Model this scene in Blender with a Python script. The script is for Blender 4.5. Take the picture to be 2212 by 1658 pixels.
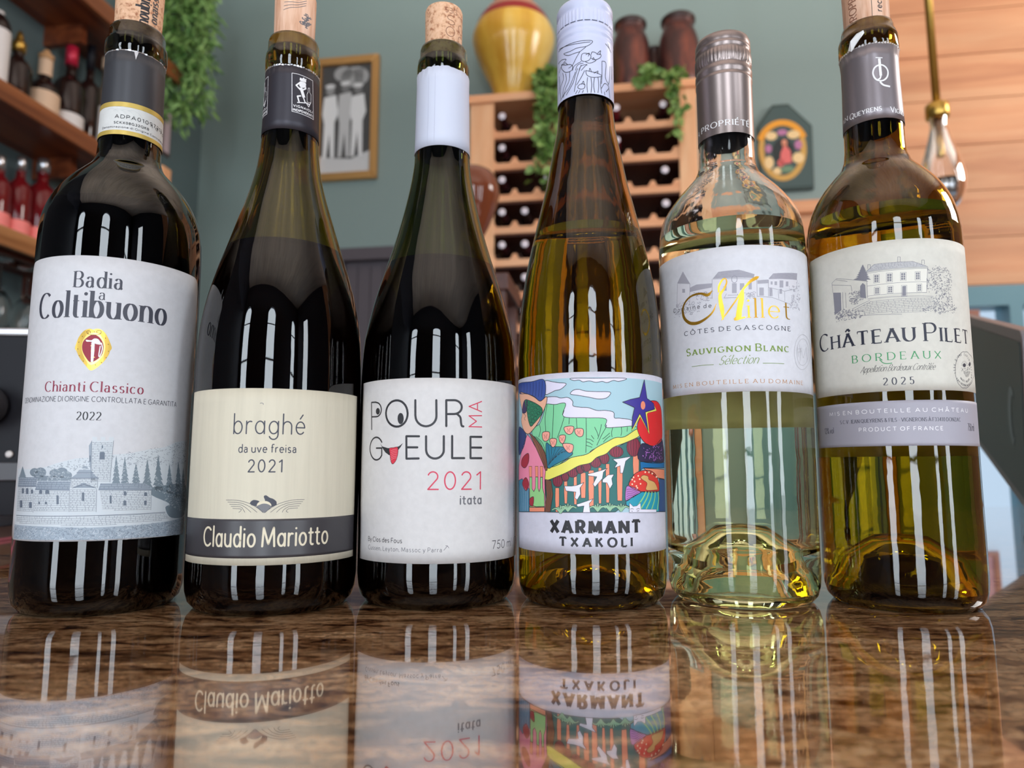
import bpy, bmesh, math, random
from mathutils import Vector, Matrix
from mathutils.geometry import tessellate_polygon
random.seed(7)
for o in list(bpy.data.objects): bpy.data.objects.remove(o)
scene = bpy.context.scene
C = scene.collection

# ------------------------------------------------------------------ camera, world, lights, exposure
CAM_Z = .0645
cam_d = bpy.data.cameras.new('camera'); cam = bpy.data.objects.new('camera', cam_d); C.objects.link(cam)
cam.location = (0, 0, CAM_Z); cam.rotation_euler = (math.radians(97), 0, 0)
cam_d.sensor_width = 36; cam_d.lens = 1533 / 2212 * 36; cam_d.clip_start = .02; cam_d.clip_end = 60
cam_d.dof.use_dof = True; cam_d.dof.focus_distance = .345; cam_d.dof.aperture_fstop = 9.5
scene.camera = cam
scene.view_settings.view_transform = 'Standard'; scene.view_settings.look = 'None'
scene.view_settings.gamma = 1; scene.view_settings.use_curve_mapping = False
scene.view_settings.exposure = -0.14
scene.cycles.max_bounces = 18; scene.cycles.transmission_bounces = 16; scene.cycles.glossy_bounces = 6
scene.cycles.diffuse_bounces = 4; scene.cycles.sample_clamp_indirect = 6; scene.cycles.blur_glossy = .3
w = bpy.data.worlds.new('sky'); scene.world = w; w.use_nodes = True
w.node_tree.nodes['Background'].inputs[0].default_value = (.62, .80, 1, 1)
w.node_tree.nodes['Background'].inputs[1].default_value = 1.0

YAW = math.radians(8.6)      # the room stands turned a little against the row of bottles
CY_, SY_ = math.cos(YAW), math.sin(YAW)
def RW(X, Y, z): return (X*CY_ + Y*SY_, -X*SY_ + Y*CY_, z)
def area(name, X, Y, z, sx, sy, power, col, rot):
    d = bpy.data.lights.new(name, 'AREA'); d.shape = 'RECTANGLE'; d.size = sx; d.size_y = sy; d.energy = power; d.color = col
    o = bpy.data.objects.new(name, d); C.objects.link(o); o.location = RW(X, Y, z)
    o.rotation_euler = (Matrix.Rotation(-YAW, 3, 'Z') @ Matrix.Rotation(rot[2], 3, 'Z') @ Matrix.Rotation(rot[0], 3, 'X')).to_euler()
    return o
REAR = -2.9; CEIL = 2.7; FLOOR = -1.06
XR = 3.3
WIN = [(-1.62, .62), (.46, .70), (2.72, .56)]   # tall windows behind the camera: x, width
for i, (x, ww) in enumerate(WIN):
    area('daylight_window', x, REAR - .13, .70, ww, 2.5, 50*ww/.5, (.84, .92, 1), (math.radians(90), 0, 0))
area('added_ceiling_fill', -.2, -1.3, 1.75, 4.2, 2.2, 106, (1, .97, .95), (math.radians(180), 0, 0))  # unseen light without a fitting, added to brighten the ceiling
area('added_ceiling_fill', .2, 1.7, 1.9, 3.4, 1.2, 42, (1, .96, .92), (math.radians(180), 0, 0))  # second added light, lifts the ceiling and the far wall
area('daylight_window', XR - .01, -1.75, .70, .5, 2.3, 44, (.86, .93, 1), (math.radians(90), 0, math.radians(90)))

area('daylight_window', XR - .01, 1.8, 1.9, 1.2, .9, 56, (1, .96, .92), (math.radians(90), 0, math.radians(90)))

# ------------------------------------------------------------------ materials
MAT = {}
def mat(name, col=(.5,.5,.5), rough=.5, metal=0, **k):
    if name in MAT: return MAT[name]
    m = bpy.data.materials.new(name); m.use_nodes = True; MAT[name] = m
    b = m.node_tree.nodes['Principled BSDF']
    b.inputs['Base Color'].default_value = (*col, 1); b.inputs['Roughness'].default_value = rough; b.inputs['Metallic'].default_value = metal
    for a, v in k.items():
        b.inputs[a.replace('_', ' ')].default_value = v
    return m
def nodes(m): return m.node_tree.nodes, m.node_tree.links, m.node_tree.nodes['Principled BSDF']
def tex(m, sx=1, sy=1, sz=1, coord='Object'):
    N, L, B = nodes(m)
    t = N.new('ShaderNodeTexCoord'); p = N.new('ShaderNodeMapping'); p.inputs['Scale'].default_value = (sx, sy, sz)
    L.new(t.outputs[coord], p.inputs['Vector']); return p
def noise(m, vec, scale, detail=4, rough=.55, dist=0):
    N, L, B = nodes(m); n = N.new('ShaderNodeTexNoise'); n.inputs['Scale'].default_value = scale; n.inputs['Detail'].default_value = detail
    n.inputs['Roughness'].default_value = rough; n.inputs['Distortion'].default_value = dist
    L.new(vec.outputs[0], n.inputs['Vector']); return n
def ramp(m, src, stops, sock=0):
    N, L, B = nodes(m); r = N.new('ShaderNodeValToRGB'); e = r.color_ramp.elements
    while len(e) < len(stops): e.new(.5)
    for q, (p, c) in zip(e, stops): q.position = p; q.color = (*c, 1)
    L.new(src.outputs[sock], r.inputs['Fac']); return r
def bump(m, src, strength, dist=.001):
    N, L, B = nodes(m); b = N.new('ShaderNodeBump'); b.inputs['Strength'].default_value = strength; b.inputs['Distance'].default_value = dist
    L.new(src.outputs[0], b.inputs['Height']); L.new(b.outputs[0], B.inputs['Normal'])
def mixc(m, fac, a, b, blend='MIX', f=None):
    N, L, B = nodes(m); x = N.new('ShaderNodeMix'); x.data_type = 'RGBA'; x.blend_type = blend
    if fac is not None: L.new(fac, x.inputs[0])
    else: x.inputs[0].default_value = f
    L.new(a, x.inputs[6]); L.new(b, x.inputs[7]); return x.outputs[2]
def rgb255(r, g, b):
    f = lambda v: (v/255/12.92 if v/255 < .04045 else ((v/255+.055)/1.055)**2.4)
    return (f(r), f(g), f(b))

def wood(name, c0=None, c1=None, c2=None, axis='x', scale=6, rough=.5, knots=False, dens=14):
    if name in MAT: return MAT[name]
    m = mat(name, c1, rough); N, L, B = nodes(m)
    s = {'x': (.09, 1, 1), 'y': (1, .09, 1), 'z': (1, 1, .09)}[axis]
    p = tex(m, *s); n = noise(m, p, scale*2.5, 6, .6, .8)
    p2 = tex(m, *[v if v == 1 else .25 for v in s]); n2 = noise(m, p2, scale*.7, 3)
    r = ramp(m, n, [(.3, c0), (.5, c1), (.72, c2)]); r2 = ramp(m, n2, [(.3, (.8,.8,.8)), (.7, (1.08,1.05,1.02))])
    out = mixc(m, None, r.outputs[0], r2.outputs[0], 'MULTIPLY', 1.0)
    if knots:
        p3 = tex(m, *{'x': (.55, 1, 1), 'y': (1, .55, 1), 'z': (1, 1, .55)}[axis]); v = N.new('ShaderNodeTexVoronoi'); v.inputs['Scale'].default_value = 3.4
        L.new(p3.outputs[0], v.inputs['Vector'])
        r3 = ramp(m, v, [(.0, (.16,.07,.035)), (.05, (.30,.15,.08)), (.09, (1,1,1))])
        out = mixc(m, None, out, r3.outputs[0], 'MULTIPLY', .85)
    L.new(out, B.inputs['Base Color']); bump(m, n, .15, .002)
    return m

# ------------------------------------------------------------------ mesh helpers
class MB:
    def __init__(s): s.v = []; s.f = []; s.m = []; s.sm = []
    def add(s, vs, fs, mi=0, smooth=False):
        k = len(s.v); s.v += [tuple(v) for v in vs]
        for f in fs: s.f.append([i+k for i in f]); s.m.append(mi); s.sm.append(smooth)
        return s
    def box(s, x0, y0, z0, x1, y1, z1, mi=0, M=None):
        vs = [(x,y,z) for x in (x0,x1) for y in (y0,y1) for z in (z0,z1)]
        if M: vs = [M @ Vector(v) for v in vs]
        return s.add(vs, [(0,1,3,2),(4,6,7,5),(0,4,5,1),(2,3,7,6),(0,2,6,4),(1,5,7,3)], mi)
    def lathe(s, prof, n=48, mi=0, M=None, mis=None, rf=None, close=False):
        vs = []; fs = []; idx = []
        for r, z in prof:
            if r < 1e-7: idx.append([len(vs)]*n); vs.append((0,0,z))
            else:
                row = []
                for i in range(n):
                    a = 2*math.pi*i/n; q = rf(r, z, a) if rf else r
                    row.append(len(vs)); vs.append((q*math.sin(a), -q*math.cos(a), z))
                idx.append(row)
        if M: vs = [M @ Vector(v) for v in vs]
        k = len(s.v); s.v += [tuple(v) for v in vs]
        seg = list(range(len(prof)-1))
        for j in seg:
            for i in range(n):
                i2 = (i+1) % n; f = [idx[j][i], idx[j][i2], idx[j+1][i2], idx[j+1][i]]
                g = []
                for q in f:
                    if q not in g: g.append(q)
                if len(g) > 2: s.f.append([q+k for q in g]); s.m.append(mis[j] if mis else mi); s.sm.append(True)
        return s
    def tube(s, pts, rad, n=10, mi=0, caps=True):
        pts = [Vector(p) for p in pts]; rads = rad if isinstance(rad, (list, tuple)) else [rad]*len(pts)
        rows = []; vs = []; fs = []; up = None
        for i, p in enumerate(pts):
            d = (pts[min(i+1, len(pts)-1)] - pts[max(i-1, 0)]).normalized()
            if up is None: up = Vector((0,0,1)) if abs(d.z) < .9 else Vector((1,0,0))
            a = (up - d*up.dot(d)).normalized(); b = d.cross(a); up = a
            rows.append([len(vs)+k for k in range(n)])
            vs += [p + (a*math.cos(2*math.pi*k/n) + b*math.sin(2*math.pi*k/n))*rads[i] for k in range(n)]
        for j in range(len(pts)-1):
            for k in range(n): fs.append((rows[j][k], rows[j][(k+1)%n], rows[j+1][(k+1)%n], rows[j+1][k]))
        if caps: fs += [rows[0][::-1], rows[-1]]
        return s.add(vs, fs, mi, True)
    def prism(s, poly, axis, a, b, mi=0):      # poly in the two other axes, extruded along axis from a to b
        def mk(u, v, t): return {'x': (t,u,v), 'y': (u,t,v), 'z': (u,v,t)}[axis]
        n = len(poly); vs = [mk(u,v,a) for u,v in poly] + [mk(u,v,b) for u,v in poly]
        fs = [(i,(i+1)%n,(i+1)%n+n,i+n) for i in range(n)]
        for t in tessellate_polygon([[Vector((u,v,0)) for u,v in poly]]): fs += [tuple(t), tuple(q+n for q in t)]
        return s.add(vs, fs, mi)
    def build(s, name, mats, parent=None, bevel=0, recalc=True):
        me = bpy.data.meshes.new(name); me.from_pydata(s.v, [], s.f)
        for m in (mats if isinstance(mats, (list, tuple)) else [mats]): me.materials.append(m)
        me.polygons.foreach_set('material_index', s.m); me.polygons.foreach_set('use_smooth', s.sm)
        if recalc:
            b = bmesh.new(); b.from_mesh(me); bmesh.ops.recalc_face_normals(b, faces=b.faces); b.to_mesh(me); b.free()
        me.update()
        o = bpy.data.objects.new(name, me); C.objects.link(o)
        if parent: o.parent = parent
        if bevel:
            q = o.modifiers.new('bevel', 'BEVEL'); q.width = bevel; q.segments = 2; q.limit_method = 'ANGLE'
        return o
def tag(o, label, cat, group=None):
    o['label'] = label; o['category'] = cat
    if group: o['group'] = group
    return o
def thing(name, label, cat, loc=(0,0,0), rz=0, group=None):
    o = bpy.data.objects.new(name, None); o.empty_display_size = .05; C.objects.link(o); o.location = loc; o.rotation_euler = (0,0,rz)
    return tag(o, label, cat, group)
def rthing(name, label, cat, X, Y, z, rz=0, group=None): return thing(name, label, cat, RW(X,Y,z), rz - YAW, group)
def struct(mb, name, m, bevel=0):
    o = mb.build(name, m, None, bevel); o.rotation_euler = (0,0,-YAW); o['kind'] = 'structure'; return o
def dup(root, loc, rz, label, group=None):
    r = root.copy(); C.objects.link(r); r.location = loc; r.rotation_euler = (0,0,rz); r['label'] = label
    if group: r['group'] = group
    for ch in list(root.children):
        c = ch.copy(); C.objects.link(c); c.parent = r
        for g in list(ch.children):
            d = g.copy(); C.objects.link(d); d.parent = c
    return r
def spline(pts, n=6, closed=False):
    out = []; N = len(pts); last = N if closed else N-1
    for i in range(last):
        g = (lambda k: pts[k % N]) if closed else (lambda k: pts[max(0, min(N-1, k))])
        p0, p1, p2, p3 = g(i-1), g(i), g(i+1), g(i+2)
        for j in range(n):
            t = j/n
            out.append(tuple(.5*(2*b + (c-a)*t + (2*a-5*b+4*c-d)*t*t + (3*b-a-3*c+d)*t**3) for a,b,c,d in zip(p0,p1,p2,p3)))
    if not closed: out.append(tuple(pts[-1]))
    return out
# ------------------------------------------------------------------ lettering: skeleton strokes, cap height 10, drawn with a broad pen
GL = {}
def glyphs(txt):
    for line in txt.strip().split('\n'):
        k, wd, body = line.split(' ', 2); st = []
        for s in body.split(';'):
            if s.startswith('*'): st.append(('*', [float(v) for v in s[1:].split(',')])); continue
            pts = []
            for tk in s.split():
                q = [float(v) for v in tk.split(',')]
                if len(q) == 2: pts.append((q[0], q[1]))
                else:
                    cx, cy, rx, ry, a0, a1 = q; n = max(6, int(abs(a1-a0)/15))
                    pts += [(cx+rx*math.cos(math.radians(a0+(a1-a0)*i/n)), cy+ry*math.sin(math.radians(a0+(a1-a0)*i/n))) for i in range(n+1)]
            st.append(('-', pts))
        GL[k] = (float(wd), st)
glyphs('''A 8 0,0 4,10;4,10 8,0;1.3,3.3 6.7,3.3
B 6.3 .3,0 .3,10;.3,10 3,10 3.1,7.6,2.6,2.4,90,-90 .3,5.2;3,5.2 3.2,2.6,3,2.6,90,-90 .3,0
C 8 4.6,5,4.5,5,48,312
D 8 .3,0 .3,10;.3,10 3.2,10 3.2,5,4.7,5,90,-90 .3,0
E 5.6 .3,0 .3,10;.3,10 5.4,10;.3,5.2 4.7,5.2;.3,0 5.6,0
F 5.4 .3,0 .3,10;.3,10 5.4,10;.3,5 4.7,5
G 8.6 4.7,5,4.6,5,50,318;8.3,1.6 8.3,4.6;8.3,4.6 5.4,4.6
H 7.6 .3,0 .3,10;7.3,0 7.3,10;.3,5.2 7.3,5.2
I .8 .4,0 .4,10
J 3.4 3,10 3,2.4 .9,2.4,2.1,2.4,0,-110
K 6.8 .3,0 .3,10;6.2,10 .4,4.4;2.3,6.2 6.7,0
L 5.4 .3,0 .3,10;.3,0 5.4,0
M 9.6 .2,0 .9,10;.9,10 4.8,1.2;4.8,1.2 8.7,10;8.7,10 9.4,0
N 8 .3,0 .3,10;.3,10 7.7,0;7.7,0 7.7,10
O 9.6 4.8,5,4.7,5,90,450
P 6.2 .3,0 .3,10;.3,10 3,10 3.2,7.3,2.8,2.7,90,-90 .3,4.6
Q 9.6 4.8,5,4.7,5,90,450;5.2,2.4 9.4,-1.4
R 6.8 .3,0 .3,10;.3,10 3,10 3.2,7.3,2.8,2.7,90,-90 .3,4.6;3,4.6 6.7,0
S 5.6 2.9,7.4,2.4,2.6,28,270 2.9,2.4,2.6,2.4,90,-152
T 7.4 3.7,0 3.7,10;0,10 7.4,10
U 7.6 .3,10 .3,3.5 3.8,3.5,3.5,3.5,180,360 7.3,10
V 8 0,10 4,0;4,0 8,10
W 11 0,10 2.9,0;2.9,0 5.5,10;5.5,10 8.1,0;8.1,0 11,10
X 7.4 0,10 7.4,0;0,0 7.4,10
Y 7.4 0,10 3.7,5;3.7,5 7.4,10;3.7,0 3.7,5
Z 7 .4,10 6.6,10;6.6,10 .2,0;.2,0 6.8,0
a 5.1 .5,5.3 2.4,4.6,1.9,2,150,0 4.3,.9 5,.1;4.3,3.9 2.3,3.9 2.3,1.95,2,1.95,90,290 4.3,1.4
b 5.8 .3,10.6 .3,0;.3,3.3 2.9,3.3,2.6,3.3,180,-180
c 5.2 2.9,3.3,2.7,3.3,45,315
d 5.9 5.5,10.6 5.5,0;5.5,3.3 2.9,3.3,2.6,3.3,0,360
e 5.7 .3,3.5 5.4,3.5 2.9,3.3,2.6,3.3,3,318
f 3.6 3.9,9.9 3.1,8.6,1.7,1.9,65,180 1.4,0;0,6.5 3.4,6.5
g 5.9 5.5,6.6 5.5,-.4 2.9,-.4,2.6,2.6,0,-155;5.5,3.3 2.9,3.3,2.6,3.3,0,360
h 5.6 .3,10.6 .3,0;.3,3.6 2.8,4,2.5,2.6,175,0 5.3,0
i .8 .4,6.6 .4,0;*.4,9.3,.75
l .8 .4,10.6 .4,0
m 9.2 .3,6.6 .3,0;.3,3.8 2.5,4.1,2.2,2.5,175,0 4.6,0;4.6,3.8 6.8,4.1,2.2,2.5,175,0 8.9,0
n 5.6 .3,6.6 .3,0;.3,3.6 2.8,4,2.5,2.6,175,0 5.3,0
o 5.9 2.95,3.3,2.7,3.3,90,450
p 5.8 .3,6.6 .3,-3.2;.3,3.3 2.9,3.3,2.6,3.3,180,-180
r 3.4 .3,6.6 .3,0;.3,3.6 2.6,3.9,2.3,2.6,175,70
s 4.4 2.2,4.9,1.7,1.7,30,270 2.2,1.6,1.9,1.6,90,-150
t 3.6 1.4,8.8 1.4,1.7 3,1.7,1.6,1.7,180,290;0,6.5 3.3,6.5
u 5.6 .3,6.6 .3,2.6 2.8,2.6,2.5,2.6,180,360;5.3,6.6 5.3,0
v 5.4 0,6.6 2.7,0;2.7,0 5.4,6.6
w 8.4 0,6.6 2.2,0;2.2,0 4.2,6.6;4.2,6.6 6.2,0;6.2,0 8.4,6.6
x 5 0,6.6 5,0;0,0 5,6.6
z 5 .4,6.6 4.6,6.6;4.6,6.6 .3,0;.3,0 4.8,0
y 5.4 0,6.6 2.7,0;5.4,6.6 2,-2.2 .8,-3.1
0 6 3,5,2.8,5,90,450
1 3.2 .2,8.2 2.4,10 2.4,0
2 5.8 2.8,7.3,2.5,2.7,160,-35 .3,0;.3,0 5.6,0
3 5.6 2.6,7.5,2.3,2.5,150,-90;2.6,5 2.7,2.5,2.6,2.5,90,-150
4 6.2 4.6,0 4.6,10;4.6,10 .2,2.8;.2,2.8 6.2,2.8
5 5.4 5,10 1.2,10;1.2,10 .9,5.6 2.5,3.2,2.6,3.1,130,-150
7 5.6 .2,10 5.5,10;5.5,10 1.8,0
8 5.6 2.8,7.5,2.3,2.5,270,630;2.8,2.5,2.6,2.5,90,450
9 5.8 2.9,6.9,2.6,3.1,0,360;5.5,6.9 5.3,3 3.6,.3 1.6,0
. 1 *.5,.7,.8
, 1 *.5,.7,.8;.6,.6 .2,-1.4
' .8 .4,10 .4,7.4
- 3.4 .2,4 3.2,4
/ 4 0,-1 4,10.5
& 7.4 7.2,.2 1.8,7.2 2.8,8.2,1.7,1.8,200,-60 1,3.4 2.6,2.4,2.3,2.4,140,330 7,4.4
% 9 2,8,1.8,2,90,450;7,2,1.8,2,90,450;7.6,10 1.4,0''')
GEO_A = (5.9, [('-', GL['d'][1][1][1]), ('-', [(5.5,6.6),(5.5,0)])])
ACC = {'é': ('e', [(2.6,8.2),(4.2,10.4)]), 'É': ('E', [(2.6,11.4),(4.6,13.2)]), 'Â': ('A', [(2.2,11.3),(4,13.2),(5.8,11.3)]), 'Ô': ('O', [(3,11.4),(4.8,13.2),(6.6,11.4)]),
       'ô': ('o', [(1.3,8.2),(2.95,10),(4.6,8.2)]), 'À': ('A', [(3.2,13.2),(5,11.3)])}
def glyph(ch, style):
    if ch in ACC:
        b, acc = ACC[ch]; wd, st = glyph(b, style); return wd, st + [('-', acc)]
    if ch == 'a' and style in ('geo', 'script'): return GEO_A
    return GL.get(ch, (3, []))

def stroke(pts, a, b, nib, closed=False, rnd=False, out=None):
    """quads of a pen of half axes a (horizontal) and b (vertical) run along pts"""
    out = [] if out is None else out
    P = [pts[0]]
    for p in pts[1:]:
        if math.hypot(p[0]-P[-1][0], p[1]-P[-1][1]) > 1e-4: P.append(p)
    if closed and len(P) > 2 and math.hypot(P[0][0]-P[-1][0], P[0][1]-P[-1][1]) > 1e-4: P.append(P[0])
    if len(P) < 2: return out
    cn, sn = math.cos(nib), math.sin(nib)
    def half(nx, ny): u, v = nx*cn+ny*sn, -nx*sn+ny*cn; return math.sqrt((a*u)**2 + (b*v)**2)
    D = []
    for i in range(len(P)-1):
        dx, dy = P[i+1][0]-P[i][0], P[i+1][1]-P[i][1]; l = math.hypot(dx, dy); D.append((dx/l, dy/l))
    n = len(D); loop = closed
    def join(i):   # offset at vertex i, or None when the corner is sharp
        d0 = D[(i-1) % n] if (i > 0 or loop) else D[0]; d1 = D[i % n] if (i < n or loop) else D[-1]
        if d0[0]*d1[0]+d0[1]*d1[1] < .62: return None
        tx, ty = d0[0]+d1[0], d0[1]+d1[1]; l = math.hypot(tx, ty); nx, ny = -ty/l, tx/l; h = half(nx, ny) / max(.8, l/2)
        return nx*h, ny*h
    J = [join(i) for i in range(n+1)]
    for i in range(n):
        e = []
        for k in (i, i+1):
            o = J[k]
            if o is None: nx, ny = -D[i][1], D[i][0]; h = half(nx, ny); o = (nx*h, ny*h)
            e.append(o)
        (x0, y0), (x1, y1) = P[i], P[i+1]
        out.append([(x0+e[0][0], y0+e[0][1]), (x0-e[0][0], y0-e[0][1]), (x1-e[1][0], y1-e[1][1]), (x1+e[1][0], y1+e[1][1])])
    dots = [P[i] for i in range(1, n) if J[i] is None]
    if rnd: dots += [P[0], P[-1]]
    for x, y in dots:
        r = min(a, b) if not rnd else (a+b)/2
        out.append([(x+r*math.cos(t*math.pi/4), y+r*math.sin(t*math.pi/4)) for t in range(8)])
    return out

def text_polys(text, h, length, thick, thin, style, tr):
    """polygons in mm: x along the line, y up, fitted to length"""
    geo = style in ('geo', 'sans'); adv = []; x = 0
    fl = []
    for i, ch in enumerate(text):
        sc = 1.0; g = ch
        if style == 'smallcaps' and not (i == 0 or text[i-1] == ' '): sc = .76
        if ch == ' ': x += 3.2; fl.append(None); continue
        wd, st = glyph(g, style); e = thick/h*10*.9; fl.append((x+e/2, sc, st, wd)); x += wd*sc + tr + e
    total = x - tr; u = h/10; sx = length/total/u if total > 0 else 1
    polys = []; T, t = thick/2, thin/2
    nib = math.radians(14) if style in ('smallcaps', 'script') else 0
    serif = style in ('serif', 'smallcaps', 'wedge')
    for it, ch in zip(fl, text):
        if it is None: continue
        x0, sc, st, wd = it
        for kind, pts in st:
            if kind == '*':
                cx, cy, r = pts; r = max(r*u*.8, T*.9); X, Y = (x0+cx*sc)*u*sx, cy*sc*u
                if style == 'script': X += Y*.45
                polys.append([(X+r*math.cos(k*math.pi/5), Y+r*math.sin(k*math.pi/5)) for k in range(10)]); continue
            q = [((x0+a*sc)*u*sx, b*sc*u) for a, b in pts]
            if style == 'script': q = [(a+b*.45, b) for a, b in q]
            q = [((a), (b)) for a, b in q]
            stroke(q, T, t, nib, rnd=(style == 'geo'), out=polys)
            if serif and len(pts) >= 2:
                for e, d in ((0, 1), (-1, -2)):
                    ex, ey = pts[e]; dx, dy = ex-pts[d][0], ey-pts[d][1]
                    X, Y = q[e]; L = min(.62*u*sc, tr*.42*u*sx + .1*u) + T*.4; tt = max(t*.9, .035)
                    if abs(dx) < .62*abs(dy) and (abs(ey) < .01 or abs(ey-10) < .01 or abs(ey-6.6) < .01 or abs(ey-10.6) < .01 or abs(ey+3.2) < .01):
                        if style == 'wedge': L = T*.5; tt = t*.55
                        yy = Y + (tt if ey < .1 else -tt)
                        l, r = X-L-T*.6, X+L+T*.6
                        if ch.islower() and ey > 5: r = X+T*.3
                        polys.append([(l, yy-tt), (r, yy-tt), (r, yy+tt), (l, yy+tt)])
                    elif abs(dy) < .05 and abs(dx) > .3 and ch in 'EFLTZ2' and (abs(ey) < .01 or abs(ey-10) < .01):
                        s_ = -1 if ey > 5 else 1; H = 1.7*u*sc
                        polys.append([(X-t, Y), (X+t, Y), (X+t*.8, Y+s_*H), (X-t*.6, Y+s_*H)])
    return polys
def inside(p, poly):
    x, y = p; r = False; j = len(poly)-1
    for i in range(len(poly)):
        xi, yi = poly[i]; xj, yj = poly[j]
        if (yi > y) != (yj > y) and x < (xj-xi)*(y-yi)/(yj-yi)+xi: r = not r
        j = i
    return r
INK = {'slate':(62,64,76),'ink':(38,38,44),'navyink':(34,38,56),'gold':(205,168,80),'goldlight':(228,205,120),'goldink':(120,84,30),'crimson':(150,22,50),'white':(236,236,238),
 'wine':(140,38,66),'mist':(205,213,220),'engr':(104,116,132),'engr2':(150,162,176),'fir':(122,138,150),'fir2':(128,142,154),'bldg':(206,213,219),'grass':(158,172,186),'guil':(196,204,204),
 'cream':(226,216,190),'graym':(118,118,122),'red':(206,52,82),'tongue':(214,48,70),'pinkl':(236,150,160),'gray':(104,104,110),'sky':(168,203,216),'cloud':(226,222,242),'leaf':(130,212,160),
 'inkg':(24,50,48),'fieldteal':(44,110,108),'trunk':(240,146,114),'maroon':(140,44,66),'yellow':(233,228,104),'bird':(234,232,246),'fern':(152,198,160),'leafteal':(38,122,150),'peach':(244,168,150),
 'navy':(44,66,120),'navy2':(26,36,80),'pinkb':(240,140,170),'brown':(138,88,66),'skin':(240,182,152),'blueh':(58,84,160),'plumd':(64,46,92),'grape':(36,128,92),'limel':(152,214,140),'denim':(66,134,164),
 'maroonr':(166,34,54),'sunred':(226,44,50),'plumf':(52,44,78),'violet':(180,110,200),'star':(62,50,150),'azure':(24,112,172),'azure2':(36,158,184),'bluer':(48,86,140),'dome':(226,62,54),'lilac':(188,122,200),
 'creamd':(250,222,190),'tan':(222,176,110),'engr5':(164,163,174),'engr5l':(214,213,220),'engr5d':(136,135,148),'foil':(214,160,52),'green':(116,146,52),'bronze':(190,140,92),'stampg':(192,192,197),
 'facade':(226,224,214),'engr6':(128,128,138),'engr6l':(190,190,192),'green2':(52,150,92)}
def ink(name):
    k = 'ink_'+name
    if k in MAT: return MAT[k]
    if name in ('foil', 'gold', 'goldlight'): return mat(k, rgb255(*INK[name]), .32, .85)
    return mat(k, rgb255(*INK[name]), .5)
class Surface:
    """a band of a bottle: s runs round the surface (mm), z up (mm)"""
    def __init__(s, rfun, lift=.00005): s.rf = rfun; s.lift = lift
    def pt(s, u, v, off, R0): r = s.rf(v/1000); a = u/R0; r += off; return (r*math.sin(a), -r*math.cos(a), v/1000)
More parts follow.
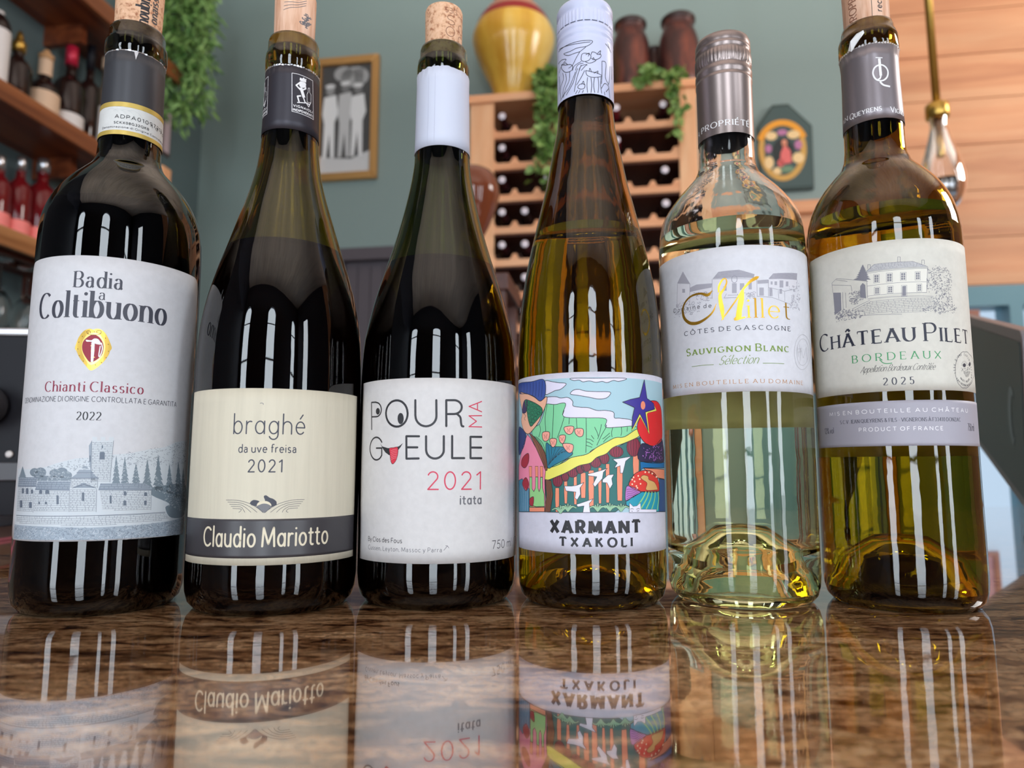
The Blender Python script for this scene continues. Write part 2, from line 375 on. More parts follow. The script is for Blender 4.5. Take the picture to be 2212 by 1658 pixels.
def print_art(items, surf, R0, parent, dz=0):
    parts = {}
    U = 1/20
    def put(part, layer, col, polys, strip=1.6):
        d = parts.setdefault(part, {'v': [], 'f': [], 'm': [], 'cols': []})
        if col not in d['cols']: d['cols'].append(col)
        mi = d['cols'].index(col); off = surf.lift + layer*.000022
        for poly in polys:
            tris = [poly]
            if len(poly) > 4: tris = [[poly[i] for i in t] for t in tessellate_polygon([[Vector((a, b, 0)) for a, b in poly]])]
            for ax, st in ((0, strip), (1, 5.0)):
                res = []
                for t in tris:
                    a0 = min(p[ax] for p in t); a1 = max(p[ax] for p in t)
                    if a1-a0 <= st*1.3: res.append(t); continue
                    k = math.floor(a0/st)
                    while k*st < a1:
                        q = t
                        for lim, sg in ((k*st, 1), ((k+1)*st, -1)):
                            o = []
                            for i in range(len(q)):
                                p0, p1 = q[i], q[(i+1) % len(q)]; d0, d1 = (p0[ax]-lim)*sg, (p1[ax]-lim)*sg
                                if d0 >= 0: o.append(p0)
                                if (d0 > 0 > d1) or (d0 < 0 < d1): f = d0/(d0-d1); o.append((p0[0]+(p1[0]-p0[0])*f, p0[1]+(p1[1]-p0[1])*f))
                            q = o
                            if len(q) < 3: break
                        if len(q) >= 3: res.append(q)
                        k += 1
                tris = res
            for t in tris:
                A = sum(t[i][0]*t[(i+1) % len(t)][1]-t[(i+1) % len(t)][0]*t[i][1] for i in range(len(t)))
                if abs(A) < 1e-5: continue
                if A < 0: t = t[::-1]
                k = len(d['v']); d['v'] += [surf.pt(a, b+dz, off, R0) for a, b in t]
                d['f'].append(list(range(k, k+len(t)))); d['m'].append(mi)
    def pairs(q): return [(q[i]*U, q[i+1]*U) for i in range(0, len(q), 2)]
    for it in items:
        k, part, layer, col = it[:4]
        if k == 'f':
            p = pairs(it[5]); p = spline(p, 4, True) if it[4] else p; put(part, layer, col, [p])
        elif k == 's':
            sm, cl, wd, q = it[4:]; p = pairs(q); p = spline(p, 5, bool(cl)) if sm and len(p) > 2 else p
            put(part, layer, col, stroke(p, abs(wd)/2, abs(wd)/2, 0, bool(cl), wd < 0))
        elif k == 't':
            _, _, _, _, text, s0, z0, s1, z1, h, th, tn, style, tr = it
            dx, dy = s1-s0, z1-z0; L = math.hypot(dx, dy); c, s = dx/L, dy/L
            put(part, layer, col, [[(s0+x*c-y*s, z0+x*s+y*c) for x, y in p] for p in text_polys(text, h, L, th, tn, style, tr)])
        elif k == 'r':
            _, _, _, _, text, cx, cy, rx, ry, a0, a1, h, wd = it
            for i, ch in enumerate(text):
                if ch == ' ': continue
                a = math.radians(a0+(a1-a0)*(i+.5)/len(text)); px, py = cx+rx*math.cos(a), cy+ry*math.sin(a)
                s_ = 1 if a1 > a0 else -1; tx, ty = -rx*math.sin(a)*s_, ry*math.cos(a)*s_; l = math.hypot(tx, ty); tx, ty = tx/l, ty/l
                wl = glyph(ch, 'sans')[0]*h/10*.72
                put(part, layer, col, [[(px+(x-wl/2)*tx-y*ty, py+(x-wl/2)*ty+y*tx) for x, y in p] for p in text_polys(ch, h, max(wl, .05), wd, wd, 'sans', 0)])
        elif k == 'h':
            sp, wd, br, q = it[4:]; p = pairs(q); z = min(b for a, b in p)+sp/2; top = max(b for a, b in p); row = 0; out = []
            while z < top:
                xs = sorted(p[i][0]+(z-p[i][1])/(p[(i+1) % len(p)][1]-p[i][1])*(p[(i+1) % len(p)][0]-p[i][0]) for i in range(len(p)) if (p[i][1] > z) != (p[(i+1) % len(p)][1] > z))
                for a, b in zip(xs[::2], xs[1::2]):
                    n = max(1, int((b-a)/2.4)); seg = [a+(b-a)*i/n for i in range(n+1)]
                    out += [[(u, z-wd/2), (v, z-wd/2), (v, z+wd/2), (u, z+wd/2)] for u, v in zip(seg, seg[1:])]
                    if br:
                        u = a+sp*(.5+row % 2)
                        while u < b-sp*.3:
                            if random.random() < .8: out.append([(u-wd/2, z), (u+wd/2, z), (u+wd/2, min(z+sp, top)), (u-wd/2, min(z+sp, top))])
                            u += sp*random.uniform(1.4, 2.6)
                z += sp; row += 1
            put(part, layer, col, out)
        elif k == 'b':
            n, size, wd, q = it[4:]; p = pairs(q); xs = [a for a, b in p]; zs = [b for a, b in p]; out = []
            while n > 0:
                c = (random.uniform(min(xs), max(xs)), random.uniform(min(zs), max(zs))); n -= .4
                if not inside(c, p): continue
                n -= .6; r = size*random.uniform(.35, .7); a0 = random.uniform(0, 6.3); da = random.uniform(1.2, 2.8)
                stroke([(c[0]+r*math.cos(a0+da*i/3), c[1]+r*.7*math.sin(a0+da*i/3)) for i in range(4)], wd/2, wd/2, 0, out=out)
            put(part, layer, col, out)
    for name, d in parts.items():
        me = bpy.data.meshes.new(name); me.from_pydata(d['v'], [], d['f'])
        for c in d['cols']: me.materials.append(ink(c))
        me.polygons.foreach_set('material_index', d['m']); me.update()
        o = bpy.data.objects.new(name, me); C.objects.link(o); o.parent = parent
# ------------------------------------------------------------------ the room
WALL_Y = 3.2; LEFT_X = -2.104
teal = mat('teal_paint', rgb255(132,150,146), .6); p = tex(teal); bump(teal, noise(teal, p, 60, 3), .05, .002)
pine = wood('pine', rgb255(198,136,98), rgb255(216,156,114), rgb255(226,174,132), 'x', 5, .5, True)
pinez = wood('pine_upright', rgb255(240,172,122), rgb255(250,192,144), rgb255(253,206,160), 'z', 6, .5)
pinex = wood('pine_rail', rgb255(230,154,108), rgb255(246,178,130), rgb255(250,196,152), 'x', 6, .5)
redwood = wood('red_brown_wood', (.10,.022,.010), (.20,.05,.018), (.30,.085,.028), 'y', 7, .32)
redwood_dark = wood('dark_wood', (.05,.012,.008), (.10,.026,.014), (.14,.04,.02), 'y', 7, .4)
doorpaint = mat('dark_door_paint', rgb255(84,76,82), .5)
navy = mat('navy_wall_paint', (.012,.017,.03), .6)
ceilm = wood('ceiling_boards', (.40,.34,.30), (.52,.45,.40), (.60,.53,.48), 'y', 5, .7)
floorm = wood('floor_boards', (.10,.06,.04), (.16,.10,.06), (.2,.13,.08), 'y', 4, .5)
trimteal = mat('teal_trim', rgb255(104,146,158), .45)
glass_clear = mat('clear_glass', (1,1,1), 0, 0, Transmission_Weight=1.0, IOR=1.45)
b = MB(); b.box(LEFT_X-.12, WALL_Y, FLOOR, -1.36, WALL_Y+.12, CEIL); b.box(-.98, WALL_Y, FLOOR, 1.12, WALL_Y+.12, CEIL); b.box(-1.36, WALL_Y, 1.13, -.98, WALL_Y+.12, CEIL)
struct(b, 'wall_back', teal)
b = MB(); b.box(LEFT_X-.12, .55, FLOOR, LEFT_X, WALL_Y, CEIL); struct(b, 'wall_left', mat('shaded_teal', rgb255(88,106,108), .6))  # the left wall's shade is put into this darker teal
b = MB(); b.box(LEFT_X-.12, REAR-.3, FLOOR, LEFT_X, .55, CEIL); struct(b, 'wall_left_rear', navy)
def planks(b, x0, x1, y0, y1, z0, z1, pitch=.2065):
    z = z1
    while z > z0+.01:
        zz = max(z0, z-pitch); b.box(x0, y0, zz+.002, x1, y1, z-.002); z -= pitch
    b.box(x0, y0+.012, z0, x1, y1+.01, z1)
b = MB(); planks(b, 1.12, XR, WALL_Y-.03, WALL_Y+.10, .83, CEIL); b.box(1.12, WALL_Y-.03, FLOOR, 1.30, WALL_Y+.1, .83); b.box(1.30, WALL_Y-.03, FLOOR, XR, WALL_Y+.1, -.55)
struct(b, 'wall_right_back', pine)
b = MB(); b.box(XR, .6, FLOOR, XR+.12, WALL_Y+.1, CEIL); struct(b, 'wall_right', pine)
b = MB(); b.box(XR, REAR-.3, FLOOR, XR+.12, .6, CEIL); struct(b, 'wall_right_rear', navy)
b = MB(); b.box(LEFT_X-.12, REAR-.3, FLOOR-.1, XR+.12, WALL_Y+.12, FLOOR); struct(b, 'floor', floorm)
b = MB(); b.box(LEFT_X-.12, REAR-.3, CEIL, XR+.12, WALL_Y+.12, CEIL+.1); struct(b, 'ceiling', ceilm)
# rear wall with tall arched windows
b = MB(); xs = LEFT_X-.12; ZB, ZT = -.55, 1.95
for x, ww in WIN:
    if x < LEFT_X: continue
for x, ww in sorted(WIN):
    x0, x1 = x-ww/2, x+ww/2
    if x0 > xs: b.box(xs, REAR-.1, FLOOR, x0, REAR, CEIL)
    b.box(x0, REAR-.1, FLOOR, x1, REAR, ZB); b.box(x0, REAR-.1, ZT, x1, REAR, CEIL)
    r = ww/2
    arc_ = [(x-r*math.cos(math.pi*k/10), ZT-r+r*math.sin(math.pi*k/10)) for k in range(11)]
    b.prism(arc_[:6]+[(x0, ZT)], 'y', REAR-.1, REAR); b.prism(arc_[5:]+[(x1, ZT)], 'y', REAR-.1, REAR)
    xs = max(xs, x1)
b.box(xs, REAR-.1, FLOOR, XR+.12, REAR, CEIL)
struct(b, 'wall_front', navy)
wfm = mat('window_frame_paint', (.05,.055,.07), .4)
for i, (x, ww) in enumerate(sorted(WIN)):
    b = MB(); b.box(x-ww/2, REAR-.09, ZB, x-ww/2+.03, REAR-.05, ZT); b.box(x+ww/2-.03, REAR-.09, ZB, x+ww/2, REAR-.05, ZT)
    for z in (.1, .75, 1.4): b.box(x-ww/2, REAR-.09, z-.012, x+ww/2, REAR-.05, z+.012)
    struct(b, 'window_%d' % (i+1), wfm)
# glazed window with teal frame below the pine boards
b = MB(); Y0, Y1 = WALL_Y-.06, WALL_Y+.06
b.box(1.30, Y0, .745, XR, Y1, .83); b.box(1.30, Y0, -.55, XR, Y1, -.46)
for x in (1.30, 1.385, 1.60, 1.93, 2.26, XR-.06): b.box(x, Y0, -.46, x+.05, Y1, .745)
b.box(1.30, Y0+.02, -.13, XR, Y1-.02, -.09)
win = struct(b, 'window_5', trimteal)
b = MB(); b.box(1.32, WALL_Y-.004, -.5, XR-.02, WALL_Y+.004, .8); pane = b.build('window_pane', glass_clear, win)
# dark door in the back wall
b = MB(); b.box(-1.36, WALL_Y-.03, FLOOR, -1.30, WALL_Y+.05, 1.13); b.box(-1.04, WALL_Y-.03, FLOOR, -.98, WALL_Y+.05, 1.13); b.box(-1.36, WALL_Y-.045, 1.07, -.98, WALL_Y+.05, 1.13)
b.box(-1.30, WALL_Y+.0, FLOOR, -1.04, WALL_Y+.04, 1.07)
for k in range(4): b.box(-1.295+.064*k, WALL_Y-.008, FLOOR, -1.239+.064*k, WALL_Y+.01, 1.05)
struct(b, 'door_1', doorpaint)
b = MB(); b.box(.345, WALL_Y-.05, 1.19, 1.12, WALL_Y, 1.245); b.box(.345, WALL_Y-.02, 1.0, 1.12, WALL_Y, 1.19); struct(b, 'trim_1', pine)

# ------------------------------------------------------------------ granite bar counter
gran = mat('granite', (.2,.12,.07), .06, 0, IOR=1.8, Coat_Weight=.9, Coat_Roughness=.015, Coat_IOR=1.75)
N, L, B = nodes(gran)
pv = tex(gran, 48, 130, 50); n1 = noise(gran, pv, 1.0, 10, .72, 1.0); pv2 = tex(gran, 5, 30, 6); n2 = noise(gran, pv2, 1.0, 7, .68, 1.6); pv3 = tex(gran, 320, 420, 300); n3 = noise(gran, pv3, 1.0, 3, .7)
r1 = ramp(gran, n1, [(.34, (.018,.009,.007)), (.42, (.12,.052,.026)), (.48, (.34,.185,.09)), (.56, (.50,.325,.185)), (.70, (.60,.44,.29))])
r2 = ramp(gran, n2, [(.36, (.13,.075,.06)), (.43, (.80,.68,.58)), (.55, (1.18,1.14,1.1))])
r3 = ramp(gran, n3, [(.38, (.30,.24,.2)), (.48, (1,1,1)), (.64, (1.25,1.2,1.15))])
o1 = mixc(gran, None, r1.outputs[0], r2.outputs[0], 'MULTIPLY', .92); o2 = mixc(gran, None, o1, r3.outputs[0], 'MULTIPLY', .8); L.new(o2, B.inputs['Base Color'])
ctr = thing('bar_counter', 'long polished brown granite bar counter the bottles stand on', 'counter', (0,0,0))
b = MB(); b.box(-1.25, -.55, -.04, 1.15, 1.33, 0); b.build('worktop', gran, ctr, .003)
b = MB(); b.box(-1.15, -.45, FLOOR, 1.05, 1.25, -.04); b.build('base', redwood_dark, ctr)

# ------------------------------------------------------------------ wall shelves on the left
SX0, SX1 = LEFT_X, -1.824
def shelf(z0, z1, y0, y1, label, mt, und):
    t = rthing('wall_shelf', label, 'shelf', LEFT_X, 0, z0, 0, 'wooden wall shelves')
    b = MB(); b.box(0, y0, .004, SX1-LEFT_X-.02, y1, z1-z0); b.build('board', und, t)
    b = MB(); b.box(SX1-LEFT_X-.02, y0, -.012, SX1-LEFT_X, y1, z1-z0); b.build('front_edge', mt, t, .003)
    y = y0+.3
    while y < y1:
        b = MB(); b.box(0, y-.012, -.07, .16, y+.012, .004); b.build('bracket', und, t); y += .6
    return t
edge = wood('shelf_edge_wood', (.17,.05,.018), (.30,.10,.035), (.42,.16,.06), 'y', 6, .35)
shelf(1.712, 1.765, .7, 2.62, 'topmost red-brown wooden shelf on the left wall, seen from below', edge, redwood)
shelf(1.19, 1.24, .7, 2.62, 'middle red-brown wooden shelf carrying dark spirit bottles on left wall', edge, redwood)
shelf(.752, .80, .7, 2.62, 'lowest wooden shelf with red bottles above and stemware hanging below', wood('low_shelf_wood', (.30,.12,.04), (.46,.21,.08), (.55,.28,.12), 'y', 6, .35), redwood_dark)

darkglass = mat('dark_bottle_glass', (.018,.008,.007), .06, 0, IOR=1.5)
redglass = mat('red_spirit_glass', (.15,.007,.010), .06, 0, IOR=1.5)
creamp = mat('cream_paper', rgb255(222,190,160), .6); whitep = mat('white_paper', rgb255(226,222,220), .6); brass = mat('brass', rgb255(200,160,80), .28, .9)
redcap = mat('red_foil', rgb255(190,30,62), .35, .3); steel = mat('steel', (.62,.62,.64), .25, .95); blackp = mat('black_plastic', (.006,.006,.010), .5, 0, Specular_IOR_Level=.25)
pinkp = mat('pink_label_paper', rgb255(250,138,132), .55); corkm0 = mat('stopper_cork', rgb255(196,150,104), .7)
def shelf_bottle(Y, z, h, r, shoulder, label, capm, caph, bands, glassm, group, X=-1.97, caps='cylinder'):
    t = rthing('spirit_bottle', label, 'bottle', X, Y, z, 0, group)
    rn = r*.36; zs = shoulder
    b = MB(); b.lathe([(0,0),(r*.92,0),(r,.006),(r,zs),(r*.96,zs+.012),(r*.75,zs+.03),(rn*1.15,zs+.045),(rn,zs+.06),(rn,h-caph),(0,h-caph)], 24); b.build('glass_body', glassm, t)
    b = MB()
    if caps == 'ball':
        b.lathe([(0,h-caph),(rn*1.25,h-caph),(rn*1.35,h-caph*.6),(rn*.9,h-caph*.5),(rn*.8,h-caph*.4),(rn*.55,h-caph*.15),(rn*.2,h),(0,h)], 20)
    else: b.lathe([(0,h-caph),(rn*1.12,h-caph),(rn*1.12,h-.004),(rn*.9,h),(0,h)], 20)
    b.build('stopper', capm, t)
    for z0, z1, m, nm in bands:
        b = MB(); rr = lambda zz: (r if zz <= zs else (r*.75 if zz < zs+.035 else rn*1.14))+.0012
        b.lathe([(rr(z0),z0),(rr(z1),z1)], 24); b.build(nm, m, t)
    return t
G1 = 'spirit bottles on the middle left shelf'; G2 = 'red bottles on the lowest left shelf'
shelf_bottle(1.872, 1.24, .31, .036, .25, 'tall bottle wrapped in white paper at far left of middle shelf', whitep, .03, [(.02,.24,whitep,'label')], darkglass, G1)
shelf_bottle(1.955, 1.24, .295, .045, .15, 'dark round bottle with tall gold stopper on middle shelf', brass, .075, [(.155,.175,mat('grey_label', (.3,.3,.3), .6),'neck_band')], darkglass, G1, caps='ball')
shelf_bottle(2.068, 1.24, .298, .05, .135, 'dark squat bottle with cream label and cream neck on middle shelf', corkm0, .04, [(.055,.128,creamp,'label'),(.196,.256,creamp,'neck_label')], darkglass, G1, caps='ball')
shelf_bottle(2.18, 1.24, .378, .052, .21, 'dark bottle with red foil cap and low white label on middle shelf', redcap, .075, [(.03,.105,whitep,'label')], darkglass, G1)
shelf_bottle(2.272, 1.24, .44, .038, .25, 'tall black bottle with plain black cap on middle shelf', blackp, .1, [], darkglass, G1)
shelf_bottle(2.352, 1.24, .44, .039, .27, 'pale capped bottle at right end of middle shelf behind front bottle', creamp, .05, [(.05,.22,whitep,'label')], mat('smoky_glass', (.12,.10,.08), .1), G1)
for i, (Y, h, lab) in enumerate(((1.925, .28, 'red bottle cut by the left edge on the lowest shelf'), (2.005, .312, 'red bottle with silver cap, second from left on lowest shelf'), (2.095, .345, 'largest red bottle with silver cap and pink label on lowest shelf'), (2.225, .375, 'red bottle with slim silver cap half hidden behind front bottle'))):
    shelf_bottle(Y, .80, h, .038 if i < 2 else .049, h*.6, lab, steel, .05, [(.03,.086,pinkp,'label')], redglass, G2)
# stemware hanging upside down below the lowest shelf
tg = mat('stemware_glass', (.97,.98,.98), .0, 0, Transmission_Weight=1.0, IOR=1.35)
b = MB(); b.box(-.02, -.55, -.012, 0, .22, 0); b.box(.07, -.55, -.012, .09, .22, 0)
t = rthing('glass_rack', 'dark hanging stemware rack under the lowest shelf', 'rack', -1.985, 2.1, .752); b.build('rail', redwood_dark, t)
prof = [(0,0),(.036,0),(.036,.003),(.006,.007),(.0042,.012),(.0042,.085),(.008,.092),(.034,.13),(.042,.165),(.038,.21),(.032,.245),(.031,.245),(.037,.21),(.0405,.165),(.033,.131),(.006,.094),(0,.093)]
def wine_glass(X, Y, z, label, group, up=False):
    t = rthing('wine_glass', label, 'glass', X, Y, z, 0, group)
    for nm, a in (('foot', prof[:5]), ('stem', prof[4:7]), ('bowl', prof[6:])):
        b = MB(); b.lathe([(r, q if up else -q) for r, q in a], 28); b.build(nm, tg, t)
GS = 'stemmed glasses hanging under the lowest shelf'
wine_glass(-1.95, 2.05, .7395, 'stemmed wine glass hanging upside down nearest the cream front label', GS)
wine_glass(-1.95, 1.94, .7395, 'stemmed wine glass hanging upside down at left picture edge', GS)
b = MB(); b.box(0, 2.885, 1.545, .006, 2.945, 1.80); o = b.build('wall_card', mat('card_edge', (.10,.06,.055), .5)); o.location = RW(LEFT_X+.001,0,0); o.rotation_euler = (0,0,-YAW)
tag(o, 'narrow pinkish white card in dark frame on left wall below the fern', 'picture')
b = MB(); b.box(.0062, 2.893, 1.56, .0085, 2.937, 1.788); b.build('print', mat('pinkish_card', rgb255(206,184,190), .5), o)
b = MB(); b.box(-.03, -.03, 0, .03, .03, .07); o = b.build('wooden_block', pinez, None, .004); o.location = RW(-1.86, 2.56, 1.2405); o.rotation_euler = (0,0,-YAW)
tag(o, 'small tan wooden block at right end of middle shelf', 'block')

# ------------------------------------------------------------------ plants
leafm = mat('fern_green', rgb255(96,140,62), .5); ivym = mat('ivy_green', rgb255(120,158,78), .5); stemm = mat('plant_stem', (.08,.12,.03), .6)
for m_, c0, c1 in ((leafm, rgb255(66,116,44), rgb255(146,184,106)), (ivym, rgb255(92,132,58), rgb255(152,182,104))):
    N, L, B = nodes(m_); q = tex(m_); nn = noise(m_, q, 22, 2); L.new(ramp(m_, nn, [(.32, c0), (.60, c1)]).outputs[0], B.inputs['Base Color'])
def plant(name, label, X, Y, z, strands, leaf, m, rnd=.02, per=1, seed=1, drop=0):
    R_ = random.Random(seed); t = rthing(name, label, 'plant', X, Y, z)
    bs, bl = MB(), MB()
    for pts in strands:
        pts = spline(pts, 8); bs.tube(pts, .0016, 5)
        for i, p in enumerate(pts[1:]):
            for k in range(per):
                c = Vector(p) + Vector((R_.uniform(-rnd, rnd), R_.uniform(-rnd, rnd), R_.uniform(-rnd, rnd)))
                d = Vector((R_.uniform(-1,1), R_.uniform(-1,1), R_.uniform(-1.1,.3)-drop)).normalized(); s = d.cross(Vector((R_.uniform(-1,1),R_.uniform(-1,1),R_.uniform(-1,1)))).normalized()
                l = leaf*R_.uniform(.7,1.3); wd = l*(.36 if name == 'ivy_plant' else .11); nrm = d.cross(s)*l*.1
                vs = [c, c+d*l*.35+s*wd+nrm, c+d*l*.75+s*wd*.7, c+d*l-nrm, c+d*l*.75-s*wd*.7, c+d*l*.35-s*wd+nrm]
                bl.add(vs, [(0,1,2,3),(0,3,4,5)], 0, True)
    bs.build('stems', stemm, t, recalc=False); bl.build('leaves', m, t, recalc=False)
    return t
FX, FY, FZ = -1.80, 2.62, 2.25
st = []
for k in range(18):
    a = random.uniform(-.15,.12); bq = random.uniform(-.08,.1); dl = random.uniform(.4,.74)
    st.append([(a*.3,bq*.3,.02),(a*.8,bq,-.1*dl),(a,bq*1.1,-.5*dl),(a*.72+random.uniform(-.03,.03),bq,-dl)])
fern = plant('hanging_fern', 'feathery green fern hanging in the left corner of the room', FX, FY, FZ, st, .055, leafm, .035, 6, 3, .5)
b = MB(); b.lathe([(0,-.02),(.07,-.02),(.09,.10),(.085,.10),(.07,0),(0,0)], 24); b.build('pot', mat('clay_pot', (.25,.1,.05), .7), fern)
b = MB(); b.tube([(0,0,.0),(0,0,CEIL-FZ)], .003, 6); b.build('hanger', blackp, fern)

# ------------------------------------------------------------------ framed photograph, plaque
gold = mat('gilt_frame', rgb255(196,150,92), .35, .55)
PX0, PX1, PZ0, PZ1 = -1.49, -1.15, 1.485, 2.13
fr = rthing('framed_photo', 'gold framed black and white photograph of men in white', 'picture', (PX0+PX1)/2, WALL_Y-.001, (PZ0+PZ1)/2)
hw, hh = (PX1-PX0)/2, (PZ1-PZ0)/2; f = .038
b = MB()
for q in ([(-hw,hh),(hw,hh),(hw-f,hh-f),(-hw+f,hh-f)], [(-hw,-hh),(hw,-hh),(hw-f,-hh+f),(-hw+f,-hh+f)], [(-hw,-hh),(-hw,hh),(-hw+f,hh-f),(-hw+f,-hh+f)], [(hw,-hh),(hw,hh),(hw-f,hh-f),(hw-f,-hh+f)]): b.prism(q, 'y', -.028, 0)
b.build('frame', gold, fr, .004)
grey = lambda v: mat('photo_grey_%d' % v, rgb255(v,v,v), .5)
def flat(polys, y, name, m, parent, thick=.0012):
    b = MB()
    for q in polys: b.prism(q, 'y', y-thick, y)
    return b.build(name, m, parent)
flat([[(-hw+f,-hh+f),(hw-f,-hh+f),(hw-f,hh-f),(-hw+f,hh-f)]], -.006, 'photo_print', grey(70), fr)
def blob(cx, cz, rx, rz, n=14): return [(cx+rx*math.cos(2*math.pi*k/n), cz+rz*math.sin(2*math.pi*k/n)) for k in range(n)]
flat([[(-hw+f,-hh+f),(hw-f,-hh+f),(hw-f,-.17),(.03,-.21),(-.08,-.2),(-hw+f,-.19)]], -.0075, 'photo_ground', grey(205), fr)
flat([blob(.04,.22,.075,.055), blob(-.02,.24,.05,.04), [(.03,.26),(.085,.26),(.082,.17),(.045,.15)]], -.0075, 'photo_background', grey(160), fr)
for i, cx in enumerate((-.085, -.005, .062)):
    dz = (.0, .01, -.005)[i]
    flat([[(cx-.032,.12+dz),(cx+.03,.13+dz),(cx+.043,.03),(cx+.024,-.02),(cx-.028,-.02),(cx-.04,.03)], [(cx-.028,-.02),(cx+.026,-.02),(cx+.028,-.2),(cx+.010,-.2),(cx,-.07),(cx-.014,-.2),(cx-.032,-.2)]], -.009-.0015*i, 'photo_figure', grey((232,196,226)[i]), fr)
    flat([blob(cx, .155+dz, .022, .028)], -.010-.0015*i, 'photo_face', grey(120+30*(i == 0)), fr); flat([blob(cx, .175+dz, .026, .012)], -.0125-.0012*i, 'photo_cap', grey(215), fr)

pq = rthing('painted_plaque', 'dark green eight-sided wooden plaque painted with fruit wreath and small figure', 'plaque', .76, WALL_Y-.001, 1.505)
oct_ = [(-.115,-.20),(.115,-.20),(.115,.10),(.03,.208),(-.03,.208),(-.115,.10)]
oct_ = [(-.118,-.20),(.114,-.20),(.118,.095),(.022,.205),(-.05,.205),(-.118,.11)]
b = MB(); b.prism(oct_, 'y', -.022, 0); b.build('board', mat('plaque_green', rgb255(52,70,66), .5), pq, .004)
flat([[(a*.93,c*.93) for a, c in oct_]], -.0225, 'panel', mat('plaque_panel', rgb255(66,86,84), .5), pq)
def ringband(cx, cz, rx, rz, wd, a0, a1, n=18):
    out = []
    for k in range(n):
        a, c = math.radians(a0+(a1-a0)*k/n), math.radians(a0+(a1-a0)*(k+1)/n)
        out.append([(cx+(rx-wd)*math.cos(a), cz+(rz-wd)*math.sin(a)), (cx+(rx-wd)*math.cos(c), cz+(rz-wd)*math.sin(c)), (cx+(rx+wd)*math.cos(c), cz+(rz+wd)*math.sin(c)), (cx+(rx+wd)*math.cos(a), cz+(rz+wd)*math.sin(a))])
    return out
flat(ringband(-.015,.0,.098,.115,.014,20,160), -.0245, 'orange_ribbon', mat('plaque_orange', rgb255(236,160,44), .5), pq)
flat(ringband(-.015,-.01,.09,.135,.013,-110,20), -.0240, 'straw_band', mat('plaque_straw', rgb255(206,160,80), .5), pq)
flat(ringband(-.015,-.01,.09,.135,.012,160,250), -.0240, 'straw_band', mat('plaque_straw'), pq)
for q in (blob(-.06,.055,.025,.02), blob(.035,.055,.028,.02), blob(-.075,-.07,.02,.03), blob(.05,-.055,.025,.025), blob(-.04,-.11,.02,.016)): flat([q], -.0255, 'cream_fruit', mat('plaque_cream', rgb255(238,206,150), .5), pq)
for q in (blob(-.013,.068,.022,.014), blob(.053,.005,.016,.022), blob(-.075,-.005,.014,.02)): flat([q], -.0262, 'mauve_flower', mat('plaque_mauve', rgb255(186,120,160), .5), pq)
flat([blob(-.012,-.02,.046,.062,18)], -.0245, 'dark_oval', mat('plaque_dark', rgb255(36,44,44), .5), pq)
flat([[(-.03,-.085),(.022,-.075),(.018,-.02),(.004,.0),(-.012,.0),(-.024,-.03)], blob(-.025,-.075,.014,.018)], -.0265, 'robed_figure', mat('plaque_coral', rgb255(226,112,108), .5), pq)
flat([blob(-.006,.018,.012,.016), [(-.014,.0),(.004,.0),(.002,.015),(-.012,.015)]], -.027, 'figure_head', mat('plaque_skin', rgb255(226,150,120), .5), pq)
flat([blob(.0,-.105,.03,.016)], -.0262, 'green_mound', mat('plaque_leaf', rgb255(110,140,110), .5), pq)

# ------------------------------------------------------------------ wine rack with lying bottles
RX0, RX1, RF, RT, RB = -.625, .345, 2.9, 1.705, .36
rack = rthing('wine_rack', 'tall pine wine rack with scalloped rails against the teal wall', 'rack', RX0, RF, RB)
W_, H_, D_ = RX1-RX0, RT-RB, WALL_Y-RF-.004
b = MB(); b.box(-.012, -.015, H_-.036, W_+.012, D_, H_); b.build('top_board', pinex, rack, .003)
for x0, x1 in ((0,.107), (W_-.076, W_)):
    b = MB(); b.box(x0, 0, 0, x1, .022, H_-.036); b.build('side_post', pinez, rack, .002)
    b = MB(); b.box(x0 if x0 == 0 else W_-.02, .022, 0, x0+.02 if x0 == 0 else W_, D_, H_-.036); b.build('side_panel', pinez, rack)
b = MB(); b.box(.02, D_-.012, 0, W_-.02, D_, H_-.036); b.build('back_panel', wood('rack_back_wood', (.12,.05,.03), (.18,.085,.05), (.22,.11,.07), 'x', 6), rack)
b = MB(); b.box(0, 0, 0, W_, D_, .03); b.build('bottom_board', pinex, rack)
PX, ROWS, COL0, PZ = .0975, [1.588-.1437*i for i in range(9)], -.477, .1437
cols = [COL0+PX*i for i in range(8)]
xl, xr = .107, W_-.076
for r, z in enumerate(ROWS):
    zl = z-RB
    if zl < .11: continue
    pts = [(xl, zl-.082)]; n = 160
    for k in range(n+1):
        x = xl+(xr-xl)*k/n; d = min(abs(x+RX0-c) for c in cols)
        q = zl-.028 if d > .040 else zl-.028-.036*min(1, (1-(d/.040)**2))**.6
        pts.append((x, max(q, zl-.052)))
    pts.append((xr, zl-.082))
    for nm, y0, y1 in (('front_rail', .004, .022), ('back_rail', .19, .208)):
        b = MB()
        up = pts[1:-1]
        for (xa, za), (xb, zb) in zip(up, up[1:]): b.add([(x, y, zz) for y in (y0, y1) for x, zz in ((xa, zl-.082), (xb, zl-.082), (xb, zb), (xa, za))], [(0,1,2,3),(7,6,5,4),(3,2,6,7),(1,0,4,5)])
        b.build(nm, pinex, rack, recalc=False)
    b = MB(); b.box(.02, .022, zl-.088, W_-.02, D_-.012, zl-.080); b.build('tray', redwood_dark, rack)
cab = rthing('wine_cabinet', 'teal base cabinet below the wine rack', 'cabinet', RX0, RF, FLOOR)
b = MB(); b.box(0, 0, 0, W_, D_, RB-FLOOR-.001); b.build('body', trimteal, cab)
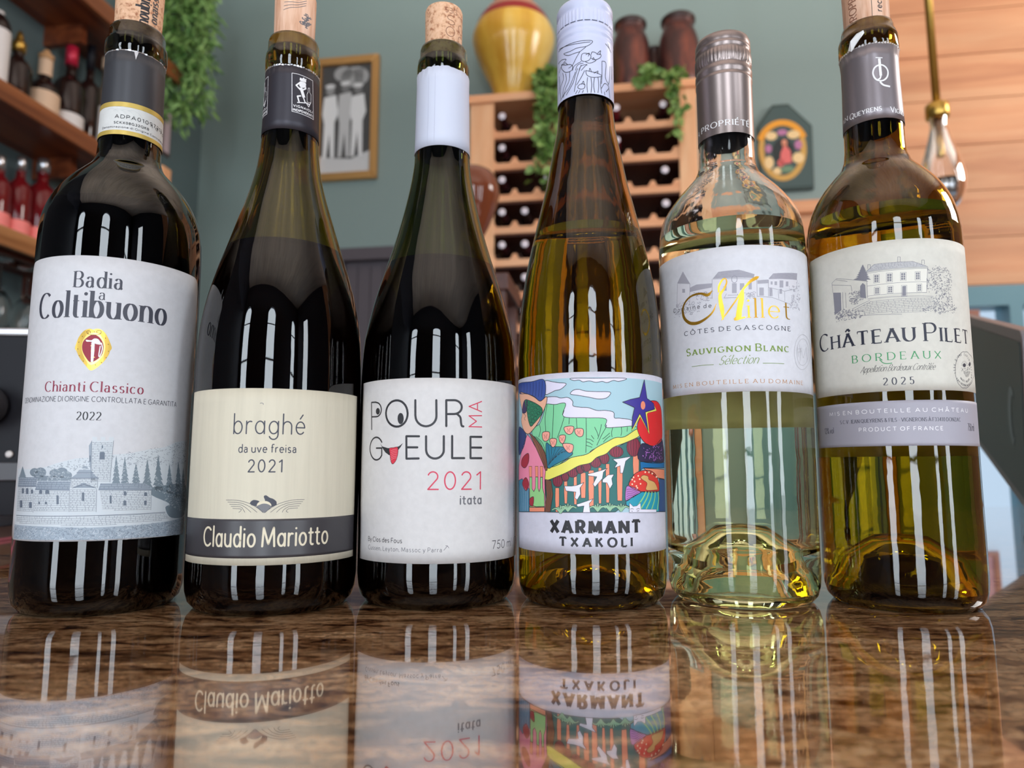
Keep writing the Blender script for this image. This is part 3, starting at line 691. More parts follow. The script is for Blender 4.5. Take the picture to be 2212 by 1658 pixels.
for x0, x1 in ((.02, W_/2-.005), (W_/2+.005, W_-.02)):
    b = MB(); b.box(x0, -.018, .06, x1, 0, RB-FLOOR-.03); d_ = b.build('door', trimteal, cab, .003)
    b = MB(); b.box((x0+x1)/2-.04, -.04, .9, (x0+x1)/2+.04, -.018, .915); b.build('handle', blackp, d_)
plum = mat('plum_capsule', rgb255(84,30,52), .3, .3); silver = mat('capsule_end_glint', rgb255(232,222,230), .3, .1); blackc = mat('black_capsule', (.015,.012,.014), .3, .2); redc = mat('raspberry_capsule', rgb255(170,44,74), .3, .3)  # capsule ends: ceiling highlight put into their pale colour
def lying(c, r, label, capm):
    z = ROWS[r]; X = cols[c]
    t = rthing('wine_bottle', label, 'bottle', X, RF, z, 0, 'wine bottles lying in the pine rack')
    M = Matrix.Rotation(math.radians(90), 4, 'X')          # neck axis towards the room (-y)
    off = -.03
    def P(pr): return [(q, off_+a) for q, a in pr]
    off_ = -.262
    b = MB(); b.lathe(P([(0,0),(.030,.002),(.033,.01),(.033,.16),(.030,.185),(.0155,.205),(.0138,.215),(.0138,.24),(0,.24)]), 20, M=M); b.build('glass_body', darkglass, t)
    b = MB(); b.lathe(P([(.0145,.212),(.0150,.285),(.0158,.287),(.0158,.294),(.0150,.2955)]), 20, M=M); b.build('capsule', capm, t)
    b = MB(); b.lathe(P([(.0150,.2955),(.012,.2975),(0,.298)]), 20, M=M); b.build('capsule_end', silver, t)
cn = ['left end column', 'second column', 'third column', 'fourth column', 'fifth column', 'sixth column', 'seventh column', 'right end column']; rn_ = ['top row', 'second row', 'third row', 'fourth row', 'fifth row', 'sixth row', 'seventh row', 'eighth row', 'ninth row']
for c, r, m_ in ((0,0,plum),(0,1,plum),(0,2,plum),(0,3,plum),(0,4,plum),(0,5,plum),(0,6,blackc),(1,3,blackc),(1,4,plum),(1,5,plum),(1,6,blackc),(2,2,redc),(5,0,redc),(5,1,redc),(7,2,blackc),(7,3,blackc),(7,0,plum),(5,4,plum),(6,5,blackc),(5,6,plum),(6,7,plum)):
    lying(c, r, 'dark bottle with %s cap lying in rack, %s, %s' % ({'plum_capsule':'plum','black_capsule':'black','raspberry_capsule':'raspberry'}[m_.name], cn[c], rn_[r]), m_)

# things on the rack
vy = mat('yellow_glaze', rgb255(216,168,60), .18); N, L, B = nodes(vy); q = tex(vy, 1, 1, .12); nn = noise(vy, q, 9, 3); L.new(ramp(vy, nn, [(.3, rgb255(190,134,34)), (.55, rgb255(222,176,72)), (.75, rgb255(236,204,122))]).outputs[0], B.inputs['Base Color'])
va = rthing('ceramic_vase', 'large yellow glazed vase with dark red band on top of wine rack', 'vase', -.446, 2.995, RT+.0005)
b = MB(); b.lathe(spline([(.085,.005),(.088,.03),(.106,.09),(.142,.165),(.174,.245),(.187,.300),(.184,.330),(.174,.358)], 5), 40); b.lathe([(0,0),(.085,0),(.085,.005)], 40); b.build('body', vy, va)
b = MB(); b.lathe(spline([(.1745,.3575),(.166,.380),(.154,.402)], 4), 40); b.build('shoulder_band', mat('oxblood_glaze', rgb255(150,40,40), .25), va)
b = MB(); b.lathe(spline([(.154,.402),(.122,.445),(.09,.48),(.082,.51),(.092,.53),(.087,.532),(.072,.51),(.07,.48)], 4), 40); b.build('neck', mat('tan_glaze', rgb255(196,140,112), .4), va)
jm = mat('dark_terracotta', (.12,.04,.025), .35); N, L, B = nodes(jm); q = tex(jm, 1, 1, .4); nn = noise(jm, q, 14, 4, .6, .5); L.new(ramp(jm, nn, [(.3, rgb255(50,26,26)), (.5, rgb255(80,42,38)), (.7, rgb255(136,70,52))]).outputs[0], B.inputs['Base Color'])
def jar(X, Y, h, r, label):
    t = rthing('clay_jar', label, 'jar', X, Y, RT+.0005, 0, 'dark clay jars on the wine rack')
    b = MB(); b.lathe(spline([(r*.88,.002),(r*.98,h*.12),(r*1.0,h*.40),(r*.98,h*.64),(r*.86,h*.78),(r*.78,h*.83)], 5), 32); b.lathe([(0,0),(r*.86,0),(r*.86,.002)], 32); b.build('body', jm, t)
    b = MB(); b.lathe(spline([(r*.78,h*.83),(r*.74,h*.88),(r*.8,h*.95)], 4), 32); b.build('neck', jm, t)
    b = MB(); b.lathe([(r*.78,h*.93),(r*.86,h*.95),(r*.86,h*.985),(r*.8,h),(r*.68,h),(r*.62,h*.9)], 32); b.build('rim', mat('dark_rim', (.035,.016,.014), .4), t)
jar(.080, 2.99, .335, .085, 'tall dark clay jar just right of the white screw cap on rack')
jar(.288, 2.99, .335, .088, 'tall dark clay jar at the right end on top of wine rack')
jar(.187, 3.09, .262, .05, 'smaller clay jar standing between the two tall clay jars')
iv = []
for k in range(9):
    a = random.uniform(-.05,.055); d = random.uniform(.25,.62); iv.append([(a*.4,.10,.03),(a*.7,.02,.06),(a,-.045,.02),(a*1.05,-.06,-.5*d),(a*1.0+random.uniform(-.02,.02),-.055,-d)])
plant('ivy_plant', 'trailing green ivy hanging over the rack beside the yellow vase', -.265, RF, RT+.01, iv, .045, ivym, .022, 2, 5)
iv = [[(.0,.12,.02),(-.03,.05,.05),(-.07,-.03,.02),(-.08,-.05,-.03)], [(.0,.10,.02),(.0,.02,.03),(.03,-.05,-.02),(.05,-.055,-.14),(.045,-.055,-.27)], [(.0,.12,.02),(-.04,.06,.06),(-.06,.0,.06),(-.05,-.045,.0)], [(.0,.1,.02),(.03,.02,.02),(.06,-.05,-.06),(.07,-.055,-.20)], [(.02,.1,.02),(.05,.03,.04),(.08,-.01,.03)]]
plant('ivy_plant', 'small ivy trailing over the right end of the rack below clay jars', .205, RF, RT+.01, iv, .04, ivym, .016, 2, 8)

# ------------------------------------------------------------------ pendant lamp, brown glass globe
pd = rthing('pendant_lamp', 'clear glass teardrop pendant lamp on brass rod before the pine wall', 'lamp', .968, 2.2, 1.13)
b = MB(); b.tube([(0,0,.03),(-.004,0,CEIL-1.13)], .0115, 12); b.build('rod', brass, pd)
b = MB(); b.lathe([(0,.035),(.030,.035),(.0325,.03),(.0325,-.005),(.030,-.008),(0,-.008)], 28); b.build('collar', brass, pd)
b = MB(); b.lathe([(0,-.008),(.012,-.008),(.012,-.125),(.010,-.13),(0,-.13)], 18); b.build('lamp_holder', brass, pd)
b = MB(); o_ = spline([(.024,-.010),(.023,-.04),(.034,-.09),(.052,-.15),(.061,-.205),(.055,-.25),(.035,-.285),(.0,-.298)], 5); b.lathe(o_, 36); i_ = [(max(0, r-.0022), z+.002) for r, z in o_][::-1]; i_[0] = (0, -.2955); b.lathe(i_, 36); b.build('glass_shade', glass_clear, pd, recalc=False)
b = MB(); b.lathe([(0,-.252),(.054,-.249),(.0565,-.235),(.053,-.21),(0,-.205)], 28); b.build('lamp_disc', steel, pd)
gl = rthing('glass_goblet', 'large brown glass balloon goblet behind the white-capsuled bottle', 'goblet', -.335, 1.6, .5)
bg_ = mat('brown_glass', rgb255(112,58,36), .08, 0, IOR=1.5)
b = MB(); b.lathe(spline([(.006,.095),(.016,.104),(.038,.145),(.058,.20),(.0615,.235),(.050,.268),(.028,.285),(.0,.290)], 5), 36); b.build('bowl', bg_, gl)
b = MB(); b.lathe(spline([(.008,.098),(.0065,.09),(.006,.02),(.012,.008)], 4), 20); b.build('stem', bg_, gl)
b = MB(); b.lathe([(0,0),(.038,0),(.038,.003),(.012,.009),(0,.009)], 28); b.build('foot', bg_, gl)
sd = rthing('display_stand', 'dark wooden stand under the brown glass goblet behind the bottles', 'stand', -.335, 1.6, FLOOR)
b = MB(); b.box(-.1, -.1, 1.52, .1, .1, 1.559); b.build('top', redwood_dark, sd, .003)
for sx in (-1, 1):
    for sy in (-1, 1): b = MB(); b.box(sx*.08-.012, sy*.08-.012, 0, sx*.08+.012, sy*.08+.012, 1.52); b.build('leg', redwood_dark, sd)

# ------------------------------------------------------------------ till equipment
tb = thing('tablet_till', 'grey touchscreen till tablet leaning at the right behind last bottle', 'tablet')
P, Q, dd = Vector((.4668,.6392,.1921)), Vector((.4847,.6741,.0233)), Vector((.44195,.86801,.22637)); ee = (P-Q).normalized(); nn = dd.cross(ee).normalized()
M = Matrix((dd, ee, -nn)).transposed().to_4x4(); Lh = (P-Q).length
tb.matrix_world = Matrix.Translation(Q) @ M
def rrect(x0, y0, x1, y1, r, n=5):
    o = []
    for cx, cy, a in ((x1-r,y1-r,0),(x0+r,y1-r,90),(x0+r,y0+r,180),(x1-r,y0+r,270)): o += [(cx+r*math.cos(math.radians(a+90*k/n)), cy+r*math.sin(math.radians(a+90*k/n))) for k in range(n+1)]
    return o
Lw = .46
b = MB(); b.prism(rrect(0,0,Lw,Lh,.014), 'z', -.012, 0); b.build('case', mat('grey_case', rgb255(120,116,122), .4), tb, .0015)
b = MB(); b.prism(rrect(.007,.011,Lw-.007,Lh-.011,.008), 'z', .0001, .0012); b.build('screen', mat('dark_screen', rgb255(82,94,94), .4, 0, Specular_IOR_Level=.12), tb)
b = MB(); b.prism([(.06+.022*math.cos(math.radians(a)), .085+.03*math.sin(math.radians(a))) for a in range(-100, 121, 20)] + [(.052+.012*math.cos(math.radians(a)), .085+.022*math.sin(math.radians(a))) for a in range(120, -101, -20)], 'z', .0013, .0016); b.build('painted_reflection', mat('screen_reflection', rgb255(48,54,60), .3), tb)  # dark crescent reflection painted onto the screen
wp = tb.matrix_world @ Vector((.004,.012,-.007)); inv = tb.matrix_world.inverted()
b = MB(); b.tube([inv @ wp, inv @ Vector((wp.x, wp.y, .004))], .006, 10); b.lathe([(0,0),(.013,0),(.013,.004),(.006,.006),(0,.006)], 20, M=inv @ Matrix.Translation((wp.x, wp.y, .0003))); b.build('stand_foot', blackp, tb)

pr = thing('receipt_printer', 'black receipt printer at left edge behind the first bottle', 'printer', (-.515, .62, .0262), math.radians(4))
b = MB(); b.prism(rrect(-.09,0,.105,.158,.012), 'y', 0, .17); b.build('body', blackp, pr, .003)
b = MB(); b.box(-.085, .0, .1585, .10, .16, .166); b.build('lid', mat('silver_lid', (.45,.45,.47), .3, .7), pr, .002)
b = MB(); b.box(-.07, -.006, .030, .095, .0, .046); b.build('paper_slot', mat('slot_grey', (.06,.06,.07), .4), pr, .001)
b = MB(); M_ = Matrix.Rotation(math.radians(90), 4, 'X'); b.lathe([(0,0),(.016,0),(.018,.006),(.018,.02),(.015,.024),(0,.024)], 20, M=Matrix.Translation((.055,0,.095)) @ M_); b.build('knob', mat('knob_black', (.03,.03,.035), .25), pr)
b = MB(); b.lathe([(0,0),(.003,0),(.003,.002),(0,.002)], 10, M=Matrix.Translation((.075,0,.053)) @ M_); b.build('indicator', whitep, pr)
bk = thing('notebook', 'stack-bottom pink edged notebook under the black printer', 'notebook', (-.60, .60, .0003), math.radians(4))
b = MB(); b.box(-.11, -.09, .0, .13, .16, .0026); b.build('cover', mat('pink_cover', rgb255(206,112,128), .6), bk)
b = MB(); b.box(-.11, -.089, .0026, .13, .16, .0128); b.build('pages', mat('brown_pages', rgb255(120,96,90), .7), bk)
b2 = thing('notebook', 'grey notebook with pink cover directly under the black printer', 'notebook', (-.60, .60, .0132), math.radians(4))
b = MB(); b.box(-.11, -.088, .0105, .128, .16, .0125); b.build('cover', mat('pink_cover'), b2)
b = MB(); b.box(-.11, -.086, .0, .127, .155, .0105); b.build('pages', mat('grey_pages', rgb255(98,104,118), .6), b2)
wf = rthing('wall_picture', 'red-brown wooden framed picture hanging on the teal window post', 'picture', 1.40, 3.119, .25)
b = MB()
for x0, z0, x1, z1 in ((-.075,0,-.055,.475),(.055,0,.075,.475),(-.055,0,.055,.02),(-.055,.455,.055,.475)): b.box(x0, 0, z0, x1, .02, z1)
b.build('frame', wood('frame_wood', (.25,.09,.06), (.36,.15,.10), (.42,.2,.14), 'x', 8), wf)
b = MB(); b.box(-.055,.008,.02,.055,.014,.455); b.build('print', mat('frame_print', rgb255(196,150,160), .5), wf)
b = MB(); b.box(1.30, 3.02, -.13, XR, WALL_Y-.06, -.09); struct(b, 'trim_2', wood('sill_wood', rgb255(150,110,104), rgb255(176,138,132), rgb255(190,154,148), 'x', 7), .003)
# ---- printed matter of the six bottles: 1/20 mm on each bottle's own surface
LT, IL = 'lettering', 'illustration'
L1 = [
('t',LT,1,'slate','Badia',-19.68,148.46,1.0,148.46,7.5,1.1,0.28,'serif',1.3),
('t',LT,1,'slate','a',-8.62,142.9,-5.74,142.9,5.06,0.64,0.23,'serif',1.2),
('t',LT,1,'slate','Coltibuono',-38.33,134.33,21.41,134.33,11.87,1.84,0.37,'serif',1.2),
('f','crest',1,'gold',1,[-196,2574,-172,2584,-130,2578,-87,2533,-49,2451,-37,2410,-49,2385,-59,2347,-103,2269,-186,2196,-241,2245,-297,2318,-323,2373,-338,2396,-328,2448,-310,2504,-271,2561,-226,2582]),
('f','crest',2,'goldlight',1,[-194,2546,-144,2534,-99,2467,-90,2392,-114,2315,-190,2247,-245,2301,-280,2383,-277,2468,-235,2530]),
('f','crest',3,'crimson',1,[-193,2529,-146,2511,-110,2456,-102,2391,-123,2324,-193,2270,-237,2310,-274,2384,-272,2458,-233,2508]),
('f','crest',4,'white',1,[-248,2478,-206,2475,-182,2492,-149,2487,-122,2442,-154,2440,-188,2452,-205,2461,-243,2461]),
('f','crest',4,'white',0,[-203,2456,-176,2457,-174,2368,-177,2275,-197,2274,-201,2367]),
('s','crest',4,'white',1,0,0.46,[-123,2456,-111,2400,-127,2329,-136,2342,-129,2427]),
('s','crest',4,'gold',0,0,0.28,[-207,2423,-174,2427]),
('s','crest',4,'gold',0,0,0.28,[-204,2377,-171,2380]),
('s','crest',4,'gold',0,0,0.28,[-200,2316,-167,2319]),
('s','crest',4,'goldink',1,0,0.23,[-189,2527,-214,2526,-245,2539,-245,2560,-220,2559,-218,2537]),
('s','crest',4,'goldink',1,0,0.23,[-189,2527,-160,2529,-132,2547,-138,2570,-166,2564,-162,2543]),
('f','crest',4,'goldink',0,[-253,2280,-256,2276,-261,2276,-263,2280,-261,2284,-256,2284]),
('f','crest',4,'goldink',0,[-290,2330,-292,2326,-297,2326,-300,2330,-298,2334,-293,2334]),
('f','crest',4,'goldink',0,[-307,2391,-310,2387,-315,2387,-318,2391,-315,2395,-310,2395]),
('f','crest',4,'goldink',0,[-302,2455,-305,2451,-310,2450,-313,2454,-310,2459,-305,2459]),
('f','crest',4,'goldink',0,[-275,2508,-278,2504,-283,2504,-286,2508,-283,2512,-278,2512]),
('f','crest',4,'goldink',0,[-232,2544,-235,2540,-240,2540,-242,2544,-240,2548,-235,2548]),
('f','crest',4,'goldink',0,[-181,2555,-183,2551,-188,2551,-191,2555,-189,2559,-184,2559]),
('f','crest',4,'goldink',0,[-130,2541,-132,2536,-137,2536,-140,2540,-138,2544,-133,2544]),
('f','crest',4,'goldink',0,[-88,2502,-90,2498,-95,2497,-98,2501,-96,2505,-91,2506]),
('f','crest',4,'goldink',0,[-62,2446,-64,2441,-69,2441,-72,2445,-70,2449,-65,2449]),
('f','crest',4,'goldink',0,[-57,2381,-59,2377,-64,2377,-66,2381,-64,2385,-59,2385]),
('f','crest',4,'goldink',0,[-72,2321,-74,2316,-79,2316,-82,2320,-80,2324,-75,2324]),
('f','crest',4,'goldink',0,[-106,2274,-108,2270,-113,2269,-116,2273,-114,2278,-109,2278]),
('f','crest',4,'goldink',0,[-153,2250,-155,2246,-160,2245,-163,2249,-160,2253,-156,2254]),
('t',LT,1,'wine','Chianti Classico',-30.28,100.09,12.56,100.09,4.6,0.69,0.21,'serif',1.5),
('t',LT,1,'slate','DENOMINAZIONE DI ORIGINE CONTROLLATA E GARANTITA',-45.98,95.58,30.47,95.58,2.3,0.25,0.25,'sans',1.4),
('t',LT,1,'ink','2022',-14.25,87.19,-4.02,87.19,3.68,0.55,0.18,'serif',1.2),
('f',IL,1,'mist',0,[-979,1306,-680,1301,-538,1319,-395,1363,-259,1399,-161,1404,28,1433,175,1449,334,1489,501,1513,627,1566,850,1600,868,1121,879,660,310,677,-21,676,-258,680,-530,681,-939,675,-942,953]),
('b',IL,2,'engr',620,1.01,0.12,[-527,1314,-258,1395,28,1428,335,1485,829,1594,850,1362,44,1301,-301,1283]),
('f',IL,2,'fir',0,[57,1429,64,1391,62,1394,72,1353,68,1356,80,1315,73,1318,88,1277,79,1280,96,1240,85,1242,103,1202,91,1205,111,1164,34,1165,49,1205,37,1202,51,1243,40,1240,52,1280,43,1277,53,1318,47,1315,54,1356,50,1353,55,1394,53,1391]),
('f',IL,2,'fir',0,[126,1420,134,1384,132,1386,142,1347,138,1350,150,1310,143,1313,158,1273,149,1276,166,1237,155,1239,174,1200,161,1203,182,1163,102,1164,118,1203,106,1200,120,1240,109,1237,121,1276,113,1273,122,1313,116,1310,124,1350,120,1347,125,1386,123,1384]),
('f',IL,2,'fir',0,[223,1361,232,1332,229,1334,240,1302,235,1305,248,1272,241,1275,257,1242,247,1245,265,1212,253,1215,274,1182,259,1185,282,1152,191,1154,210,1186,196,1183,212,1215,200,1213,214,1245,205,1242,217,1275,209,1272,219,1304,214,1302,221,1334,219,1331]),
('f',IL,2,'fir',0,[323,1400,333,1362,330,1364,343,1323,337,1326,353,1285,344,1288,363,1247,351,1250,373,1208,358,1211,383,1170,365,1173,394,1132,288,1134,309,1174,293,1171,312,1212,298,1209,314,1250,303,1247,316,1288,308,1285,318,1326,313,1323,320,1364,318,1361]),
('f',IL,2,'fir',0,[428,1439,441,1391,437,1394,454,1343,446,1346,467,1295,456,1297,480,1246,465,1249,494,1198,475,1201,508,1149,484,1152,522,1100,387,1104,413,1154,392,1151,415,1201,398,1199,418,1249,404,1247,420,1297,410,1295,423,1346,416,1343,425,1394,422,1391]),
('f',IL,2,'fir',0,[562,1360,575,1318,571,1321,587,1277,580,1280,601,1235,589,1238,614,1193,599,1196,628,1152,608,1155,642,1110,618,1113,657,1068,522,1072,547,1115,527,1112,550,1156,533,1153,552,1197,539,1194,554,1238,544,1235,557,1280,550,1277,559,1321,556,1318]),
('f',IL,2,'fir',0,[688,1381,706,1330,701,1333,726,1279,715,1282,746,1228,729,1231,767,1177,743,1180,790,1126,759,1129,815,1074,774,1078,842,1022,634,1030,669,1081,642,1079,672,1131,649,1129,675,1181,657,1179,678,1232,664,1229,681,1282,672,1279,685,1333,680,1330]),
('f',IL,2,'fir',0,[783,1322,802,1272,796,1275,822,1222,811,1225,844,1172,827,1175,868,1121,843,1125,894,1070,860,1074,925,1019,879,1023,962,967,742,977,773,1027,747,1025,775,1077,753,1074,776,1126,759,1124,778,1176,765,1173,779,1225,771,1222,781,1275,777,1272]),
('f',IL,2,'fir',0,[-851,1328,-835,1313,-840,1316,-820,1298,-830,1301,-805,1283,-819,1286,-791,1268,-809,1271,-778,1254,-799,1256,-765,1239,-790,1241,-753,1224,-941,1223,-886,1241,-925,1238,-880,1256,-911,1253,-874,1271,-897,1268,-868,1286,-885,1283,-863,1301,-873,1298,-857,1316,-862,1313]),
('f',IL,2,'fir2',0,[-591,1274,-597,1254,-616,1240,-645,1235,-678,1240,-704,1254,-716,1274,-709,1293,-686,1307,-654,1313,-624,1307,-601,1293]),
('f',IL,2,'fir2',0,[-518,1274,-523,1252,-543,1235,-573,1229,-605,1235,-632,1252,-644,1274,-637,1296,-614,1312,-582,1318,-551,1312,-528,1296]),
('f',IL,2,'fir2',0,[-391,1265,-396,1245,-412,1230,-434,1225,-459,1230,-478,1245,-486,1265,-481,1285,-465,1300,-441,1305,-417,1300,-399,1285]),
('f',IL,2,'fir2',0,[-317,1269,-322,1245,-340,1228,-366,1221,-393,1228,-415,1245,-424,1269,-418,1294,-400,1311,-373,1318,-346,1311,-326,1294]),
('f',IL,2,'fir2',0,[-282,1247,-285,1231,-296,1219,-313,1215,-331,1219,-344,1231,-350,1247,-347,1263,-335,1275,-318,1279,-300,1275,-287,1263]),
('f',IL,2,'fir2',0,[-673,1247,-294,1238,-291,1198,-604,1198]),
('f',IL,2,'fir',1,[377,1132,871,1141,888,860,632,837,544,937,593,973,392,1057]),
('b',IL,3,'mist',420,1.01,0.14,[25,1355,369,1245,844,1222,888,860,610,934,375,1151,35,1183]),
('f',IL,3,'bldg',0,[-917,1145,-655,1148,-628,917,-914,918]),
('f',IL,3,'bldg',0,[-650,1112,-293,1114,-284,923,-628,921]),
('f',IL,3,'bldg',0,[-143,1558,27,1561,21,1183,-127,1184]),
('f',IL,3,'engr2',0,[-164,1513,-143,1558,-133,1274,-150,1355]),
('f',IL,3,'bldg',0,[-60,1116,380,1108,387,921,-21,930]),
('f',IL,3,'bldg',0,[-288,1225,-77,1224,-71,1134,-282,1136]),
('f',IL,3,'bldg',0,[-294,1127,-181,1158,-79,1125,-70,920,-173,913,-284,923]),
('f',IL,3,'bldg',0,[-906,886,-273,888,547,894,620,819,-106,792,-917,818]),
('f',IL,3,'bldg',0,[-141,1592,-104,1592,-101,1550,-139,1549]),
('f',IL,3,'bldg',0,[-75,1593,-40,1594,-37,1551,-72,1550]),
('f',IL,3,'bldg',0,[-10,1594,28,1595,31,1552,-7,1551]),
('f',IL,4,'engr2',0,[-925,1227,-605,1229,-617,1148,-923,1145]),
('f',IL,4,'engr2',0,[-598,1195,-290,1194,-293,1118,-626,1122]),
('f',IL,4,'engr2',0,[-52,1175,316,1172,389,1127,378,1111,-64,1119]),
('f',IL,4,'engr2',0,[-241,1263,-119,1263,-70,1222,-296,1220]),
('f',IL,4,'engr2',0,[-227,1296,-138,1296,-111,1269,-246,1269]),
('f',IL,4,'engr2',0,[-201,1329,-169,1329,-157,1308,-205,1308]),
('f',IL,4,'engr2',0,[-274,1136,-183,1183,-81,1134]),
('h',IL,5,'engr',0.92,0.14,1,[-925,1227,-605,1229,-617,1148,-923,1145]),
('h',IL,5,'engr',0.92,0.14,1,[-598,1195,-290,1194,-293,1118,-626,1122]),
('h',IL,5,'engr',0.92,0.14,1,[-52,1175,316,1172,378,1118,-64,1125]),
('h',IL,5,'engr',0.78,0.12,1,[-916,1141,-661,1144,-635,921,-901,923]),
('h',IL,5,'engr',0.78,0.12,1,[-644,1108,-297,1109,-288,928,-623,926]),
('h',IL,5,'engr',0.78,0.12,1,[-140,1545,23,1547,19,1188,-125,1189]),
('h',IL,5,'engr',0.78,0.12,1,[-56,1112,377,1104,382,924,-20,934]),
('h',IL,5,'engr',0.78,0.12,1,[-284,1220,-80,1220,-75,1139,-278,1140]),
('h',IL,5,'engr',0.78,0.12,1,[-290,1122,-82,1121,-74,924,-280,928]),
('h',IL,5,'engr',0.78,0.12,1,[-890,878,-273,882,548,885,605,824,-107,797,-903,823]),
('f',IL,5,'engr',0,[-403,1065,-398,1070,-388,1070,-382,1065,-376,992,-397,992]),
('f',IL,5,'engr',0,[-193,1091,-188,1096,-178,1096,-173,1091,-168,1019,-188,1020]),
('f',IL,5,'engr',0,[26,1061,30,1066,38,1066,42,1061,47,993,31,993]),
('f',IL,5,'engr',0,[136,1095,141,1101,153,1100,159,1095,161,1063,138,1063]),
('f',IL,5,'engr',0,[313,1082,319,1088,333,1087,341,1081,343,1053,314,1054]),
('f',IL,5,'engr',0,[138,1013,144,1019,157,1018,163,1013,166,972,141,972]),
('f',IL,5,'engr',0,[317,1008,323,1013,335,1013,341,1007,343,970,320,971]),
('f',IL,5,'engr',0,[-578,1110,-570,1116,-553,1116,-545,1111,-542,1082,-575,1082]),
('f',IL,5,'engr',0,[-513,1111,-503,1116,-483,1116,-473,1111,-470,1082,-511,1082]),
('f',IL,5,'engr',0,[-826,1124,-817,1129,-797,1130,-787,1124,-781,1084,-818,1083]),
('f',IL,5,'engr',0,[-753,1125,-744,1130,-724,1130,-714,1125,-708,1080,-746,1080]),
('f',IL,5,'engr',0,[-677,1117,-671,1122,-658,1122,-651,1117,-647,1086,-674,1085]),
('f',IL,5,'engr',0,[-847,1015,-835,1020,-809,1021,-797,1016,-787,958,-836,956]),
('f',IL,5,'engr',0,[-691,1005,-682,1010,-663,1010,-653,1005,-648,956,-685,956]),
('f',IL,5,'engr',0,[-576,1011,-572,1016,-564,1016,-559,1011,-557,991,-574,990]),
('f',IL,5,'engr',0,[-507,1010,-502,1015,-492,1015,-487,1010,-485,991,-505,991]),
('f',IL,5,'engr',0,[-75,1452,-65,1457,-46,1458,-35,1452,-32,1390,-71,1389]),
('f',IL,5,'engr',0,[-63,1511,-61,1517,-56,1517,-53,1511,-52,1489,-61,1489]),
('f',IL,5,'engr',0,[-154,1420,-152,1425,-147,1425,-144,1420,-141,1368,-151,1368]),
('s',IL,5,'engr',0,0,0.16,[-143,1558,-127,1184]),
('s',IL,5,'engr',0,0,0.16,[27,1561,21,1183]),
('s',IL,5,'engr',0,0,0.16,[-650,1112,-628,917]),
('s',IL,5,'engr',0,0,0.16,[-293,1118,-284,923]),
('s',IL,5,'engr',0,0,0.16,[-79,1125,-70,920]),
('s',IL,5,'engr',0,0,0.16,[380,1108,387,921]),
('s',IL,5,'engr',0,0,0.16,[-288,1225,-282,1136]),
('s',IL,5,'engr',0,0,0.16,[-77,1224,-71,1134]),
('s',IL,5,'engr',0,0,0.28,[-923,1145,-617,1148]),
('s',IL,5,'engr',0,0,0.28,[-626,1120,-293,1116]),
('s',IL,5,'engr',0,0,0.28,[-64,1117,383,1109]),
('s',IL,5,'engr',0,0,0.28,[-296,1219,-70,1221]),
('s',IL,5,'engr',0,0,0.28,[-274,1134,-182,1166,-81,1133]),
('s',IL,5,'engr',0,0,0.28,[-906,886,-273,888,547,894]),
('s',IL,5,'engr',0,0,0.28,[-246,1268,-111,1268]),
('b',IL,5,'mist',110,0.92,0.13,[-682,1319,-301,1283,-295,1198,-604,1198]),
('f',IL,2,'grass',0,[-946,803,-441,796,-106,783,303,792,635,808,892,835,879,660,310,677,-21,676,-258,680,-530,681,-939,675]),
('b',IL,3,'engr',620,1.38,0.12,[-943,794,-106,779,636,798,878,826,866,668,-259,683,-924,683]),
('b',IL,3,'mist',420,1.38,0.13,[-943,794,-106,779,636,798,878,826,866,668,-259,683,-924,683])]
N1 = [
('t',LT,1,'ink','ADPA01097313',-8.18,242.67,18.06,242.67,1.85,0.29,0.29,'sans',2),
('t',LT,1,'ink','SCKX08G32QKB',-8.42,239.67,8.24,239.67,1.17,0.24,0.24,'sans',2),
('t',LT,1,'ink','l 0.75 l',9.7,241.92,22.85,241.92,1.46,0.24,0.24,'sans',2),
('t',LT,1,'slate','Denominazione di Origine Controllata e G',-15.35,237.47,22.85,237.47,0.98,0.17,0.17,'sans',1.3),
('s',LT,1,'guil',1,0,0.12,[-268,4940,-206,4964,-129,4918,-67,4838]),
('s',LT,1,'guil',1,0,0.12,[-181,4929,-131,4953,-62,4914,-3,4835]),
('s',LT,1,'guil',1,0,0.12,[-110,4930,-65,4951,1,4917,61,4839]),
('s',LT,1,'guil',1,0,0.12,[-46,4939,-1,4955,66,4926,130,4849])]
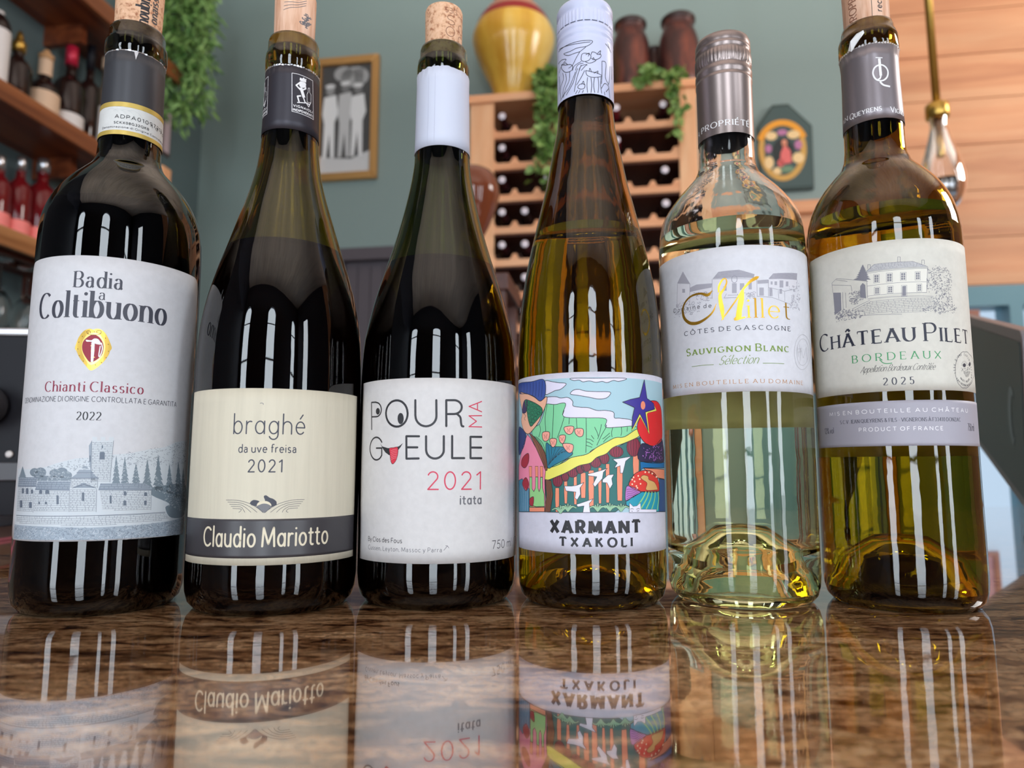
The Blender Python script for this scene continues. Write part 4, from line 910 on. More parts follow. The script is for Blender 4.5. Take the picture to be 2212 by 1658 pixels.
L2 = [
('t',LT,1,'slate','braghé',-20.52,81.07,11.85,81.07,8.56,0.59,0.59,'geo',1.5),
('t',LT,1,'slate','da uve freisa',-17.52,72.59,8.17,72.59,3.53,0.45,0.45,'sans',1.3),
('t',LT,1,'slate','2021',-12.88,63.9,2.59,63.9,5.35,0.59,0.59,'geo',2.2),
('t','producer_name',1,'cream','Claudio Mariotto',-34.23,30.99,25.35,30.99,8.13,0.91,0.91,'geo',1.3),
('s','emblem',1,'slate',1,0,0.19,[-446,1027,-321,1023,-203,987,-104,919]),
('s','emblem',1,'slate',1,0,0.19,[251,1027,129,1022,8,985,-92,918]),
('s','emblem',1,'slate',1,0,0.19,[-428,1009,-315,1004,-228,972,-156,919]),
('s','emblem',1,'slate',1,0,0.19,[236,1008,125,1003,29,970,-42,918]),
('s','emblem',1,'slate',1,0,0.19,[-411,990,-310,986,-254,958,-209,919]),
('s','emblem',1,'slate',1,0,0.19,[222,990,122,985,50,955,8,917]),
('s','emblem',1,'slate',1,0,0.19,[-394,972,-305,967,-279,943,-263,919]),
('s','emblem',1,'slate',1,0,0.19,[207,971,119,966,71,940,58,916]),
('s','emblem',1,'slate',1,0,0.19,[-377,953,-300,948,-305,929,-319,919]),
('s','emblem',1,'slate',1,0,0.19,[193,952,115,947,92,925,109,915]),
('f','emblem',1,'slate',1,[-222,1002,-195,1028,-154,1023,-133,1012,-93,1017,-105,1059,-85,1069,-54,1048,-24,1037,5,1011,-1,980,-51,965,-151,971,-203,984]),
('f','emblem',2,'cream',0,[-37,980,-42,965,-54,952,-74,944,-98,941,-122,945,-142,953,-157,966,-162,981,-158,996,-145,1009,-125,1017,-101,1020,-77,1017,-57,1008,-43,995]),
('f','emblem',3,'graym',1,[-161,966,-132,988,-100,996,-62,988,-39,964,-97,919]),
('s','emblem',3,'slate',1,0,0.16,[-213,987,-151,960,-97,915,-41,962,10,990]),
('s','scuff',1,'graym',1,0,0.27,[-172,1895,-160,1900,-144,1895,-144,1885])]
C2 = [
('s','emblem',1,'white',0,1,0.27,[-11,5414,45,5416,117,5412,224,5412,235,5202,246,4985,133,4983,61,4987,4,4990,-3,5204]),
('f','emblem',1,'white',0,[68,5352,72,5384,93,5379,111,5398,124,5384,140,5395,138,5352,94,5348]),
('f','emblem',1,'white',1,[73,5341,135,5342,128,5292,87,5277,67,5295]),
('s','emblem',1,'white',0,0,0.77,[74,5329,36,5287,77,5249]),
('s','emblem',1,'white',0,0,0.71,[126,5322,137,5283,98,5249]),
('s','emblem',1,'white',0,0,1.65,[83,5275,99,5231,119,5176]),
('s','emblem',1,'white',0,0,0.71,[88,5184,52,5169,70,5110]),
('s','emblem',1,'white',0,0,0.66,[113,5174,134,5126,189,5124]),
('s','emblem',1,'white',0,0,0.49,[51,5099,134,5120]),
('s','emblem',1,'white',0,0,0.38,[147,5125,176,5093,203,5156]),
('s','emblem',1,'white',0,1,0.22,[165,5301,166,5258,152,5227,156,5141,204,5150,204,5244,185,5260,183,5309]),
('t','emblem',1,'white','VIGNAIOLI',0.67,252.29,11.51,252.29,1.21,0.27,0.27,'sans',2),
('t','emblem',1,'white','INDIPENDENTI',0.63,250.06,11.81,250.06,1.21,0.27,0.27,'sans',1.4)]
L3 = [
('s',LT,1,'ink',0,0,-0.7,[-748,1690,-765,1958,-686,1955,-686,1952,-667,1949,-650,1943,-635,1934,-623,1922,-614,1908,-608,1893,-605,1878,-607,1862,-612,1848,-620,1835,-632,1825,-646,1817,-662,1813,-680,1812,-750,1814]),
('f',LT,1,'ink',0,[-626,1862,-627,1852,-631,1843,-637,1836,-645,1832,-654,1831,-664,1833,-672,1838,-680,1846,-684,1855,-686,1865,-685,1875,-681,1884,-674,1891,-666,1895,-657,1896,-647,1894,-639,1889,-632,1881,-628,1872]),
('s',LT,1,'ink',0,1,-1.05,[-300,1829,-302,1804,-308,1780,-318,1758,-332,1739,-350,1724,-370,1713,-392,1707,-416,1706,-440,1710,-464,1719,-486,1732,-506,1750,-522,1771,-534,1795,-541,1820,-543,1845,-539,1870,-530,1894,-516,1915,-498,1932,-477,1946,-453,1954,-429,1958,-405,1957,-382,1951,-360,1941,-341,1925,-325,1907,-313,1885,-305,1861]),
('f',LT,1,'ink',0,[-339,1781,-340,1765,-344,1750,-351,1738,-360,1731,-371,1728,-381,1731,-390,1739,-398,1751,-403,1766,-405,1783,-404,1800,-400,1815,-392,1827,-383,1834,-373,1836,-363,1833,-353,1826,-346,1813,-341,1798]),
('s',LT,1,'ink',0,0,-1.05,[-226,1954,-223,1804,-222,1804,-219,1782,-211,1761,-199,1743,-182,1727,-163,1715,-142,1708,-120,1705,-98,1708,-78,1715,-60,1726,-44,1742,-33,1761,-26,1781,-24,1803,-27,1953]),
('s',LT,1,'ink',0,0,-1.05,[69,1708,66,1954,139,1956,139,1956,156,1955,172,1950,186,1943,198,1933,207,1921,213,1907,215,1892,213,1877,208,1863,199,1850,187,1840,173,1831,157,1826,141,1824,72,1822]),
('s',LT,1,'ink',1,0,-1.05,[165,1828,201,1795,209,1742,217,1713,233,1708]),
('s',LT,1,'red',0,0,-0.52,[424,1956,288,1901,425,1855]),
('s',LT,1,'red',0,0,-0.52,[377,1936,378,1871]),
('s',LT,1,'red',0,0,-0.52,[425,1818,288,1811,367,1761,289,1707,426,1708]),
('s',LT,1,'ink',0,0,-0.76,[-589,1562,-603,1581,-621,1596,-641,1606,-663,1611,-686,1610,-709,1603,-730,1591,-748,1574,-762,1553,-770,1529,-772,1504,-768,1478,-757,1454,-742,1433,-722,1415,-701,1402,-678,1394,-655,1392,-634,1396,-614,1405,-598,1419,-585,1438,-586,1439,-588,1505,-665,1506]),
('f',LT,1,'ink',0,[-611,1554,-581,1521,-509,1503,-436,1505,-382,1520,-342,1549,-368,1509,-401,1472,-449,1439,-492,1435,-539,1462,-580,1506]),
('f',LT,2,'tongue',1,[-491,1498,-443,1507,-398,1509,-394,1451,-413,1387,-447,1352,-470,1376,-483,1440]),
('s',LT,2,'ink',1,1,0.23,[-491,1498,-443,1507,-398,1509,-394,1451,-413,1387,-447,1352,-470,1376,-483,1440]),
('s',LT,3,'pinkl',0,0,0.17,[-475,1475,-443,1488,-406,1491]),
('s',LT,3,'pinkl',0,0,0.17,[-475,1457,-442,1472,-405,1475]),
('s',LT,3,'pinkl',0,0,0.17,[-475,1440,-442,1456,-405,1459]),
('s',LT,3,'pinkl',0,0,0.17,[-474,1422,-442,1439,-404,1443]),
('s',LT,3,'pinkl',0,0,0.17,[-474,1405,-441,1423,-404,1426]),
('s',LT,3,'pinkl',0,0,0.17,[-473,1387,-441,1407,-404,1410]),
('s',LT,1,'ink',0,0,-1.05,[-184,1611,-309,1613,-304,1401,-185,1403]),
('s',LT,1,'ink',0,0,-1.05,[-304,1508,-199,1507]),
('s',LT,1,'ink',0,0,-1.05,[-118,1611,-116,1484,-116,1484,-113,1466,-107,1448,-97,1433,-84,1420,-68,1410,-51,1404,-33,1402,-14,1404,3,1410,18,1420,31,1433,41,1449,47,1466,48,1484,47,1612]),
('s',LT,1,'ink',0,0,-1.05,[125,1615,127,1406,244,1407]),
('s',LT,1,'ink',0,0,-1.05,[424,1612,305,1610,307,1407,425,1408]),
('s',LT,1,'ink',0,0,-1.05,[310,1508,422,1509]),
('t',LT,1,'red','2021',-5.29,55.74,21.78,55.74,8.15,0.64,0.64,'geo',2.2),
('t',LT,1,'gray','itata',10.14,48.85,21.61,48.85,3.84,0.7,0.7,'geo',1.6),
('t',LT,1,'ink','By Clos des Fous',-38.93,30.91,-16.84,30.91,2.1,0.27,0.27,'sans',1.3),
('t',LT,1,'gray','Cussen, Leyton, Massoc y Parra',-38.73,26.97,2.22,26.97,1.98,0.22,0.22,'sans',1.5),
('s',LT,1,'gray',0,0,0.23,[59,554,93,594]),
('s',LT,1,'gray',1,0,0.23,[75,596,93,594,107,573]),
('t',LT,1,'ink','750 ml / 75',28.1,27.06,59.13,27.06,3.84,0.35,0.35,'sans',1.2),
('t',LT,1,'slate','www.closdesfous.com',49.89,36.2,49.91,59.41,1.16,0.15,0.15,'sans',1.3),
('s',LT,1,'slate',0,0,0.29,[1103,722,1103,752]),
('s',LT,1,'slate',0,0,0.29,[1103,766,1103,805]),
('s',LT,1,'slate',0,0,0.29,[1103,810,1104,846]),
('s',LT,1,'slate',0,0,0.29,[1104,853,1104,887]),
('s',LT,1,'slate',0,0,0.29,[1104,897,1104,928]),
('s',LT,1,'slate',0,0,0.29,[1104,941,1104,981]),
('s',LT,1,'slate',0,0,0.29,[1104,985,1104,1023]),
('s',LT,1,'slate',0,0,0.29,[1105,1029,1105,1064]),
('s',LT,1,'slate',0,0,0.29,[1105,1073,1105,1106]),
('s',LT,1,'slate',0,0,0.29,[1105,1117,1105,1147]),
('s',LT,1,'slate',0,0,0.29,[1105,1161,1105,1201]),
('s',LT,1,'slate',0,0,0.29,[1105,1206,1106,1242]),
('s',LT,1,'slate',0,0,0.29,[1106,1250,1106,1284]),
('s',LT,1,'slate',0,0,0.29,[1106,1294,1106,1326]),
('s',LT,1,'slate',0,0,0.29,[1106,1339,1106,1380]),
('s',LT,1,'slate',0,0,0.29,[1106,1384,1106,1422]),
('s',LT,1,'slate',0,0,0.29,[1106,1428,1107,1464]),
('s',LT,1,'slate',0,0,0.29,[1107,1473,1107,1506]),
('s',LT,1,'slate',0,0,0.29,[1107,1518,1107,1548]),
('s',LT,1,'slate',0,0,0.29,[1107,1562,1107,1602]),
('s',LT,1,'slate',0,0,0.29,[1107,1607,1108,1645]),
('s',LT,1,'slate',0,0,0.29,[1108,1652,1108,1687]),
('s',LT,1,'slate',0,0,0.29,[1108,1697,1108,1730]),
('s',LT,1,'slate',0,0,0.29,[1108,1742,1108,1784]),
('s',LT,1,'slate',0,0,0.29,[1108,1788,1109,1826]),
('s',LT,1,'slate',0,0,0.29,[1109,1833,1109,1869]),
('s',LT,1,'slate',0,0,0.29,[1109,1878,1109,1912]),
('s',LT,1,'slate',0,0,0.29,[1109,1924,1109,1955]),
('s',LT,1,'slate',0,0,0.29,[1185,716,1185,746]),
('s',LT,1,'slate',0,0,0.29,[1185,760,1185,799]),
('s',LT,1,'slate',0,0,0.29,[1185,804,1185,841]),
('s',LT,1,'slate',0,0,0.29,[1185,849,1185,883]),
('s',LT,1,'slate',0,0,0.29,[1185,893,1185,925]),
('s',LT,1,'slate',0,0,0.29,[1185,937,1185,978]),
('s',LT,1,'slate',0,0,0.29,[1185,982,1185,1020]),
('s',LT,1,'slate',0,0,0.29,[1185,1026,1185,1062]),
('s',LT,1,'slate',0,0,0.29,[1185,1071,1185,1104]),
('s',LT,1,'slate',0,0,0.29,[1185,1115,1185,1146]),
('s',LT,1,'slate',0,0,0.29,[1185,1160,1185,1200]),
('s',LT,1,'slate',0,0,0.29,[1185,1205,1185,1242]),
('s',LT,1,'slate',0,0,0.29,[1185,1250,1185,1284]),
('s',LT,1,'slate',0,0,0.29,[1185,1295,1185,1327]),
('s',LT,1,'slate',0,0,0.29,[1185,1339,1185,1381]),
('s',LT,1,'slate',0,0,0.29,[1185,1384,1185,1423]),
('s',LT,1,'slate',0,0,0.29,[1185,1430,1185,1466]),
('s',LT,1,'slate',0,0,0.29,[1185,1475,1185,1508]),
('s',LT,1,'slate',0,0,0.29,[1185,1520,1185,1551]),
('s',LT,1,'slate',0,0,0.29,[1185,1565,1185,1605]),
('s',LT,1,'slate',0,0,0.29,[1185,1611,1185,1648]),
('s',LT,1,'slate',0,0,0.29,[1185,1656,1185,1691]),
('s',LT,1,'slate',0,0,0.29,[1185,1702,1185,1734]),
('s',LT,1,'slate',0,0,0.29,[1185,1747,1185,1789]),
('s',LT,1,'slate',0,0,0.29,[1185,1793,1185,1832]),
('s',LT,1,'slate',0,0,0.29,[1185,1838,1185,1875]),
('s',LT,1,'slate',0,0,0.29,[1185,1884,1185,1918]),
('s',LT,1,'slate',0,0,0.29,[1185,1930,1185,1961])]
L4 = [
('f',IL,1,'sky',0,[-999,903,986,903,986,2169,-999,2169]),
('f',IL,2,'cloud',1,[-457,2154,-370,2144,-299,2129,-232,2121,-228,2103,-280,2065,-340,2055,-392,2036,-452,2031]),
('s',IL,2.5,'ink',1,1,0.28,[-457,2154,-370,2144,-299,2129,-232,2121,-228,2103,-280,2065,-340,2055,-392,2036,-452,2031]),
('f',IL,2.0,'cloud',1,[-172,2165,-150,2144,-96,2146,-61,2128,0,2135,61,2122,122,2130,167,2119,230,2141,286,2134,360,2166,70,2161]),
('s',IL,2.5,'ink',1,1,0.28,[-172,2165,-150,2144,-96,2146,-61,2128,0,2135,61,2122,122,2130,167,2119,230,2141,286,2134,360,2166,70,2161]),
('f',IL,2.0,'cloud',1,[-183,2016,-151,2051,-97,2056,-36,2039,68,2033,192,2030,187,1995,146,1968,76,1963,7,1977,-63,1991,-116,2001]),
('s',IL,2.5,'ink',1,1,0.28,[-183,2016,-151,2051,-97,2056,-36,2039,68,2033,192,2030,187,1995,146,1968,76,1963,7,1977,-63,1991,-116,2001]),
('f',IL,2.0,'cloud',1,[-447,1990,-340,1997,-281,1981,-206,1982,-161,1945,-157,1901,-91,1886,-12,1880,66,1854,153,1854,225,1837,233,1785,289,1782,418,1763,416,1684,150,1680,133,1723,-245,1763,-254,1878,-447,1905]),
('s',IL,2.5,'ink',1,1,0.28,[-447,1990,-340,1997,-281,1981,-206,1982,-161,1945,-157,1901,-91,1886,-12,1880,66,1854,153,1854,225,1837,233,1785,289,1782,418,1763,416,1684,150,1680,133,1723,-245,1763,-254,1878,-447,1905]),
('f',IL,3,'leaf',1,[-447,1927,-341,1921,-230,1925,-254,1803,-48,1785,148,1775,146,1697,268,1697,417,1710,482,1686,333,1586,193,1550,17,1481,-35,1425,-203,1404,-346,1318,-430,1292,-572,1488,-642,1689,-532,1738,-471,1843]),
('s',IL,3.5,'ink',1,1,0.28,[-447,1927,-341,1921,-230,1925,-254,1803,-48,1785,148,1775,146,1697,268,1697,417,1710,482,1686,333,1586,193,1550,17,1481,-35,1425,-203,1404,-346,1318,-430,1292,-572,1488,-642,1689,-532,1738,-471,1843]),
('s',IL,4,'inkg',1,0,0.26,[-431,1922,-454,1806,-449,1663]),
('s',IL,4,'inkg',1,0,0.26,[-356,1918,-360,1802,-376,1590]),
('s',IL,4,'inkg',1,0,0.26,[-245,1798,-274,1711,-319,1598]),
('s',IL,4,'inkg',1,0,0.26,[-194,1792,-199,1726]),
('s',IL,4,'inkg',1,0,0.26,[-127,1782,-121,1681]),
('s',IL,4,'inkg',1,0,0.26,[-35,1785,-35,1602,-42,1455]),
('s',IL,4,'inkg',1,0,0.26,[151,1695,106,1619,61,1524]),
('s',IL,4,'inkg',1,0,0.26,[107,1723,93,1653,70,1584]),
('s',IL,4,'inkg',1,0,0.26,[42,1697,67,1645,75,1610]),
('s',IL,4,'inkg',1,0,0.26,[10,1619,36,1584]),
('s',IL,4,'inkg',1,0,0.26,[-33,1585,1,1580,31,1558]),
('s',IL,4,'inkg',1,0,0.26,[-38,1559,-8,1550,22,1528]),
('s',IL,4,'inkg',1,0,0.26,[-41,1528,-8,1515,17,1507]),
('s',IL,4,'inkg',1,0,0.26,[185,1641,140,1602,114,1584]),
('s',IL,4,'inkg',1,0,0.26,[189,1615,149,1584,122,1554]),
('s',IL,4,'inkg',1,0,0.26,[213,1689,203,1645,207,1602]),
('s',IL,4,'inkg',1,0,0.26,[301,1699,303,1655,295,1616]),
('s',IL,4,'inkg',1,0,0.26,[365,1700,359,1656]),
('s',IL,4,'inkg',1,0,0.26,[-532,1738,-514,1684,-539,1613]),
('f',IL,5,'fieldteal',0,[-458,1204,-213,1283,-19,1360,191,1481,382,1569,514,1607,505,1274,384,1214,327,1069,339,983,226,908,-433,898,-454,1064]),
('s',IL,5.5,'ink',0,1,0.28,[-458,1204,-213,1283,-19,1360,191,1481,382,1569,514,1607,505,1274,384,1214,327,1069,339,983,226,908,-433,898,-454,1064]),
('f',IL,6,'trunk',0,[-343,1127,-303,1127,-303,1015,-307,903,-341,902,-346,1014]),
('s',IL,6.5,'ink',0,1,0.17,[-343,1127,-303,1127,-303,1015,-307,903,-341,902,-346,1014]),
('f',IL,6.0,'trunk',0,[-251,1205,-221,1205,-220,1094,-225,982,-249,982,-254,1093]),
('s',IL,6.5,'ink',0,1,0.17,[-251,1205,-221,1205,-220,1094,-225,982,-249,982,-254,1093]),
('f',IL,6.0,'trunk',0,[-157,1236,-129,1236,-128,1105,-133,975,-156,975,-160,1105]),
('s',IL,6.5,'ink',0,1,0.17,[-157,1236,-129,1236,-128,1105,-133,975,-156,975,-160,1105]),
('f',IL,6.0,'trunk',0,[-91,1270,-46,1270,-46,1153,-51,1036,-90,1035,-94,1152]),
('s',IL,6.5,'ink',0,1,0.17,[-91,1270,-46,1270,-46,1153,-51,1036,-90,1035,-94,1152]),
('f',IL,6.0,'trunk',0,[-18,1292,30,1292,29,1125,24,960,-19,959,-22,1125]),
('s',IL,6.5,'ink',0,1,0.17,[-18,1292,30,1292,29,1125,24,960,-19,959,-22,1125]),
('f',IL,6.0,'trunk',0,[73,1317,101,1317,100,1151,94,985,72,985,69,1151]),
('s',IL,6.5,'ink',0,1,0.17,[73,1317,101,1317,100,1151,94,985,72,985,69,1151]),
('f',IL,6.0,'trunk',0,[143,1352,176,1352,175,1172,168,993,141,993,139,1172]),
('s',IL,6.5,'ink',0,1,0.17,[143,1352,176,1352,175,1172,168,993,141,993,139,1172]),
('f',IL,6.0,'trunk',0,[252,1403,305,1404,303,1206,295,1009,248,1010,246,1206]),
('s',IL,6.5,'ink',0,1,0.17,[252,1403,305,1404,303,1206,295,1009,248,1010,246,1206]),
('f',IL,6.0,'trunk',0,[421,1448,489,1449,488,1350,481,1252,420,1253,416,1350]),
('s',IL,6.5,'ink',0,1,0.17,[421,1448,489,1449,488,1350,481,1252,420,1253,416,1350]),
('f',IL,7,'maroon',0,[-265,1192,-270,1168,-285,1148,-306,1137,-330,1137,-352,1147,-367,1167,-372,1191,-367,1216,-351,1236,-329,1247,-305,1247,-284,1236,-270,1216]),
('s',IL,7.5,'ink',0,1,0.22,[-265,1192,-270,1168,-285,1148,-306,1137,-330,1137,-352,1147,-367,1167,-372,1191,-367,1216,-351,1236,-329,1247,-305,1247,-284,1236,-270,1216]),
('s',IL,7.5,'ink',1,0,0.2,[-353,1237,-361,1191,-345,1141]),
('s',IL,7.5,'ink',1,0,0.2,[-335,1237,-339,1192,-331,1141]),
('s',IL,7.5,'ink',1,0,0.2,[-317,1237,-317,1192,-318,1141]),
('s',IL,7.5,'ink',1,0,0.2,[-299,1237,-296,1192,-305,1141]),
('s',IL,7.5,'ink',1,0,0.2,[-282,1237,-275,1192,-291,1141]),
('f',IL,7,'maroon',0,[-203,1230,-207,1212,-217,1197,-233,1189,-250,1189,-266,1197,-277,1211,-281,1229,-276,1247,-265,1262,-249,1270,-232,1270,-217,1262,-206,1247]),
('s',IL,7.5,'ink',0,1,0.22,[-203,1230,-207,1212,-217,1197,-233,1189,-250,1189,-266,1197,-277,1211,-281,1229,-276,1247,-265,1262,-249,1270,-232,1270,-217,1262,-206,1247]),
('s',IL,7.5,'ink',1,0,0.2,[-267,1262,-273,1229,-261,1192]),
('s',IL,7.5,'ink',1,0,0.2,[-254,1263,-257,1229,-251,1192]),
('s',IL,7.5,'ink',1,0,0.2,[-241,1263,-241,1229,-242,1192]),
('s',IL,7.5,'ink',1,0,0.2,[-228,1263,-226,1229,-232,1192]),
('s',IL,7.5,'ink',1,0,0.2,[-215,1263,-210,1229,-222,1192]),
('f',IL,7,'maroon',0,[-117,1270,-122,1251,-137,1235,-157,1226,-180,1226,-201,1235,-215,1251,-220,1270,-215,1289,-200,1305,-179,1314,-156,1314,-136,1305,-122,1289]),
('s',IL,7.5,'ink',0,1,0.22,[-117,1270,-122,1251,-137,1235,-157,1226,-180,1226,-201,1235,-215,1251,-220,1270,-215,1289,-200,1305,-179,1314,-156,1314,-136,1305,-122,1289]),
('s',IL,7.5,'ink',1,0,0.2,[-202,1306,-210,1270,-195,1230]),
('s',IL,7.5,'ink',1,0,0.2,[-185,1306,-189,1270,-182,1230]),
('s',IL,7.5,'ink',1,0,0.2,[-168,1306,-168,1270,-169,1230]),
('s',IL,7.5,'ink',1,0,0.2,[-151,1306,-148,1270,-156,1230]),
('s',IL,7.5,'ink',1,0,0.2,[-134,1306,-127,1270,-143,1230]),
('f',IL,7,'maroon',0,[-58,1300,-62,1282,-73,1268,-89,1260,-107,1260,-122,1268,-133,1282,-137,1300,-133,1318,-122,1332,-106,1340,-88,1340,-73,1332,-62,1318]),
('s',IL,7.5,'ink',0,1,0.22,[-58,1300,-62,1282,-73,1268,-89,1260,-107,1260,-122,1268,-133,1282,-137,1300,-133,1318,-122,1332,-106,1340,-88,1340,-73,1332,-62,1318]),
('s',IL,7.5,'ink',1,0,0.2,[-123,1333,-129,1300,-117,1263]),
('s',IL,7.5,'ink',1,0,0.2,[-110,1333,-113,1300,-108,1263]),
('s',IL,7.5,'ink',1,0,0.2,[-97,1333,-97,1300,-98,1263]),
('s',IL,7.5,'ink',1,0,0.2,[-84,1333,-82,1300,-88,1263]),
('s',IL,7.5,'ink',1,0,0.2,[-71,1333,-66,1300,-78,1263]),
('f',IL,7,'maroon',0,[6,1322,1,1303,-12,1288,-31,1280,-52,1280,-71,1288,-84,1303,-88,1322,-84,1340,-70,1355,-51,1363,-30,1363,-11,1355,2,1340]),
('s',IL,7.5,'ink',0,1,0.22,[6,1322,1,1303,-12,1288,-31,1280,-52,1280,-71,1288,-84,1303,-88,1322,-84,1340,-70,1355,-51,1363,-30,1363,-11,1355,2,1340]),
('s',IL,7.5,'ink',1,0,0.2,[-72,1356,-79,1322,-65,1283]),
('s',IL,7.5,'ink',1,0,0.2,[-56,1356,-60,1322,-53,1283]),
('s',IL,7.5,'ink',1,0,0.2,[-40,1356,-41,1322,-41,1283]),
('s',IL,7.5,'ink',1,0,0.2,[-25,1356,-22,1322,-30,1283]),
('s',IL,7.5,'ink',1,0,0.2,[-9,1356,-3,1322,-18,1283]),
('f',IL,7,'maroon',0,[103,1364,98,1344,83,1328,61,1318,37,1318,16,1328,2,1344,-3,1364,2,1385,17,1401,39,1411,62,1410,84,1401,98,1385]),
('s',IL,7.5,'ink',0,1,0.22,[103,1364,98,1344,83,1328,61,1318,37,1318,16,1328,2,1344,-3,1364,2,1385,17,1401,39,1411,62,1410,84,1401,98,1385]),
('s',IL,7.5,'ink',1,0,0.2,[15,1402,7,1364,23,1322]),
('s',IL,7.5,'ink',1,0,0.2,[33,1402,29,1364,36,1322]),
('s',IL,7.5,'ink',1,0,0.2,[50,1402,50,1364,49,1322]),
('s',IL,7.5,'ink',1,0,0.2,[68,1402,71,1364,63,1322]),
('s',IL,7.5,'ink',1,0,0.2,[86,1402,93,1364,76,1322]),
('f',IL,7,'maroon',0,[177,1403,172,1380,158,1361,138,1351,117,1351,98,1361,85,1380,81,1403,86,1426,99,1445,119,1455,140,1455,159,1445,172,1426]),
('s',IL,7.5,'ink',0,1,0.22,[177,1403,172,1380,158,1361,138,1351,117,1351,98,1361,85,1380,81,1403,86,1426,99,1445,119,1455,140,1455,159,1445,172,1426]),
('s',IL,7.5,'ink',1,0,0.2,[97,1446,90,1403,104,1355]),
('s',IL,7.5,'ink',1,0,0.2,[113,1446,109,1403,116,1355]),
('s',IL,7.5,'ink',1,0,0.2,[129,1446,128,1403,128,1355]),
('s',IL,7.5,'ink',1,0,0.2,[145,1446,148,1403,140,1355]),
('s',IL,7.5,'ink',1,0,0.2,[161,1446,167,1403,152,1355]),
('f',IL,7,'maroon',0,[316,1464,308,1442,288,1423,260,1413,229,1413,202,1423,184,1441,178,1463,185,1486,204,1504,231,1514,262,1514,290,1505,309,1487]),
('s',IL,7.5,'ink',0,1,0.22,[316,1464,308,1442,288,1423,260,1413,229,1413,202,1423,184,1441,178,1463,185,1486,204,1504,231,1514,262,1514,290,1505,309,1487]),
('s',IL,7.5,'ink',1,0,0.2,[201,1505,191,1464,210,1417]),
('s',IL,7.5,'ink',1,0,0.2,[224,1505,218,1464,227,1417]),
('s',IL,7.5,'ink',1,0,0.2,[246,1505,245,1464,245,1417]),
('s',IL,7.5,'ink',1,0,0.2,[269,1505,273,1464,262,1417]),
('s',IL,7.5,'ink',1,0,0.2,[292,1506,301,1464,279,1417]),
('f',IL,7,'maroon',0,[512,1515,502,1475,477,1442,443,1424,408,1424,378,1441,357,1473,351,1512,359,1552,381,1584,412,1602,448,1603,481,1586,504,1555]),
('s',IL,7.5,'ink',0,1,0.22,[512,1515,502,1475,477,1442,443,1424,408,1424,378,1441,357,1473,351,1512,359,1552,381,1584,412,1602,448,1603,481,1586,504,1555]),
('s',IL,7.5,'ink',1,0,0.2,[378,1586,366,1512,387,1431]),
('s',IL,7.5,'ink',1,0,0.2,[404,1586,396,1513,406,1431]),
('s',IL,7.5,'ink',1,0,0.2,[430,1587,428,1513,426,1431]),
('s',IL,7.5,'ink',1,0,0.2,[457,1587,460,1514,446,1431]),
('s',IL,7.5,'ink',1,0,0.2,[484,1588,494,1514,466,1431]),
('f',IL,8,'yellow',1,[-452,1300,-346,1331,-249,1370,-176,1412,-35,1442,61,1506,157,1558,239,1598,333,1608,476,1685,506,1624,362,1560,219,1507,147,1446,59,1412,-2,1360,-106,1335,-204,1283,-307,1240,-453,1199]),
('s',IL,8.5,'ink',1,1,0.28,[-452,1300,-346,1331,-249,1370,-176,1412,-35,1442,61,1506,157,1558,239,1598,333,1608,476,1685,506,1624,362,1560,219,1507,147,1446,59,1412,-2,1360,-106,1335,-204,1283,-307,1240,-453,1199]),
('f',IL,8.0,'bird',0,[-251,1145,-178,1145,-125,1154,-63,1179,-99,1129,-96,1069,-127,1018,-150,1035,-139,1090,-233,1100]),
('s',IL,8.5,'ink',0,1,0.22,[-251,1145,-178,1145,-125,1154,-63,1179,-99,1129,-96,1069,-127,1018,-150,1035,-139,1090,-233,1100]),
('f',IL,8.0,'bird',0,[-29,1257,40,1274,101,1292,155,1310,118,1274,108,1215,38,1138,20,1163,57,1232,-20,1243]),
('s',IL,8.5,'ink',0,1,0.22,[-29,1257,40,1274,101,1292,155,1310,118,1274,108,1215,38,1138,20,1163,57,1232,-20,1243]),
('f',IL,8.0,'bird',0,[110,1206,161,1249,219,1255,196,1215,204,1163,176,1119,151,1176,107,1180]),
('s',IL,8.5,'ink',0,1,0.22,[110,1206,161,1249,219,1255,196,1215,204,1163,176,1119,151,1176,107,1180]),
('f',IL,8.0,'bird',0,[208,1395,281,1404,401,1423,338,1378,307,1266,281,1266,280,1335,223,1313,253,1360]),
('s',IL,8.5,'ink',0,1,0.22,[208,1395,281,1404,401,1423,338,1378,307,1266,281,1266,280,1335,223,1313,253,1360]),
('f',IL,8.0,'bird',0,[-136,975,-58,1001,21,1029,-15,985,-8,903,-76,902,-65,963,-123,954]),
('s',IL,8.5,'ink',0,1,0.22,[-136,975,-58,1001,21,1029,-15,985,-8,903,-76,902,-65,963,-123,954]),
('s',IL,9,'ink',1,0,0.87,[-217,910,-261,952,-300,941]),
('s',IL,9.5,'fern',1,0,0.48,[-217,910,-261,952,-300,940]),
('s',IL,9,'ink',1,0,0.87,[-217,910,-246,952,-272,956]),
('s',IL,9.5,'fern',1,0,0.48,[-217,910,-246,952,-272,954]),
('s',IL,9,'ink',1,0,0.87,[-217,910,-231,952,-244,970]),
('s',IL,9.5,'fern',1,0,0.48,[-217,910,-231,952,-244,968]),
('s',IL,9,'ink',1,0,0.87,[-217,910,-216,953,-216,984]),
('s',IL,9.5,'fern',1,0,0.48,[-217,910,-216,953,-216,982]),
('s',IL,9,'ink',1,0,0.87,[-217,910,-202,953,-189,971]),
('s',IL,9.5,'fern',1,0,0.48,[-217,910,-202,953,-189,969]),
('s',IL,9,'ink',1,0,0.87,[-217,910,-188,953,-163,958]),
('s',IL,9.5,'fern',1,0,0.48,[-217,910,-188,953,-163,956]),
('s',IL,9,'ink',1,0,0.87,[-217,910,-173,953,-136,945]),
('s',IL,9.5,'fern',1,0,0.48,[-217,910,-173,953,-136,943]),
